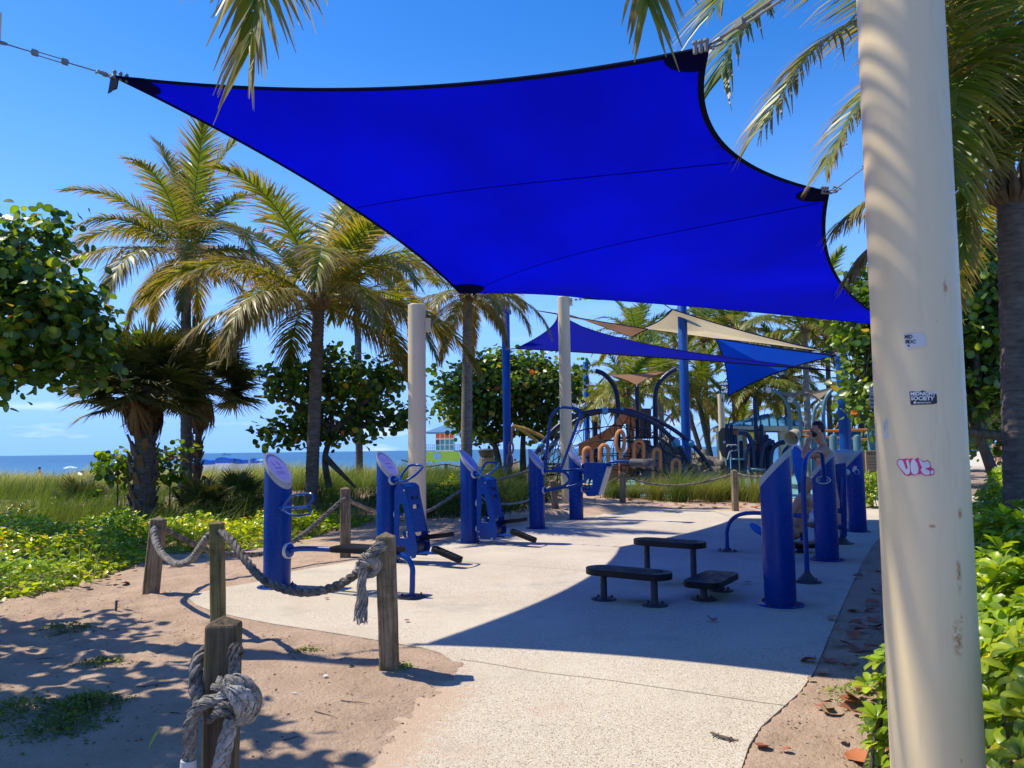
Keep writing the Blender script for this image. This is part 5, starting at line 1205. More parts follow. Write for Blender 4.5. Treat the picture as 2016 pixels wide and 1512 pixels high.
# canopy out of view on the left: it throws the dappled shade over the near sand
def off_left(p):
    q = np.stack([p[:, 0], p[:, 1]], -1); z = p[:, 1]*math.cos(PITCH)+(p[:, 2]-1.5)*math.sin(PITCH); u = 1008+FPX*p[:, 0]/np.maximum(z, .1); v = 756-FPX*((p[:, 2]-1.5)*math.cos(PITCH)-p[:, 1]*math.sin(PITCH))/np.maximum(z, .1)
    return (u < -55) | (v < -70)
sea_grape('spreading sea grape tree just outside the left edge shading the sand', (-6.6, 4.6, 0), [[V(-6.6,4.6,-.1), V(-6.5,4.7,1.6), V(-6.0,4.8,2.8), V(-5.0,4.9,3.6)], [V(-6.3,4.7,2.2), V(-6.4,3.6,3.0), V(-5.0,3.2,3.6)], [V(-6.2,4.8,2.4), V(-6.4,6.4,3.2), V(-6.0,7.4,3.4)]],
          [((-5.3,5.2,3.7), (1.2,1.3,.55)), ((-4.6,4.4,4.1), (1.1,1.1,.5)), ((-5.2,3.3,3.6), (1.5,1.1,.55)), ((-6.2,6.8,3.6), (1.0,1.2,.55)), ((-4.5,3.4,4.2), (.9,.8,.4)), ((-5.6,1.8,3.8), (1.6,1.1,.5)), ((-5.2,3.9,4.3), (1.2,1.3,.6))], 400, .17, 15, nobj=0, per=17, spread=.26, keep=off_left, thick=.12)
# ------------------------------------------------------------------ grass, ground cover, hedge
def world_poly(pxs): return np.array([(p.x, p.y) for p in (gr(u, v) for u, v in pxs)])
def scatter(poly, n, r, excl=None):
    lo_, hi_ = poly.min(0), poly.max(0); out = []
    while sum(map(len, out)) < n:
        p = r.uniform(lo_, hi_, (n*2, 2)); k = inside_poly(p[:, 0], p[:, 1], poly)
        if excl is not None: k &= ~excl(p)
        out.append(p[k])
        if len(out) > 60: break
    return np.concatenate(out)[:n]
def blades(name, xy, z0, h, w, lean, col0, col1, r, seg=3, mat='grass', wind=(0.25, -0.1)):
    """grass blades as curved strips"""
    n = len(xy); az = r.uniform(0, 2*PI, n); d = np.stack([np.cos(az), np.sin(az), np.zeros(n)], -1); sd = np.stack([-d[:, 1], d[:, 0], d[:, 2]], -1); ln = lean*r.uniform(.2, 1.5, n)
    p = np.stack([xy[:, 0], xy[:, 1], z0], -1); V_, C_ = [], []; mixv = np.clip(r.beta(1.2, 1.2, n), 0, 1)[:, None]; c = np.asarray(col0)*(1-mixv)+np.asarray(col1)*mixv
    for k in range(seg+1):
        u = k/seg; q = p+d*(ln*h*u*u)[:, None]+np.array([wind[0], wind[1], 0])*(h*u*u)[:, None]; q[:, 2] += h*(u-.25*ln*u*u); ww = (w*(1-.9*u)/2)[:, None]
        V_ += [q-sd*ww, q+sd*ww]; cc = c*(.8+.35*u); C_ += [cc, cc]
    i = np.arange(n); F_ = [np.stack([2*k*n+i, (2*k+1)*n+i, (2*k+3)*n+i, (2*k+2)*n+i], -1) for k in range(seg)]
    return np_mesh(name, np.concatenate(V_), np.concatenate(F_), M[mat], np.concatenate(C_))
r = np.random.RandomState(5)
def zt(xy): return terrain_z(xy[:, 0], xy[:, 1])
# dune grass in bands: shaded green tussocks near, straw and green sea oats farther back
def tuft_points(poly, ntuft, per, rad, r, excl=None):
    c = scatter(poly, ntuft, r, excl); p = np.repeat(c, per, 0)+r.normal(0, rad, (len(c)*per, 2)); return p, np.repeat(np.arange(len(c)), per)
def grass_band(label, poly, ntuft, per, rad, hm, w, c0, c1, seed, excl=None, lean=.5, tint=True):
    r = np.random.RandomState(seed); p, ti = tuft_points(poly, ntuft, per, rad, r, excl); n = len(p); nt_ = ti.max()+1
    hh = hm*r.uniform(.55, 1.35, nt_)[ti]*r.uniform(.6, 1.1, n); tm = np.clip(r.uniform(0, 1, nt_)+1.3*vnoise(p[::len(ti)//nt_, 0][:nt_]*1.0, p[::len(ti)//nt_, 1][:nt_], .35, 61), 0, 1)[ti][:, None]; dk_ = np.clip(1+1.5*vnoise(p[:, 0], p[:, 1], .55, 62), .45, 1.3)[:, None]; hh = hh*np.clip(1+1.1*vnoise(p[:, 0], p[:, 1], .45, 63), .5, 1.4); a = np.asarray(c0)*(1-tm)+np.asarray(c1)*tm
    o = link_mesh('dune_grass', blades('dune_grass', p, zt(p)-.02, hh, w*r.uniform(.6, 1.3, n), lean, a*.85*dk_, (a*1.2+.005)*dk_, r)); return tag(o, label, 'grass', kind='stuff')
GA = np.array([(-24, 18.5), (-11, 15.0), (-7, 14.2), (-4.5, 15.5), (-3.2, 17.0), (-1.8, 17.2), (-.5, 19), (.4, 21), (.5, 26), (-30, 26)])
grass_band('dark green tussock grass behind the leafy ground cover', GA, 1500, 26, .13, .62, .011, (.05,.085,.015), (.13,.16,.03), 21)
GB = np.array([(-40, 24), (1.0, 24), (2.0, 30), (0, 36), (-45, 36)])
grass_band('straw and green dune grass in front of the beach', GB, 2600, 24, .18, .60, .016, (.07,.125,.025), (.33,.29,.13), 22, lean=.7)
GC = np.array([(-60, 34), (3, 34), (5, 46), (-70, 46)])
grass_band('pale sea oats along the dune crest', GC, 2600, 16, .25, .70, .026, (.15,.19,.06), (.46,.38,.22), 23, lean=.7)
GD = np.array([(-1.6, 15.6), (-.2, 16.6), (.5, 18.2), (1.2, 21.5), (1.6, 26), (-1.5, 26), (-3.5, 19)])
grass_band('low dark green plants behind the rope fence beside the blue posts', GD, 420, 34, .17, .52, .016, (.025,.05,.012), (.07,.11,.025), 24, lean=.8)
GE = np.array([(-16, 13.3), (-6.5, 13.2), (-4, 14.8), (-3, 16.6), (-5, 17.5), (-18, 18)])
grass_band('dark grass strip shaded by the trees on the left', GE, 620, 26, .14, .42, .012, (.05,.085,.015), (.12,.17,.03), 25, lean=.6)
# scattered long blades rising out of the ground cover
CP = np.array([(gr(u, v).x, gr(u, v).y) for u, v in ((-420,1240),(-60,1195),(60,1172),(150,1152),(262,1118),(300,1092),(380,1086),(470,1084),(560,1072),(650,1052),(700,1040),(770,1018),(850,1000),(905,990),(930,978))]+[(-.9, 17.2), (-2.0, 16.9), (-3.6, 16.2), (-5.4, 14.4), (-8.5, 13.6), (-15, 14.5), (-16, 10)])
grass_band('long grass blades standing out of the ground cover', CP, 170, 9, .08, .62, .012, (.10,.16,.03), (.25,.27,.09), 26, lean=.9)
def cover(label, poly, n, hmax, size, seed, protos, dens_edge=1.0):
    r = np.random.RandomState(seed); p = scatter(poly, n, r); ed = pdist(p[:, 0], p[:, 1], poly); hm = hmax*np.clip(ed/.55, .12, 1)*(1+1.0*vnoise(p[:, 0], p[:, 1], 1.1, 31)+.8*vnoise(p[:, 0], p[:, 1], 3.1, 32))
    z = zt(p)+hm*r.uniform(.25, 1, n)**.5; nr = norm(np.array([0, -.05, 1.0])+r.normal(0, .45, (n, 3))); sz = size*r.uniform(.6, 1.35, n); pos = np.stack([p[:, 0], p[:, 1], z], -1); tint = np.ones((n, 3))
    k = np.clip(.5+1.6*vnoise(p[:, 0], p[:, 1], .5, 33)+.8*vnoise(p[:, 0], p[:, 1], 2.0, 34), 0, 1)[:, None]; tint = (1-k)*np.array([.95, 1.1, 1.0])+k*np.array([1.4, 1.28, .85])
    o = bake_leaves('ground_cover', protos, pos, leaf_frames(pos, nr, r, sz), r, M['shrubleaf'], None, None, tint); tag(o, label, 'ground cover', kind='stuff'); return pos
def diamond(col, w=.3):
    v = np.array([(0, 0, 0), (.45, -w, .08), (1, 0, -.06), (.45, w, .08), (.45, 0, 0)]); f = np.array([(0, 1, 4), (1, 2, 4), (2, 3, 4), (3, 0, 4)]); return v, f, np.tile(np.array(col), (5, 1))
WC = [diamond((.10,.19,.02), .30), diamond((.16,.26,.022), .34), diamond((.07,.14,.02), .28), diamond((.24,.31,.03), .32)]
cpos = cover('bright yellow-green leafy ground cover with small yellow flowers', CP, 62000, .40, .082, 41, WC)
top = cpos[cpos[:, 2] > .27]; rr_ = np.random.RandomState(8); pick = top[rr_.choice(len(top), 900, replace=False)]+[0, 0, .035]
fv, ff = [], []
fl = [(np.array([(0,0,0)]+[(.5*math.cos(a), .5*math.sin(a), .12) for a in np.linspace(0, 2*PI, 9)[:-1]]), np.array([(0, 1+i, 1+(i+1) % 8) for i in range(8)]), np.tile(np.array([.75, .42, .01]), (9, 1)))]
o = bake_leaves('flowers', fl, pick, leaf_frames(pick, np.array([0,-.3,1.0])+rr_.normal(0, .4, (len(pick), 3)), rr_, np.full(len(pick), .042)), rr_, M['leaf'], None, None); tag(o, 'small yellow flowers dotted over the ground cover', 'flowers', kind='stuff')
# darker low plants by the near left edge and weeds in the sand
def weed(label, c, n, rad, h, col, seed, mat='shrubleaf', name='weed_patch'):
    r = np.random.RandomState(seed); p = np.array(c)+r.normal(0, rad, (n, 2)); z = zt(p)+h*r.uniform(.1, 1, n)*np.exp(-((p-np.array(c))**2).sum(1)/(2*rad*rad)); pos = np.stack([p[:, 0], p[:, 1], z], -1)
    o = bake_leaves(name, [diamond(col, .22), diamond([x*1.3 for x in col], .26)], pos, leaf_frames(pos, norm(np.array([0,0,1.0])+r.normal(0, .6, (n, 3))), r, .026*r.uniform(.6, 1.5, n)), r, M[mat], None, None)
    q = np.array(c)+r.normal(0, rad*.8, (n//8, 2)); return tag(o, label, 'weeds', kind='stuff')
for i, (u, v, n, rad, h, lab) in enumerate(((165,1405,900,.10,.09,'dark green creeping weed in the shaded sand'), (120,1445,700,.12,.06,'low sprawling weed near the bottom left corner'), (20,1420,600,.14,.08,'weed patch at the left edge of the shaded sand'), (130,1235,500,.12,.05,'faint weed patch in the upper shade'), (200,1315,300,.10,.04,'tiny weed clump in mid shade'), (600,1285,120,.07,.02,'small sprig by the bench shadow'), (785,1322,150,.05,.03,'little weed at the foot of the corner post'), (1690,1375,260,.10,.10,'thin weed sprouting by the slab edge shade'))):
    g_ = gr(u, v); weed(lab, (g_.x, g_.y), n, rad, h, (.06,.10,.02) if i < 6 else (.12,.20,.03), 90+i)
GL = np.array([(-9, 8.6), (-5.4, 7.55), (-5.0, 6.8), (-5.6, 5.8), (-9, 6)])
o_ = cover('dark leafy plants at the left edge in tree shade', GL, 9000, .35, .08, 43, [diamond((.05,.10,.015), .3), diamond((.08,.14,.02), .3)])

for i, (u, v, h, w_) in enumerate(((48,985,.5,.5),(205,972,.45,.45),(470,955,.4,.4),(320,950,.4,.35),(110,960,.4,.4),(905,985,.35,.35),(980,975,.35,.4))):
    g_ = at(u, 900, 15.5 if i < 1 else 18.0 if i < 5 else 17.5); r = np.random.RandomState(300+i); n = 700; d_ = norm(r.normal(size=(n, 3))); d_[:, 2] = np.abs(d_[:, 2]); pos = np.array([g_.x, g_.y, tz(g_.x, g_.y)])+d_*np.array([w_, w_, h])*r.uniform(.5, 1, (n, 1))
    t = thing('low_bush', 'dark low bush in the dune grass '+['at the far left edge','left of the fan palm','between the dark palm trunk and nearest blue post','between the fan palm and dark palm trunk','left of the fan palm, farther back','behind the third blue post','right of the third blue post'][i], 'bush', tuple(g_.xy)+(0,))
    bake_leaves('foliage', [diamond((.05,.08,.018), .25), diamond((.08,.11,.025), .2), diamond((.16,.12,.05), .2)], pos, leaf_frames(pos, d_+r.normal(0, .5, (n, 3)), r, .09*r.uniform(.6, 1.3, n)), r, M['leaf'], t)
# flakes of bark, leaf crumbs and shell grit lying on the sand
r = np.random.RandomState(77); dp = scatter(np.array([(-6.5, 2.2), (-.4, 2.2), (-.3, 5.3), (-1.2, 6.2), (-3.0, 7.4), (-3.6, 8.8), (-7, 8.8)]), 2600, r); dp2 = scatter(np.array([(1.2, 2.4), (1.75, 2.4), (2.6, 4.4), (4.2, 7.5), (8, 14), (7.2, 14.2), (2.3, 5.6), (1.25, 4.0)]), 1900, r); dp3 = scatter(np.array([(-3.4, 8.9), (-2.6, 9.6), (-1.0, 13), (.3, 15.6), (-.4, 16), (-2.6, 13), (-4, 10.4)]), 900, r); dp = np.concatenate([dp, dp2, dp3])
pos = np.stack([dp[:, 0], dp[:, 1], zt(dp)+.004], -1); n = len(pos); o = bake_leaves('sand_debris', [diamond((.05,.03,.02), .3), diamond((.12,.07,.045), .2), diamond((.25,.17,.11), .35), diamond((.36,.33,.29), .4)], pos, leaf_frames(pos, np.array([0,0,1.0])+r.normal(0, .25, (n, 3)), r, .017*r.uniform(.4, 1.6, n)), r, M['litter_grit'], None, None); tag(o, 'crumbs of dry leaf, bark and shell scattered on the sand', 'debris', kind='stuff')
# grass clumps between playground and slab
clump_px = [(1206,985,22,.75),(1245,982,22.5,.7),(1290,985,22,.85),(1332,992,21.3,1.25),(1368,985,22.3,.8),(1398,992,21.2,1.0),(1432,988,21.8,.95),(1462,992,21,.85),(1492,996,20.4,.95),(1520,998,20.2,.9),(1350,970,24,.8),(1420,972,24.2,.8)]
for i, (u, v, Y, h) in enumerate(clump_px):
    g_ = at(u, 900, Y); r = np.random.RandomState(200+i); n = 520; z = tz(g_.x, Y); xy = np.stack([r.normal(0, .16, n), r.normal(0, .16, n)], -1)
    col = ((.10,.13,.03), (.34,.30,.10)) if i % 3 else ((.05,.09,.02), (.16,.19,.05))
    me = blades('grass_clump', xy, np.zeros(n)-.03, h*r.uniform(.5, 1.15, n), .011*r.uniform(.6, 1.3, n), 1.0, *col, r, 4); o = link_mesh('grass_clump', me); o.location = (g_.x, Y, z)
    tag(o, 'ornamental grass clump '+['left end of the row by the wood posts','second from the left','below the faded orange loops','tallest, shooting up in front of the boulder','right of the tallest one','in front of the boulder foot','mid row with straw tips','left of the tall rope post','right of the tall rope post','right end of the row, beside the thick blue post','behind the row near the boulder','behind the row at its right part'][i], 'grass clump', 'ornamental grass clumps before the playground')

# hedge of whorled glossy leaves on the right
HW = [(.15,.25,.02), (.11,.20,.02), (.21,.30,.025), (.07,.14,.015), (.30,.33,.03)]
HP = [pointed_leaf(i, c_) for i, c_ in enumerate(HW)]; HME = [np_mesh('leaf', v, f, M['shrubleaf'], c_) for v, f, c_ in HP]
def whorls(pos, out, r, size, per=8):
    n = len(pos); ax = norm(out*.6+np.array([0, 0, .9])+r.normal(0, .25, (n, 3))); P_, R_m = [], []
    t1 = norm(np.cross(ax, r.normal(size=(n, 3)))); t2 = np.cross(ax, t1)
    for k in range(per):
        a = 2*PI*k/per+r.uniform(-.2, .2, n); tilt = r.uniform(.05, .75, n)*(1 if k % 2 else .7); d = norm((t1*np.cos(a)[:, None]+t2*np.sin(a)[:, None])*np.cos(tilt)[:, None]+ax*np.sin(tilt)[:, None])
        y = norm(np.cross(ax, d)); z = np.cross(d, y); s_ = size*r.uniform(.75, 1.2, n); P_.append(pos+d*.012); R_m.append(np.stack([d, y, z], -1)*s_[:, None, None])
    return np.concatenate(P_), np.concatenate(R_m)
HB = np.array([(1.62, 1.6), (1.78, 2.6), (1.95, 3.4), (2.45, 4.6), (3.3, 6.0), (4.7, 8.2), (6.6, 11.2), (8.8, 14.5), (11.5, 18.5), (16, 19), (13, 10), (8.5, 4.5), (7, 1.6)])
def hedge(label, poly, n, h, size, seed, nobj, parent_loc, name='hedge', per=8, dark=1.0):
    t = thing(name, label, 'hedge' if name == 'hedge' else 'shrub', parent_loc); r = np.random.RandomState(seed); p = scatter(poly, n, r)
    if name == 'hedge': q_ = scatter(poly, n*3, r); q_ = q_[(q_[:, 1] < 6.5) & (q_[:, 0] < .80*q_[:, 1]+.3)][:4200]; p = np.concatenate([p, q_]); n = len(p)
    ed = pdist(p[:, 0], p[:, 1], poly); prof = np.clip(ed/.28, 0, 1)**.5; top_ = h*(prof*.55+.45)*(1+.45*vnoise(p[:, 0], p[:, 1], 1.7, 51)+.30*vnoise(p[:, 0], p[:, 1], 4.5, 52))
    lower = r.rand(n) < np.where(ed < .35, .55 if name == 'hedge' else .8, .10); z = np.where(lower, top_*r.uniform(.12, .95, n), top_*r.uniform(.86, 1.03, n)); e = .02; gx = (pdist(p[:, 0]+e, p[:, 1], poly)-ed)/e; gy = (pdist(p[:, 0], p[:, 1]+e, poly)-ed)/e
    out = np.stack([-gx, -gy, np.zeros(n)], -1)*np.clip(1-ed/.5, 0, 1)[:, None]; pos = np.stack([p[:, 0], p[:, 1], z], -1)
    PP, RR = whorls(pos, out, r, size, per); d = np.linalg.norm(PP-np.array([0, 0, 1.5]), axis=1)+ (np.abs(PP[:, 0]/np.maximum(PP[:, 1], .1)) > .68)*50; o_ = np.argsort(d); a, b = o_[:nobj], o_[nobj:]
    single_leaves(HME, PP[a], RR[a], t, r, np.array([.26,.24,.22,.18,.10])); bake_leaves('foliage', HP[:4], PP[b], RR[b], r, M['shrubleaf'], t)
    mb = MB(); k = r.choice(n, min(n, 260 if name == 'hedge' else 14), replace=False)
    for i in k:
        q = pos[i]; b0 = V(q[0]+r.uniform(-.12, .12), q[1]+r.uniform(-.12, .12), .0); mb.tube([b0, b0.lerp(Vector(q), .6)+V(r.uniform(-.03, .03), 0, 0), Vector(q)], [.010, .007, .004], 4, caps=False)
    mb.build('stems', M['bark'], t)['kind'] = 'stuff'; return t
hedge('bright glossy green hedge running back along the right side', HB, 7600, .86, .092, 61, 300, (3.4, 5.0, 0))
g_ = at(1738, 1400, 3.55); ring = np.array([(g_.x+.17*math.cos(a)+.13, 3.55+.24*math.sin(a)) for a in np.linspace(0, 2*PI, 13)[:-1]])
hedge('young bright green shrub tucked behind the left foot of the front column', ring, 74, .64, .078, 62, 200, (g_.x, 3.55, 0), 'shrub', 8)
g_ = at(1722, 980, 18.5); ring = np.array([(g_.x+.5*math.cos(a), 18.5+.45*math.sin(a)) for a in np.linspace(0, 2*PI, 13)[:-1]])
hedge('pale rounded shrub on the walkway below the notice board', ring, 170, .66, .10, 63, 60, (g_.x, 18.5, 0), 'shrub', 7)
# ------------------------------------------------------------------ rope fence
def frame_path(P):
    out = []; nrm = None
    for i in range(len(P)):
        t = (P[min(i+1, len(P)-1)]-P[max(i-1, 0)]).normalized()
        if nrm is None: nrm = t.orthogonal().normalized()
        else: nrm = (nrm-t*nrm.dot(t)).normalized()
        out.append((P[i], t, nrm, t.cross(nrm)))
    return out
def resample(P, step):
    d = [0]
    for i in range(1, len(P)): d.append(d[-1]+(P[i]-P[i-1]).length)
    n = max(4, int(d[-1]/step)); out = []; j = 0
    for k in range(n+1):
        s = d[-1]*k/n
        while j < len(P)-2 and d[j+1] < s: j += 1
        out.append(P[j].lerp(P[j+1], (s-d[j])/max(1e-9, d[j+1]-d[j])))
    return out
def twisted(mb, pts, R, pitch=None, n=6, strands=3, step=None, phase=0):
    pitch = pitch or R*6.5; P = resample(spline(pts, 12), step or pitch/7); fr = frame_path(P); s = 0; acc = [0]
    for i in range(1, len(P)): acc.append(acc[-1]+(P[i]-P[i-1]).length)
    for k in range(strands):
        q = []
        for i, (p, t, a, b) in enumerate(fr):
            th = 2*PI*(acc[i]/pitch+k/strands)+phase; q.append(p+(a*math.cos(th)+b*math.sin(th))*R*.52)
        mb.tube(q, R*.56, n)
def bundle(mb, pts, R, k=16, thin=.0035, wob=.35, seed=0, twist=1.5, flare=0.0):
    """a frayed, unlaid rope end: many thin yarns side by side"""
    rd = random.Random(seed); P = resample(spline(pts, 10), .012); fr = frame_path(P); N = len(P)
    for j in range(k):
        a0 = rd.uniform(0, 2*PI); r0 = R*math.sqrt(rd.random())*.95; ph = rd.uniform(0, 6); q = []; cut = int(N*(1-rd.random()*.18)) if flare else N
        for i, (p, t, a, b) in enumerate(fr[:max(cut, 4)]):
            u = i/N; th = a0+twist*2*PI*u; rr = r0*(1+flare*u*u)+wob*R*.3*math.sin(u*9+ph); q.append(p+(a*math.cos(th)+b*math.sin(th))*rr)
        mb.tube(q, thin*rd.uniform(.7, 1.3), 4, caps=False)
def rope(label, pts, R, mat='rope', group='rope swags of the fence', far=False):
    mb = MB()
    if far: mb.tube(resample(spline(pts, 8), .06), R, 6)
    else: twisted(mb, pts, R)
    o = mb.build('rope', M[mat]); tag(o, label, 'rope', group); return o
def wood_post(label, base, top, w, mat='wood', d=None):
    base, top = Vector(base), Vector(top); ax = (top-base).normalized(); x = V(1, .12, 0); x = (x-ax*x.dot(ax)).normalized(); y = ax.cross(x); H = (top-base).length; d = d or w; c_ = w*.09; rd = random.Random(int(w*1e4+base.x*77))
    prof = [(-w/2+c_, -d/2), (w/2-c_, -d/2), (w/2, -d/2+c_), (w/2, d/2-c_), (w/2-c_, d/2), (-w/2+c_, d/2), (-w/2, d/2-c_), (-w/2, -d/2+c_)]; mb = MB(); vs = []; levels = [-.12]+[H*k/8 for k in range(0, 9)]
    levels[-1] = H-w*.30
    for z in levels:
        for (a, b) in prof: vs.append(base+ax*z+x*(a*(1+rd.uniform(-.02, .02)))+y*(b*(1+rd.uniform(-.02, .02))))
    for (a, b) in prof: vs.append(base+ax*(H-w*.24)+x*a*.93+y*b*.93)
    vs.append(base+ax*H); n = 8; fs = [tuple(range(8))[::-1]]; L_ = len(levels)+1
    for i in range(L_-1):
        for j in range(n): fs.append((i*n+j, i*n+(j+1) % n, (i+1)*n+(j+1) % n, (i+1)*n+j))
    for j in range(n): fs.append(((L_-1)*n+j, (L_-1)*n+(j+1) % n, L_*n))
    t = bpy.data.objects.new('fence_post', None); mb.add(vs, fs); mb2 = mb; bpy.data.objects.remove(t)
    o = mb.build('fence_post', M[mat], None, smooth=False)
    # object-space origin at the foot so that the grain follows the post
    q = ax.to_track_quat('Z', 'X'); Mx = Matrix.LocRotScale(base, q, None); o.data.transform(Mx.inverted()); o.matrix_basis = Mx
    tag(o, label, 'fence post', 'timber posts of the rope fence'); return o
Y1 = 2.62
w1b, w1t = at(434,1512,Y1), at(441,1212,Y1); dd = (w1t-w1b); dd = dd/dd.z; w1b = w1t-dd*(w1t.z+.05)
W1 = wood_post('big dark timber post with rope knot in the foreground', w1b, w1t, .104, 'wood_dark', .09)
def hole(o, p, r=.02):
    pass
wood_post('slim yellowish timber post behind the foreground knotted one', gr(430,1258), at(427,1024,6.42), .105, 'wood_yellow')
wood_post('leaning split timber post at the far left of the rope fence', gr(297,1168), at(313,1016,8.5), .145)
wood_post('timber post standing by the ground cover behind the slatted bench', gr(680,1097), at(680,958,11.2), .142)
wood_post('timber post with frayed rope tail in front of the slatted bench', gr(767,1326), at(759,1047,5.37), .132)
for (ub, vb, ut, vt, w, lab) in ((878,962,878,912,.13,'small dark timber post in the dune grass left of the third blue post'), (1041,985,1041,924,.10,'thin timber post peeking left of the looped bars'), (1094,1013,1087,944,.14,'leaning timber post between the looped bars and cream column'),
                               (1192,980,1191,931,.13,'timber post behind the hopper-shaped plate'), (1226,995,1226,929,.14,'timber post at the left end of the ornamental grass row'), (1420,952,1420,916,.13,'small timber post behind the grass clumps near the brown panel'), (1448,1006,1445,924,.13,'tall narrow timber post in the right half of the grass row'), (1025,938,1025,905,.13,'distant timber post left of the slanted post with looped bars')):
    b = gr(ub, vb); b.z = tz(b.x, b.y); tp = at(ut, vt, b.y); wood_post(lab, b, tp, w, 'wood' if vb > 975 else 'wood_dark')
def A3(l): return [at(*p) for p in l]
rope('thick grey rope sagging in a deep U from the leaning post', A3([(318,1040,8.56),(303,1043,8.36),(308,1072,8.1),(325,1096,7.8),(350,1110,7.45),(376,1101,7.1),(396,1075,6.75),(410,1056,6.5),(424,1048,6.5)]), .034)
rope('rope running low behind the nearest blue post from the leaning post', A3([(322,1040,8.6),(350,1056,8.9),(385,1073,9.1),(420,1087,9.3),(470,1092,9.6),(520,1090,9.9),(560,1076,10.2),(600,1050,10.6),(645,1010,11.0),(678,982,11.1),(688,980,11.2)]), .032, 'rope_dark')
rope('heavy dark rope sagging from the slim post across the nearest blue post', A3([(420,1048,6.45),(440,1050,6.35),(462,1074,6.2),(485,1104,6.05),(515,1138,5.9),(555,1158,5.8),(600,1166,5.7),(650,1158,5.6),(690,1138,5.5),(712,1118,5.42),(728,1098,5.36)]), .033, 'rope_dark')
rope('rope dropping right from the post behind the slatted bench', A3([(684,984,11.2),(710,996,11.8),(740,1007,12.4),(790,1015,13.2),(842,1006,14.0),(875,987,14.8),(915,962,15.6),(980,945,17.2),(1038,928,19)]), .03, 'rope')
rope('pale rope lying low before the looped bars', A3([(930,960,15.9),(955,984,16.4),(990,992,16.8),(1020,990,17.2),(1045,982,17.6),(1088,955,17.8)]), .026, 'rope_pale', far=True)
rope('rope between the leaning post and the post behind the hopper plate', A3([(1089,950,17.7),(1080,946,17.8),(1110,958,18.5),(1150,968,20.5),(1190,955,22.8),(1222,937,20.5)]), .022, 'rope_dark', far=True)
rope('dark rope sagging in front of the ornamental grass', A3([(1227,936,20.3),(1262,948,20.2),(1305,955,20),(1350,954,19.6),(1400,946,18.9),(1446,931,18.2)]), .026, 'rope_dark')
rope('rope leaving the tall narrow post to the right behind the thick blue post', A3([(1447,931,18.2),(1475,938,17.9),(1503,938,17.6),(1560,935,17)]), .026, 'rope_dark', far=True)
rope('thin rope between small posts in the dune grass', A3([(790,905,24),(838,918,24),(878,914,24),(905,919,24),(960,925,24.5),(1025,908,26)]), .02, 'rope_dark', far=True)
# frayed knot and tail on the corner post
t = thing('rope_knot', 'frayed pale rope knot with hanging tail on the corner post', 'rope knot', tuple(at(735,1095,5.3)))
for i, (pts, R, mat) in enumerate(((A3([(752,1078,5.30),(742,1080,5.26),(728,1096,5.27),(720,1112,5.28),(715,1128,5.29)]), .040, 'rope'), (A3([(705,1122,5.33),(718,1108,5.25),(734,1104,5.24),(742,1114,5.29),(730,1130,5.32),(714,1130,5.31)]), .030, 'rope_pale'), (A3([(748,1070,5.27),(735,1090,5.22),(716,1100,5.26),(708,1118,5.32)]), .028, 'rope'))):
    mb = MB(); twisted(mb, pts, R, R*7); bundle(mb, pts, R*1.25, 22, .0035, seed=i+3); mb.build('knot_strand', M[mat], t)
mb = MB(); bundle(mb, A3([(716,1122,5.27),(712,1150,5.27),(713,1180,5.28),(710,1205,5.28),(712,1232,5.28)]), .030, 60, .0034, .5, 5, .6, .9); mb.build('frayed_tail', M['rope_pale'], t)
mb = MB(); twisted(mb, A3([(716,1120,5.28),(713,1160,5.28),(714,1200,5.29)]), .024, .2); mb.build('tail_core', M['rope_pale'], t)
# foreground knot on the big dark post
t = thing('rope_knot', 'large weathered rope knot lashed round the foreground post', 'rope knot', tuple(at(455,1370,2.5)))
def kpart(name, mat, pts, R, pitch=7.5, extra=0, seed=0, flare=0, thin=.0022, only=False):
    P = [at(*p) for p in pts]; mb = MB()
    if not only: twisted(mb, P, R, R*pitch, 8)
    if extra: bundle(mb, P, R*1.08, extra, thin, .3, seed, 1.2, flare)
    mb.build(name, M[mat], t)
kpart('rope_strand', 'rope_dark', [(468,1284,2.62),(463,1277,2.53),(459,1290,2.515),(462,1315,2.51),(458,1345,2.50)], .0185, extra=24, seed=1)
kpart('rope_strand', 'rope', [(404,1284,2.68),(392,1296,2.62),(385,1322,2.59),(386,1355,2.575),(392,1385,2.56)], .0215, 5.5, extra=20, seed=2)
kpart('knot_wrap', 'rope', [(426,1352,2.53),(444,1344,2.49),(470,1340,2.47),(494,1356,2.47),(503,1382,2.48),(494,1410,2.50),(470,1420,2.52)], .019, 9, 46, 3)
kpart('knot_wrap', 'rope_pale', [(430,1378,2.49),(452,1360,2.455),(478,1362,2.445),(492,1382,2.455),(486,1408,2.475),(464,1416,2.49)], .017, 10, 46, 4)
kpart('knot_wrap', 'rope_pale', [(442,1345,2.475),(458,1368,2.44),(470,1392,2.44),(474,1414,2.47)], .015, 11, 40, 5)
kpart('knot_wrap', 'rope_dark', [(412,1418,2.52),(428,1404,2.46),(450,1402,2.445),(468,1406,2.455)], .0125, 8, 16, 6)
kpart('knot_wrap', 'rope_dark', [(424,1400,2.48),(438,1388,2.45),(456,1388,2.44),(470,1398,2.46)], .011, 8, 12, 7)
kpart('knot_wrap', 'rope', [(432,1336,2.50),(436,1350,2.46),(446,1362,2.45),(462,1372,2.44)], .010, 8, 30, 8)
kpart('rope_tail', 'rope', [(436,1378,2.49),(412,1380,2.49),(392,1392,2.50),(380,1412,2.51),(374,1445,2.52),(373,1475,2.53),(372,1500,2.535)], .019, 11, 80, 9, .25)
kpart('rope_tail', 'rope_pale', [(458,1412,2.49),(452,1432,2.485),(446,1460,2.48),(438,1490,2.48),(430,1530,2.48),(426,1580,2.48)], .0235, 6, 40, 10)
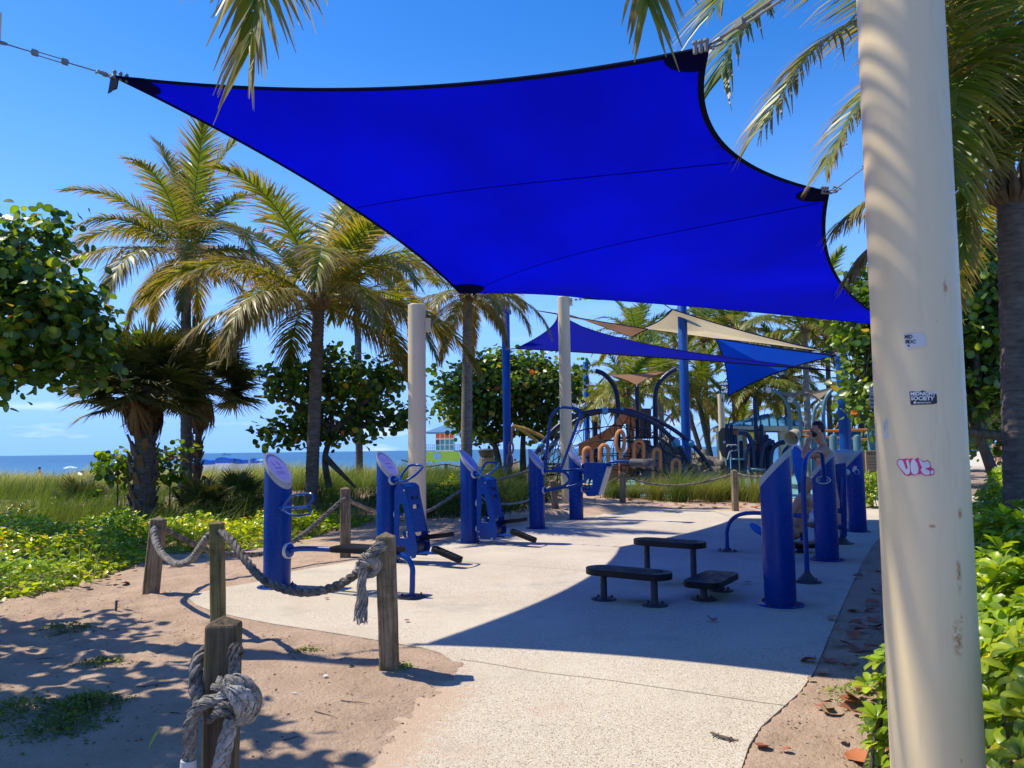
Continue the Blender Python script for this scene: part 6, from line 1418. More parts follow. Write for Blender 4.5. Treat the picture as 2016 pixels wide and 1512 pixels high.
mb = MB(); P_ = A3([(371,1496,2.53),(370,1520,2.53),(371,1560,2.53)]); mb.tube(P_, [.024, .026, .027], 14); mb.build('tape_wrap', M['stickerw'], t)
# small things in the sand
mb = MB(); g = gr(228,1203); mb.tube([g-V(0,0,.05), g+V(.004,0,.10)], .012, 8); o = mb.build('metal_stake', M['darkgrey']); tag(o, 'short dark stake sticking out of the shaded sand', 'stake')
g = gr(692,1325); mb = MB(); mb.lathe([(.018,.0),(.020,.008),(.013,.011),(.012,.004)], 20, V(g.x, g.y, tz(g.x, g.y)), V(.2,-.2,1)); o = mb.build('bottle_cap_ring', M['darkgrey']); tag(o, 'small black ring lying in the sand left of the corner post', 'ring')
g = gr(640,1347); mb = MB(); mb.prism([V(g.x+a, g.y+b, tz(g.x, g.y)+.012) for a, b in ((-.015,-.01),(.0,-.018),(.018,-.004),(.012,.014),(-.006,.02))], V(.002,0,.004)); o = mb.build('shell_fragment', M['white'], smooth=False); tag(o, 'white shell fragment in the sand', 'shell')
g = gr(580,1380); mb = MB(); mb.tube([V(g.x-.012, g.y, tz(g.x, g.y)+.008), V(g.x+.014, g.y-.006, tz(g.x, g.y)+.009)], .004, 8); o = mb.build('cigarette_butt', M['white']); tag(o, 'cigarette butt lying in the sand', 'litter')
g = gr(293,1490); gz = tz(g.x, g.y); v_, f_, c_ = pointed_leaf(3, (.42,.38,.12)); me = np_mesh('grass_leaf', v_*np.array([1, .35, 1]), f_, M['grass'], c_); o = link_mesh('dry_blade', me); o.location = (g.x, g.y, gz); o.rotation_euler = (0.2, R_(-50), R_(60)); o.scale = (.11,)*3; tag(o, 'pale yellow blade curling up from the sand', 'leaf')
rd = random.Random(4)
for i, (u, v) in enumerate(((215,1355),(300,1362),(345,1420),(150,1222),(230,1232),(420,1300),(540,1262),(90,1300),(640,1420),(575,1470),(700,1395))):
    g = gr(u, v); a = rd.uniform(-.6, .6); L_ = rd.uniform(.06, .22); z = tz(g.x, g.y); mb = MB(); pts = [V(g.x+math.cos(a)*L_*k, g.y+math.sin(a)*L_*k+.01*rd.uniform(-1, 1), max(z, tz(g.x+math.cos(a)*L_*k, g.y+math.sin(a)*L_*k))+.004) for k in (-.5, -.15, .2, .5)]
    mb.tube(pts, [.003, .0028, .0022, .001], 5); o = mb.build('twig', M['bark']); tag(o, 'thin dry twig lying on the sand among the rope posts', 'twig', 'dry twigs on the sand')
# fallen sea grape leaves
LV = []
for k in range(5):
    v_, f_, c_ = round_leaf(30+k, (.3, .3, .3)); rr_ = np.random.RandomState(k); v_ = v_.copy(); v_[:, 2] = v_[:, 2]*1.6+.10*np.sin(v_[:, 0]*5+k)+rr_.uniform(-.03, .03, len(v_)); LV.append((v_, f_, c_))
def litter(u, v, size, mat, label, k=0, rz=0, grp=None):
    g = gr(u, v); z = 0.003 if inside_poly(np.array([g.x]), np.array([g.y]), SLn)[0] and tz(g.x, g.y) < .0 else tz(g.x, g.y)+.006
    key = (k % 5, mat)
    if key not in LMESH: LMESH[key] = np_mesh('fallen_leaf', *LV[k % 5][:2], M[mat], LV[k % 5][2], True)
    o = link_mesh('fallen_leaf', LMESH[key]); o.location = (g.x, g.y, z+.012); o.rotation_euler = (rd.uniform(-.25, .25), rd.uniform(-.2, .2), rz or rd.uniform(0, 6)); o.scale = (size, size*.9, size*.8); tag(o, label, 'fallen leaf', grp); return o
LMESH = {}
litter(1400,1222,.10,'litter','lone brown leaf on the shaded slab in front of the step platforms', 0); litter(1478,1152,.10,'litter_tan','pale brown leaf on the slab between platforms and thick post', 1); litter(795,1225,.05,'litter','tiny reddish leaf on the sunlit slab', 2); litter(640,1180,.05,'litter','small brown leaf on the slab below the bench', 3)
litter(1745,1492,.20,'litter_orange','largest orange leaf lying at the foot of the front column', 1, .4); litter(1712,1502,.13,'litter_orange','curled orange leaf left of the largest one', 2, 2.0)
for (u, v, s) in ((1610,1307,.12),(1632,1218,.10),(1700,1235,.12),(1650,1271,.09),(1705,1287,.11),(1632,1332,.10),(1712,1310,.12),(1690,1375,.13),(1634,1402,.08),(1679,1400,.07),(1492,1477,.09),(1725,1205,.10),(1730,1172,.12),(1700,1140,.12),(1722,1125,.11),(1712,1108,.10),(1650,1240,.07),(1738,1262,.09),(1668,1305,.07),(1600,1340,.05),(1560,1480,.05),(1650,1455,.06),(1742,1440,.08)):
    litter(u, v, s, 'litter' if (u+v) % 3 else 'litter_tan', 'dry fallen leaf on the soil strip right of the slab', u % 5, 0, 'fallen leaves on the soil strip right of the slab')
for k in range(30):
    u, v = rd.uniform(1610, 1745), rd.uniform(1110, 1420)
    if u < 1745-(v-1090)*.62+12: continue
    litter(u, v, rd.uniform(.07, .14), 'litter' if k % 3 else 'litter_tan', 'dry fallen leaf on the soil strip right of the slab', k, 0, 'fallen leaves on the soil strip right of the slab')
for k in range(46):
    u, v = rd.uniform(1170, 1500), rd.uniform(984, 1001); litter(u, v, rd.uniform(.09, .17), 'litter' if k % 3 else 'litter_orange', 'dry fallen leaf below the grass clumps', k, 0, 'fallen leaves below the grass clumps')
for k in range(26):
    u, v = rd.uniform(150, 430), 0; v = 1150-(u-150)*.22+rd.uniform(-6, 22); litter(u, v, rd.uniform(.06, .12), 'litter' if k % 2 else 'litter_tan', 'dry fallen leaf along the ground cover edge', k, 0, 'fallen leaves along the ground cover edge')
for k in range(22):
    u = rd.uniform(560, 860); v = 1060-(u-560)*.16+rd.uniform(-6, 14); litter(u, v, rd.uniform(.06, .12), 'litter' if k % 2 else 'litter_tan', 'dry fallen leaf on the sand behind the bench', k, 0, 'fallen leaves on the sand behind the bench')
# little lizard on the slab
t = thing('lizard', 'small brown lizard on the slab near the bottom right edge', 'lizard', tuple(gr(1425,1455)))
LZ = [gr(u, v)+V(0,0,z) for u, v, z in ((1398,1447,.014),(1405,1450,.014),(1412,1453,.014),(1424,1457,.014),(1436,1459,.012),(1444,1461,.009),(1451,1460,.006),(1453,1456,.005))]
mb = MB(); mb.tube(LZ, [.003,.0075,.0065,.0095,.0085,.005,.003,.001], 10, sq=.8)
for a_, s_ in ((2, 1), (2, -1), (4, 1), (4, -1)):
    p = LZ[a_]; d = (LZ[4]-LZ[2]).normalized(); sd = V(-d.y, d.x, 0)*s_; k = p+sd*.018+V(0,0,.004); f = k+sd*.008+d*(-.012 if a_ == 4 else .012)*-1; f.z = .003; mb.tube([p, k, f], [.004, .003, .002], 6)
mb.build('body', M['bark'], t)
# ------------------------------------------------------------------ playground beyond the rope fence
def Q(Y): return lambda u, v, dy=0.0: at(u, v, Y+dy)
def blue_pole(u0, u1, vt, vb, Y, r, label):
    tp = at(u0, vt, Y); b = V(tp.x, tp.y, 0) if vb is None else at(u1, vb, Y); b.z = -.1
    t = thing('playground_pole', label, 'pole', tuple(b), group='tall blue poles of the playground sails'); ax = tp-b; mb = MB(); mb.lathe([(r, 0), (r, ax.length-.03), (r*.85, ax.length)], 24, b, ax); mb.build('shaft', M['blue_pole'], t)
    mb = MB(); mb.box(tp+V(r*1.1, -.05, -.35), (.10, .06, .16)); mb.build('bracket', M['steel'], t); return t
blue_pole(995, 997, 596, None, 27, .145, 'tall blue pole between the pale palm and the cream column'); blue_pole(1342.5, 1345, 601, None, 27.5, .165, 'tall blue pole behind the boulder')
blue_pole(1656, 1662, 697, None, 23.5, .175, 'blue pole at the right end of the bright sail, above the grey bin'); blue_pole(1153, 1156, 712, None, 42, .15, 'shorter distant blue pole left of the climbing dome')
g = at(1419, 776, 31); t = thing('shade_column', 'short white column with a small fitting in front of the pavilion', 'column', (g.x, g.y, 0)); mb = MB(); mb.lathe([(.13, 0), (.13, g.z+.1)], 20, V(g.x, g.y, -.1)); mb.build('shaft', M['cream'], t); mb = MB(); mb.box(g+V(.02, -.13, -.25), (.04,.05,.12)); mb.build('fitting', M['darkgrey'], t)

def small_sail(label, P, bul, mat, edge=None, name='playground_sail', group='small shade sails over the playground', n=16):
    """P: corner points; bul: inward bow of each edge"""
    k = len(P); c = sum(P, V(0,0,0))/k; bd = []
    for i in range(k):
        a, b = P[i], P[(i+1) % k]; m_ = (a+b)/2; inn = c-m_; inn = inn-(b-a)*(inn.dot(b-a)/(b-a).length_squared)
        inn = inn.normalized() if inn.length > 1e-6 else V(0,0,0); bd += [a.lerp(b, j/n)+inn*(4*bul[i]*(b-a).length*(j/n)*(1-j/n)) for j in range(n)]
    N = len(bd); c = sum(bd, V(0,0,0))/N; vs = [c]; R = 8
    for r_ in range(1, R+1): vs += [c.lerp(p, r_/R) for p in bd]
    fs = [(0, 1+j, 1+(j+1) % N) for j in range(N)]
    for r_ in range(1, R): a, b = 1+(r_-1)*N, 1+r_*N; fs += [(a+j, b+j, b+(j+1) % N, a+(j+1) % N) for j in range(N)]
    t = thing(name, label, 'shade sail', tuple(c), group=group); mb = MB(); mb.add(vs, fs); mb.build('fabric_panel', M[mat], t, fix=False)
    mb = MB(); mb.tube(bd, .022, 5, closed=True); mb.build('edge_cable', M[edge or 'sail_edge'], t)
    for p in P: mb = MB(); d = (p-c).normalized(); mb.tube([p, p+d*.35], .02, 6); mb.build('corner_strap', M['steel'], t)
    return t
small_sail('dark blue triangular sail stretched from the left tall pole to the right', [at(1016,686,26), at(1098,618,33), at(1640,730,21)], [.05, .10, .015], 'sail')
small_sail('terracotta sail seen edge-on above the dark blue triangle', [at(1060,612,34), at(1276,648,28), at(1244,664,30), at(1128,622,33)], [.01, .01, .02, .02], 'sail_terra')
small_sail('pale cream pointed sail, brightest and highest of the small ones', [at(1323,609,27), at(1264,646,31), at(1407,666,30), at(1644,695,22)], [.03, .01, .02, .045], 'sail_cream')
small_sail('bright blue sail hanging to a low tip left of the white column', [at(1407,665,30), at(1648,700,23.3), at(1434,780,29)], [.005, .03, .10], 'sail_bright')

# --- climbing dome
q = Q(26)
t = thing('climbing_dome', 'climbing net dome under twin dark blue arches with light blue ball joints', 'climbing frame', (at(1220,900,26).x, 26, 0))
a1 = [(1040,925),(1052,900),(1066,876),(1095,842),(1135,818),(1190,808),(1240,815),(1290,835),(1331,872),(1352,905),(1372,945),(1385,965)]
a2 = [(1060,925),(1072,900),(1091,873),(1120,838),(1160,816),(1223,807),(1270,818),(1320,842),(1360,873),(1388,905),(1405,935),(1412,958)]
A1 = spline([at(u, v, 25.6) for u, v in a1], 5); A2 = spline([at(u, v, 27.4) for u, v in a2], 5)
for A in (A1, A2): mb = MB(); mb.tube(A, .075, 12); mb.build('arch', M['navy'], t)
for (u, v, Y, r_) in ((1066,877,25.6,.13),(1191,809,25.6,.13),(1331,872,25.6,.15),(1091,873,27.4,.12),(1224,808,27.4,.10),(1360,873,27.4,.14),(1068,889,26.4,.10)):
    mb = MB(); mb.sphere(at(u, v, Y), r_, 16); mb.build('ball_joint', M['skyplastic'], t)
ni, nj = 17, 7; nodes = {}
rd = random.Random(12)
for s_, A, Yf in ((0, A1, 24.2), (1, A2, 28.6)):
    for i in range(ni):
        p = A[int((len(A)-1)*(.10+.80*i/(ni-1)))]
        for j in range(nj):
            f = j/(nj-1); ft_ = V(p.x*(1)+(p.x-at(1215,900,26).x)*.12, Yf, .10); m_ = p.lerp(ft_, f); m_ += V(rd.uniform(-.05, .05), -.25*math.sin(PI*f)*(1 if s_ == 0 else -1), rd.uniform(-.04, .04)-.18*math.sin(PI*f)); nodes[s_, i, j] = m_ if j else p
for s_ in (0, 1):
    mb = MB()
    for i in range(ni): mb.tube([nodes[s_, i, j] for j in range(nj)], .016, 4, caps=False)
    for j in range(1, nj): mb.tube([nodes[s_, i, j]+(V(0,0,0)) for i in range(ni)], .016, 4, caps=False)
    for i in range(0, ni-2, 2):
        mb.tube([nodes[s_, i, 0], nodes[s_, i+1, 2], nodes[s_, i+2, 4]], .014, 4, caps=False); mb.tube([nodes[s_, i+2, 0], nodes[s_, i+1, 2], nodes[s_, i, 5]], .014, 4, caps=False)
    mb.build('net', M['netrope'], t)
mb = MB(); 
for i in range(ni): mb.tube([nodes[0, i, 0], (nodes[0, i, 0]+nodes[1, i, 0])/2-V(0,0,.1), nodes[1, i, 0]], .016, 4, caps=False)
mb.build('net', M['netrope'], t)
# faded orange loop steps
LP_ = [(1147,1166,880,914), (1179,1200,874,913), (1246,1269,865,911), (1284,1302,882,934), (1321,1340,903,930)]
for i, (u0, u1, vt, vb) in enumerate(LP_):
    Yl = 24.6; uc = (u0+u1)/2; w = (u1-u0)/2-2.2; pts = [at(uc-w, vb+14, Yl), at(uc-w, vt+w+6, Yl)]+[at(uc-w*math.cos(a), vt+w*1.2+2-w*1.2*math.sin(a), Yl) for a in np.linspace(.3, PI-.3, 7)]+[at(uc+w, vt+w+6, Yl), at(uc+w, vb+14, Yl)]
    t2 = thing('step_loop', ['arch-shaped faded orange step at the left, by the slide foot', 'second faded orange arch step from the left', 'tall orange arch step right of the closed ring', 'orange arch step left of the boulder', 'smallest orange arch step, half hidden in grass'][i], 'climbing step', tuple(at(uc, vb, Yl)), group='faded orange climbing steps')
    mb = MB(); mb.tube(pts, .062, 8, sq=1.6); mb.build('loop', M['tanorange'], t2); mb = MB(); mb.tube([at(uc, vb, Yl+.1), at(uc, vb, Yl+.1)*1], .03, 6) if False else mb.box(V(at(uc, vb, Yl).x, Yl, .04), (.5, .4, .05)); mb.build('footing', M['playsurf'], t2)
t2 = thing('step_loop', 'tallest closed faded orange ring standing before the net', 'climbing step', tuple(at(1221,930,24.6)), group='faded orange climbing steps'); mb = MB(); mb.tube([at(1221+8.2*math.cos(a), 869+21*math.sin(a), 24.6) for a in np.linspace(0, 2*PI, 21)[:-1]], .062, 8, closed=True, sq=1.5); mb.build('loop', M['tanorange'], t2)
mb = MB(); mb.tube([at(1221,888,24.65), at(1221,955,24.65)], .05, 8); mb.build('stalk', M['tanorange'], t2)

# --- slide tower
t = thing('slide_tower', 'playground tower with an orange slide running down to the left', 'slide', tuple(at(1240,930,30)), )
ch = [(1250,822),(1232,822),(1218,836),(1205,855),(1180,872),(1155,885),(1138,893)]
P = spline([at(u, v, 30-.35*i) for i, (u, v) in enumerate(ch)], 5); mb = MB(); n_ = len(P); vs, fs = [], []
for i, p in enumerate(P):
    for (dx, dz) in ((-.0, .36), (0, .0), (.62, -.02), (.62, .34), (.68, .34), (.68, -.10), (-.06, -.10), (-.06, .36)): vs.append(p+V(.15*dx, dx-.3, dz))
for i in range(n_-1):
    for j in range(8): fs.append((i*8+j, i*8+(j+1) % 8, (i+1)*8+(j+1) % 8, (i+1)*8+j))
mb.add(vs, fs); mb.build('slide_chute', M['orange'], t, smooth=False)
mb = MB(); mb.prism([at(u, v, 29.3) for u, v in ((1222,822),(1228,816),(1249,817),(1250,862),(1240,862),(1238,834),(1228,835),(1222,850))], V(0,.08,0)); mb.build('arch_panel', M['orange'], t, smooth=False)
mb = MB(); mb.tube(spline([at(1255,880,29.6), at(1246,905,29.2), at(1225,930,28.8), at(1200,938,28.4), at(1190,930,28)], 5), .38, 12); mb.build('tube_slide', M['tanorange'], t)
for u, vt in ((1217,800),(1254,745),(1291,800),(1172,830)):
    mb = MB(); mb.tube([at(u, vt, 29.8), V(at(u, 900, 29.8).x, 29.8, 0)], .085, 10); mb.build('post', M['navy'], t)
mb = MB(); mb.box(at(1255,862,30.2), (1.5,1.4,.08)); mb.build('platform', M['navy'], t)
for (u0, u1, v0, v1) in ((1261,1282,804,862),(1264,1280,866,905)): mb = MB(); mb.prism([at(u0+2,v0,29.5), at(u1-3,v0,29.5), at(u1,v0+4,29.5), at(u1,v1,29.5), at(u0,v1,29.5), at(u0,v0+3,29.5)], V(0,.06,0)); mb.build('panel', M['brownpanel'], t, smooth=False)
for pts in ([(1172,730),(1188,736),(1204,752),(1214,775),(1217,810),(1217,880)], [(1331,726),(1312,738),(1296,757),(1290,780),(1290,815),(1291,880)]): mb = MB(); mb.tube(spline([at(u, v, 29.8) for u, v in pts], 5), .095, 10); mb.build('curved_mast', M['navy'], t)
mb = MB(); mb.tube(spline([at(1294,812,30.5), at(1318,820,30.5), at(1328,838,30.5)], 5), .03, 6); mb.build('red_rail', M['redring'], t)
mb = MB(); mb.tube([at(1185,895,29), at(1188,870,29.3)], .035, 6); mb.build('yellow_rung', M['yellow'], t)
mb = MB(); mb.tube([at(1170,925,28.6), at(1200,935,28.6)], .035, 6); mb.build('yellow_rung', M['yellow'], t)
small_sail('small terracotta canopy slung between curved navy masts', [at(1200,738,30.5), at(1314,731,30.5), at(1254,758,28.2)], [.06, .04, .04], 'sail_terra', 'sail_terra', 'canopy')

# --- yellow fork with hanging red rings
t = thing('swing_arm', 'yellow forked arm with a chain of dull red rings hanging from its tip', 'play equipment', tuple(at(1062,880,26)))
q = Q(26)
for pts in ([(1009,838),(1030,843),(1052,852),(1070,862)], [(1009,838),(1032,850),(1046,860),(1058,872)]): mb = MB(); mb.tube(spline([q(*p) for p in pts], 4), [.05]*4+[.06]*(len(spline(pts and [q(*p) for p in pts], 4))-4), 8); mb.build('fork_arm', M['yellow'], t)
for (u, v, a, b) in ((1006,882,4.4,11),(1003.5,908,5,14),(1002,935,4.5,12)): mb = MB(); mb.tube([q(u+a*math.cos(x), v+b*math.sin(x)) for x in np.linspace(0, 2*PI, 17)[:-1]], .035, 6, closed=True); mb.build('ring', M['redring'], t)
mb = MB(); mb.tube([q(1009,839), q(1008,872)], .03, 6); mb.build('hanger', M['redring'], t)

# --- boulder
def boulder(label, c, rx, ry, rz, seed, name='boulder'):
    bm = bmesh.new(); bmesh.ops.create_icosphere(bm, subdivisions=5, radius=1); r = random.Random(seed)
    from mathutils import noise as N_
    for v in bm.verts:
        p = v.co.copy(); d = 1+.35*N_.noise(p*1.3+V(seed,0,0))+.18*N_.noise(p*3.1+V(0,seed,0))+.08*N_.noise(p*7); cell = N_.voronoi(p*1.8+V(seed,seed,0))[0]; d += .25*(cell[1]-cell[0])-.1
        v.co = V(p.x*rx*d, p.y*ry*d, max(p.z, -.35)*rz*d)
    me = bpy.data.meshes.new(name); bm.to_mesh(me); bm.free(); me.materials.append(M['rock']); me.shade_auto() if hasattr(me, 'shade_auto') else shade(me, 30); o = link_mesh(name, me); o.location = c; return tag(o, label, 'boulder')
boulder('large grey climbing boulder behind the right foot of the net dome', (at(1312,900,28.5).x, 28.5, .55), 1.0, 1.0, 1.35, 3)
boulder('lower grey boulder sloping right beside the taller one', (at(1375,910,28.2).x, 28.2, .25), 1.05, .9, 1.0, 8)

# --- post-and-panel structure in the middle right
t = thing('climbing_posts', 'cluster of navy posts, orange panels and light blue footrests', 'climbing frame', tuple(at(1480,930,27)))
q = Q(27)
mb = MB(); mb.prism([q(*p) for p in ((1416,850),(1420,843),(1434,841),(1440,846),(1441,895),(1434,905),(1422,898),(1417,885))], V(0,.07,0)); mb.build('panel', M['brownpanel'], t, bevel=.01, smooth=False)
mb = MB(); mb.prism([q(1424,868,-.01), q(1428,868,-.01), q(1428,873,-.01), q(1424,873,-.01)], V(0,-.005,0)); mb.build('panel_label', M['text_white'], t, smooth=False)
for (u, vt, r_, m_) in ((1431,838,.06,'navy'),(1440,838,.06,'navy'),(1447,858,.08,'navy'),(1459,870,.07,'navy'),(1499,838,.075,'navy'),(1486,792,.07,'navy'),(1509,858,.08,'navy'),(1478,880,.06,'navy'),(1516,866,.07,'navy')):
    mb = MB(); b = q(u, vt); mb.lathe([(r_*.5, b.z+.05), (r_, b.z), (r_, 0)], 12, V(b.x, b.y, 0)); mb.build('post', M[m_], t)
for (u0, u1, v0, v1) in ((1444,1452,843,910),(1488,1500,841,935),(1459,1463,900,930)):
    mb = MB(); mb.prism([q(u0,v0,.15), q(u1,v0,.15), q(u1,v1,.15), q(u0,v1,.15)], V(0,.06,0)); mb.build('orange_panel', M['orange'], t, smooth=False)
for pts in ([(1453,852),(1466,853),(1476,862),(1482,885),(1484,930)], [(1490,870),(1476,877),(1468,895),(1466,940)], [(1524,870),(1510,874),(1500,890),(1496,935)], [(1544,870),(1530,875),(1519,890),(1516,935)], [(1554,880),(1545,890),(1540,915),(1540,945)]):
    mb = MB(); mb.tube(spline([q(u, v, -.3) for u, v in pts], 5), .085, 10); mb.build('curved_pipe', M['navy'], t)
for pts in ([(1431,880),(1431,905),(1440,908)], [(1439,879),(1436,905)]):
    mb = MB(); mb.tube(arc_corner([q(u, v, -.4) for u, v in ((pts[0][0], 880), (pts[0][0]+1, 876), (1452, 876), (1453, 886))]+[q(1453,886,-.4), q(1437,888,-.4), q(pts[0][0]+1,905,-.4)], .08, 4), .022, 8); mb.build('grab_rail', M['silver'], t)
for (u, v) in ((1454,904),(1484,923),(1495,924)): mb = MB(); mb.lathe([(.20,-.03),(.22,0),(.20,.03)], 18, q(u, v, -.3)); mb.build('footrest', M['lightblue'], t)
mb = MB(); mb.tube([q(1441,846), q(1500,848)], .025, 6); mb.build('crossbar', M['navy'], t)

# --- light blue masts with beige canopy, bucket, monkey bars
t = thing('canopy_masts', 'four light blue curved masts holding the small beige canopy', 'masts', tuple(at(1580,930,26)))
for pts, Y in (([(1513,768),(1530,772),(1545,786),(1553,808),(1556,850),(1557,930)], 26), ([(1556,787),(1568,795),(1574,812),(1577,850),(1578,930)], 25), ([(1616,792),(1606,802),(1602,820),(1601,850),(1601,930)], 27.5), ([(1652,760),(1636,770),(1626,785),(1621,808),(1622,850),(1622,930)], 26)):
    mb = MB(); mb.tube(spline([at(u, v, Y) for u, v in pts], 5), .062, 12); m_ = mb.build('mast', M['lightblue'], t); mb = MB(); mb.sphere(at(*pts[0], Y), .10, 10); mb.build('end_cap', M['white'], m_)
small_sail('small beige canopy sagging between the light blue masts', [at(1524,770,26.5), at(1558,784,25), at(1612,788,27.5), at(1648,760,26)], [.02, .10, .02, .10], 'canopy_grey', 'canopy_grey', 'canopy')
t = thing('tipping_bucket', 'beige bucket tilted on the light blue mast above the standing man', 'bucket', tuple(at(1562,862,24.6)))
a, b = at(1569,852,24.7), at(1552,868,24.3); mb = MB(); mb.lathe([(.13,0),(.17,.08),(.235,.42),(.255,.44),(.225,.44),(.155,.09),(.0,.05)], 24, a, (b-a), caps=False); mb.build('pail', M['beige'], t)
mb = MB(); mb.box(at(1575,860,24.6), (.28,.05,.06)); mb.build('strap', M['darkgrey'], t)
t = thing('monkey_bars', 'orange monkey bar rail carried on light blue capped posts', 'play equipment', tuple(at(1660,900,30)))
q = Q(30); mb = MB(); mb.tube([q(1560,850), q(1718,846)], .05, 8); mb.build('rail', M['orange'], t); mb = MB(); mb.tube([at(1560,857,31.5), at(1718,866,31.5)], .045, 8); mb.build('rail', M['orange'], t)
for u, vt, Y in ((1714,836,30),(1687,858,28),(1640,857,28),(1601,852,30),(1718,870,33)): mb = MB(); b = at(u, vt, Y); mb.lathe([(.14, 0), (.14, b.z-.1), (.11, b.z), (.03, b.z+.04)], 14, V(b.x, b.y, 0)); mb.build('capped_post', M['lightblue'], t)

# --- pavilions
def pavilion(label, u0, u1, vr, ve, Y, vpk, depth, cols):
    t = thing('pavilion', label, 'pavilion', tuple(at((u0+u1)/2, 900, Y))); a, b = at(u0, ve, Y), at(u1, ve, Y); pk = at((u0+u1)/2-3, vpk, Y+depth/2); c, d = b+V(0,depth,0), a+V(0,depth,0)
    for k, (p, r_) in enumerate(((a, b), (b, c), (c, d), (d, a))):
        mb = MB(); nrm = (r_-p).cross(pk-p).normalized(); nrm = nrm if nrm.z > 0 else -nrm; mb.prism([p, r_, pk], nrm*-.06); mb.build('roof_panel', M['roofblue'], t, smooth=False)
        for i in range(1, 9):
            e = p.lerp(r_, i/9); s_ = 1-abs(i/9-.5)*2; top_ = pk.lerp(pk, 0) if False else e+(pk-(p+r_)/2)*s_; mb = MB(); mb.tube([e+nrm*.03, top_+nrm*.03], .035, 5); mb.build('roof_rib', M['navy' if k == 0 else 'roofblue'], t)
        mb = MB(); m_ = (p+r_)/2; L_ = (r_-p).length; ax = (r_-p).normalized(); mb.box(m_-UPV*.14, (L_, .10, .22), (ax, V(-ax.y, ax.x, 0), UPV)); mb.build('fascia', M['stucco'], t, smooth=False)
    for cx in cols:
        for dy in (.4, depth-.4): p = V(a.x+(b.x-a.x)*cx, Y+dy, 0); mb = MB(); mb.box(p+UPV*(a.z/2-.05), (.35, .35, a.z)); mb.build('column', M['stucco'], t, smooth=False)
pavilion('open pavilion with ribbed light blue hipped roof behind the climbing posts', 1447, 1598, 0, 838, 38, 814, 4.0, (.06, .35, .65, .94)); pavilion('farther light blue roofed pavilion between the right blue pole and column', 1628, 1790, 0, 868, 44, 842, 4.0, (.06, .35, .65, .94))

# --- notice board, sign, bins, bench
def text_obj(name, s, size, mat, parent, loc, rot=(PI/2, 0, 0), align='CENTER', extr=.002, sx=1.0):
    cu = bpy.data.curves.new(name, 'FONT'); cu.body = s; cu.size = size; cu.extrude = extr; cu.align_x = align; cu.align_y = 'CENTER'; tmp = bpy.data.objects.new('tmp', cu); COL.objects.link(tmp); dg = bpy.context.evaluated_depsgraph_get(); me = bpy.data.meshes.new_from_object(tmp.evaluated_get(dg)); bpy.data.objects.remove(tmp)
    me.materials.clear(); me.materials.append(M[mat]); o = link_mesh(name, me, parent); o.location = inv_loc(parent, loc) if parent else loc; o.rotation_euler = rot; o.scale = (sx, 1, 1); return o
Yb = 19.5; a, b = at(1703,887,Yb), at(1742,887,Yb); lo_ = at(1703,941,Yb); t = thing('notice_board', 'tan notice board with dark lettering beyond the farthest right post', 'sign', tuple(at(1720,960,Yb)))
mb = MB(); W_ = b.x-a.x; H_ = a.z-lo_.z; c = V((a.x+b.x)/2, Yb, (a.z+lo_.z)/2); mb.box(c, (W_, .05, H_)); mb.build('board', M['tan'], t, smooth=False, bevel=.01)
for dx in (-W_*.42, W_*.42): mb = MB(); mb.box(V(c.x+dx, Yb+.05, c.z/2+.1), (.07,.06,c.z+.35)); mb.build('leg', M['wood_dark'], t, smooth=False)
text_obj('lettering', 'WELCOME', .095, 'text_dark', t, c+V(0,-.03,H_*.38)); 
for k in range(5):
    mb = MB(); rd2 = random.Random(k); x = -W_*.36
    while x < W_*.36: w_ = rd2.uniform(.02, .07); mb.box(c+V(x+w_/2, -.027, H_*(.22-.12*k)), (w_, .003, .014)); x += w_+.015
    mb.build('lettering', M['wood_dark'], t, smooth=False)['kind'] = 'stuff'
Ys = 11.9; t = thing('park_sign', 'narrow grey park sign on a white pole just left of the front column', 'sign', tuple(at(1733,960,Ys))); a = at(1711,762,Ys); b = at(1726,804,Ys); mb = MB(); mb.box((a+b)/2, (b.x-a.x, .02, a.z-b.z)); mb.build('sign_plate', M['greycap'], t, bevel=.006, smooth=False)
mb = MB(); mb.tube([at(1722,768,Ys+.04), at(1735,990,Ys+.04)], .028, 10); mb.build('pole', M['white'], t)
for k in range(4):
    mb = MB(); mb.box(at(1718,773+8*k,Ys)+V(0,-.013,0), ((b.x-a.x)*.7, .003, .025)); mb.build('print', M['stucco' if k == 0 else 'darkgrey'], t, smooth=False)['kind'] = 'stuff'
def bin_(label, u, vt, vb, Y, r_, body, lid):
    tp, bt = at(u, vt, Y), at(u, vb, Y); z0 = 0; t = thing('litter_bin', label, 'litter bin', (tp.x, Y, 0)); H = tp.z
    mb = MB(); mb.lathe([(r_*.80, 0), (r_*.86, H*.6), (r_*.86, H*.76)], 24, V(tp.x, Y, 0)); mb.build('body', M[body], t)
    for k in range(16): a = 2*PI*k/16; mb = MB(); mb.box(V(tp.x+math.cos(a)*r_*.88, Y+math.sin(a)*r_*.88, H*.38), (.03,.05,H*.74), (V(math.cos(a), math.sin(a), 0), V(-math.sin(a), math.cos(a), 0), UPV)); mb.build('slat', M['stonegrey'], t, smooth=False)
    mb = MB(); mb.lathe([(r_*.72, H*.76), (r_*.95, H*.90), (r_*1.02, H*.94), (r_*1.02, H*.97), (r_*.8, H), (.02, H*1.02)], 28, V(tp.x, Y, 0)); mb.build('lid', M[lid], t); return t
bin_('grey bin with wide pale lid below the right blue pole', 1662, 887, 930, 15.0, .23, 'darkgrey', 'greycap'); bin_('dark topped litter bin beyond the fence by the sea grape trunk', 959, 884, 930, 33, .38, 'stonegrey', 'darkgrey')
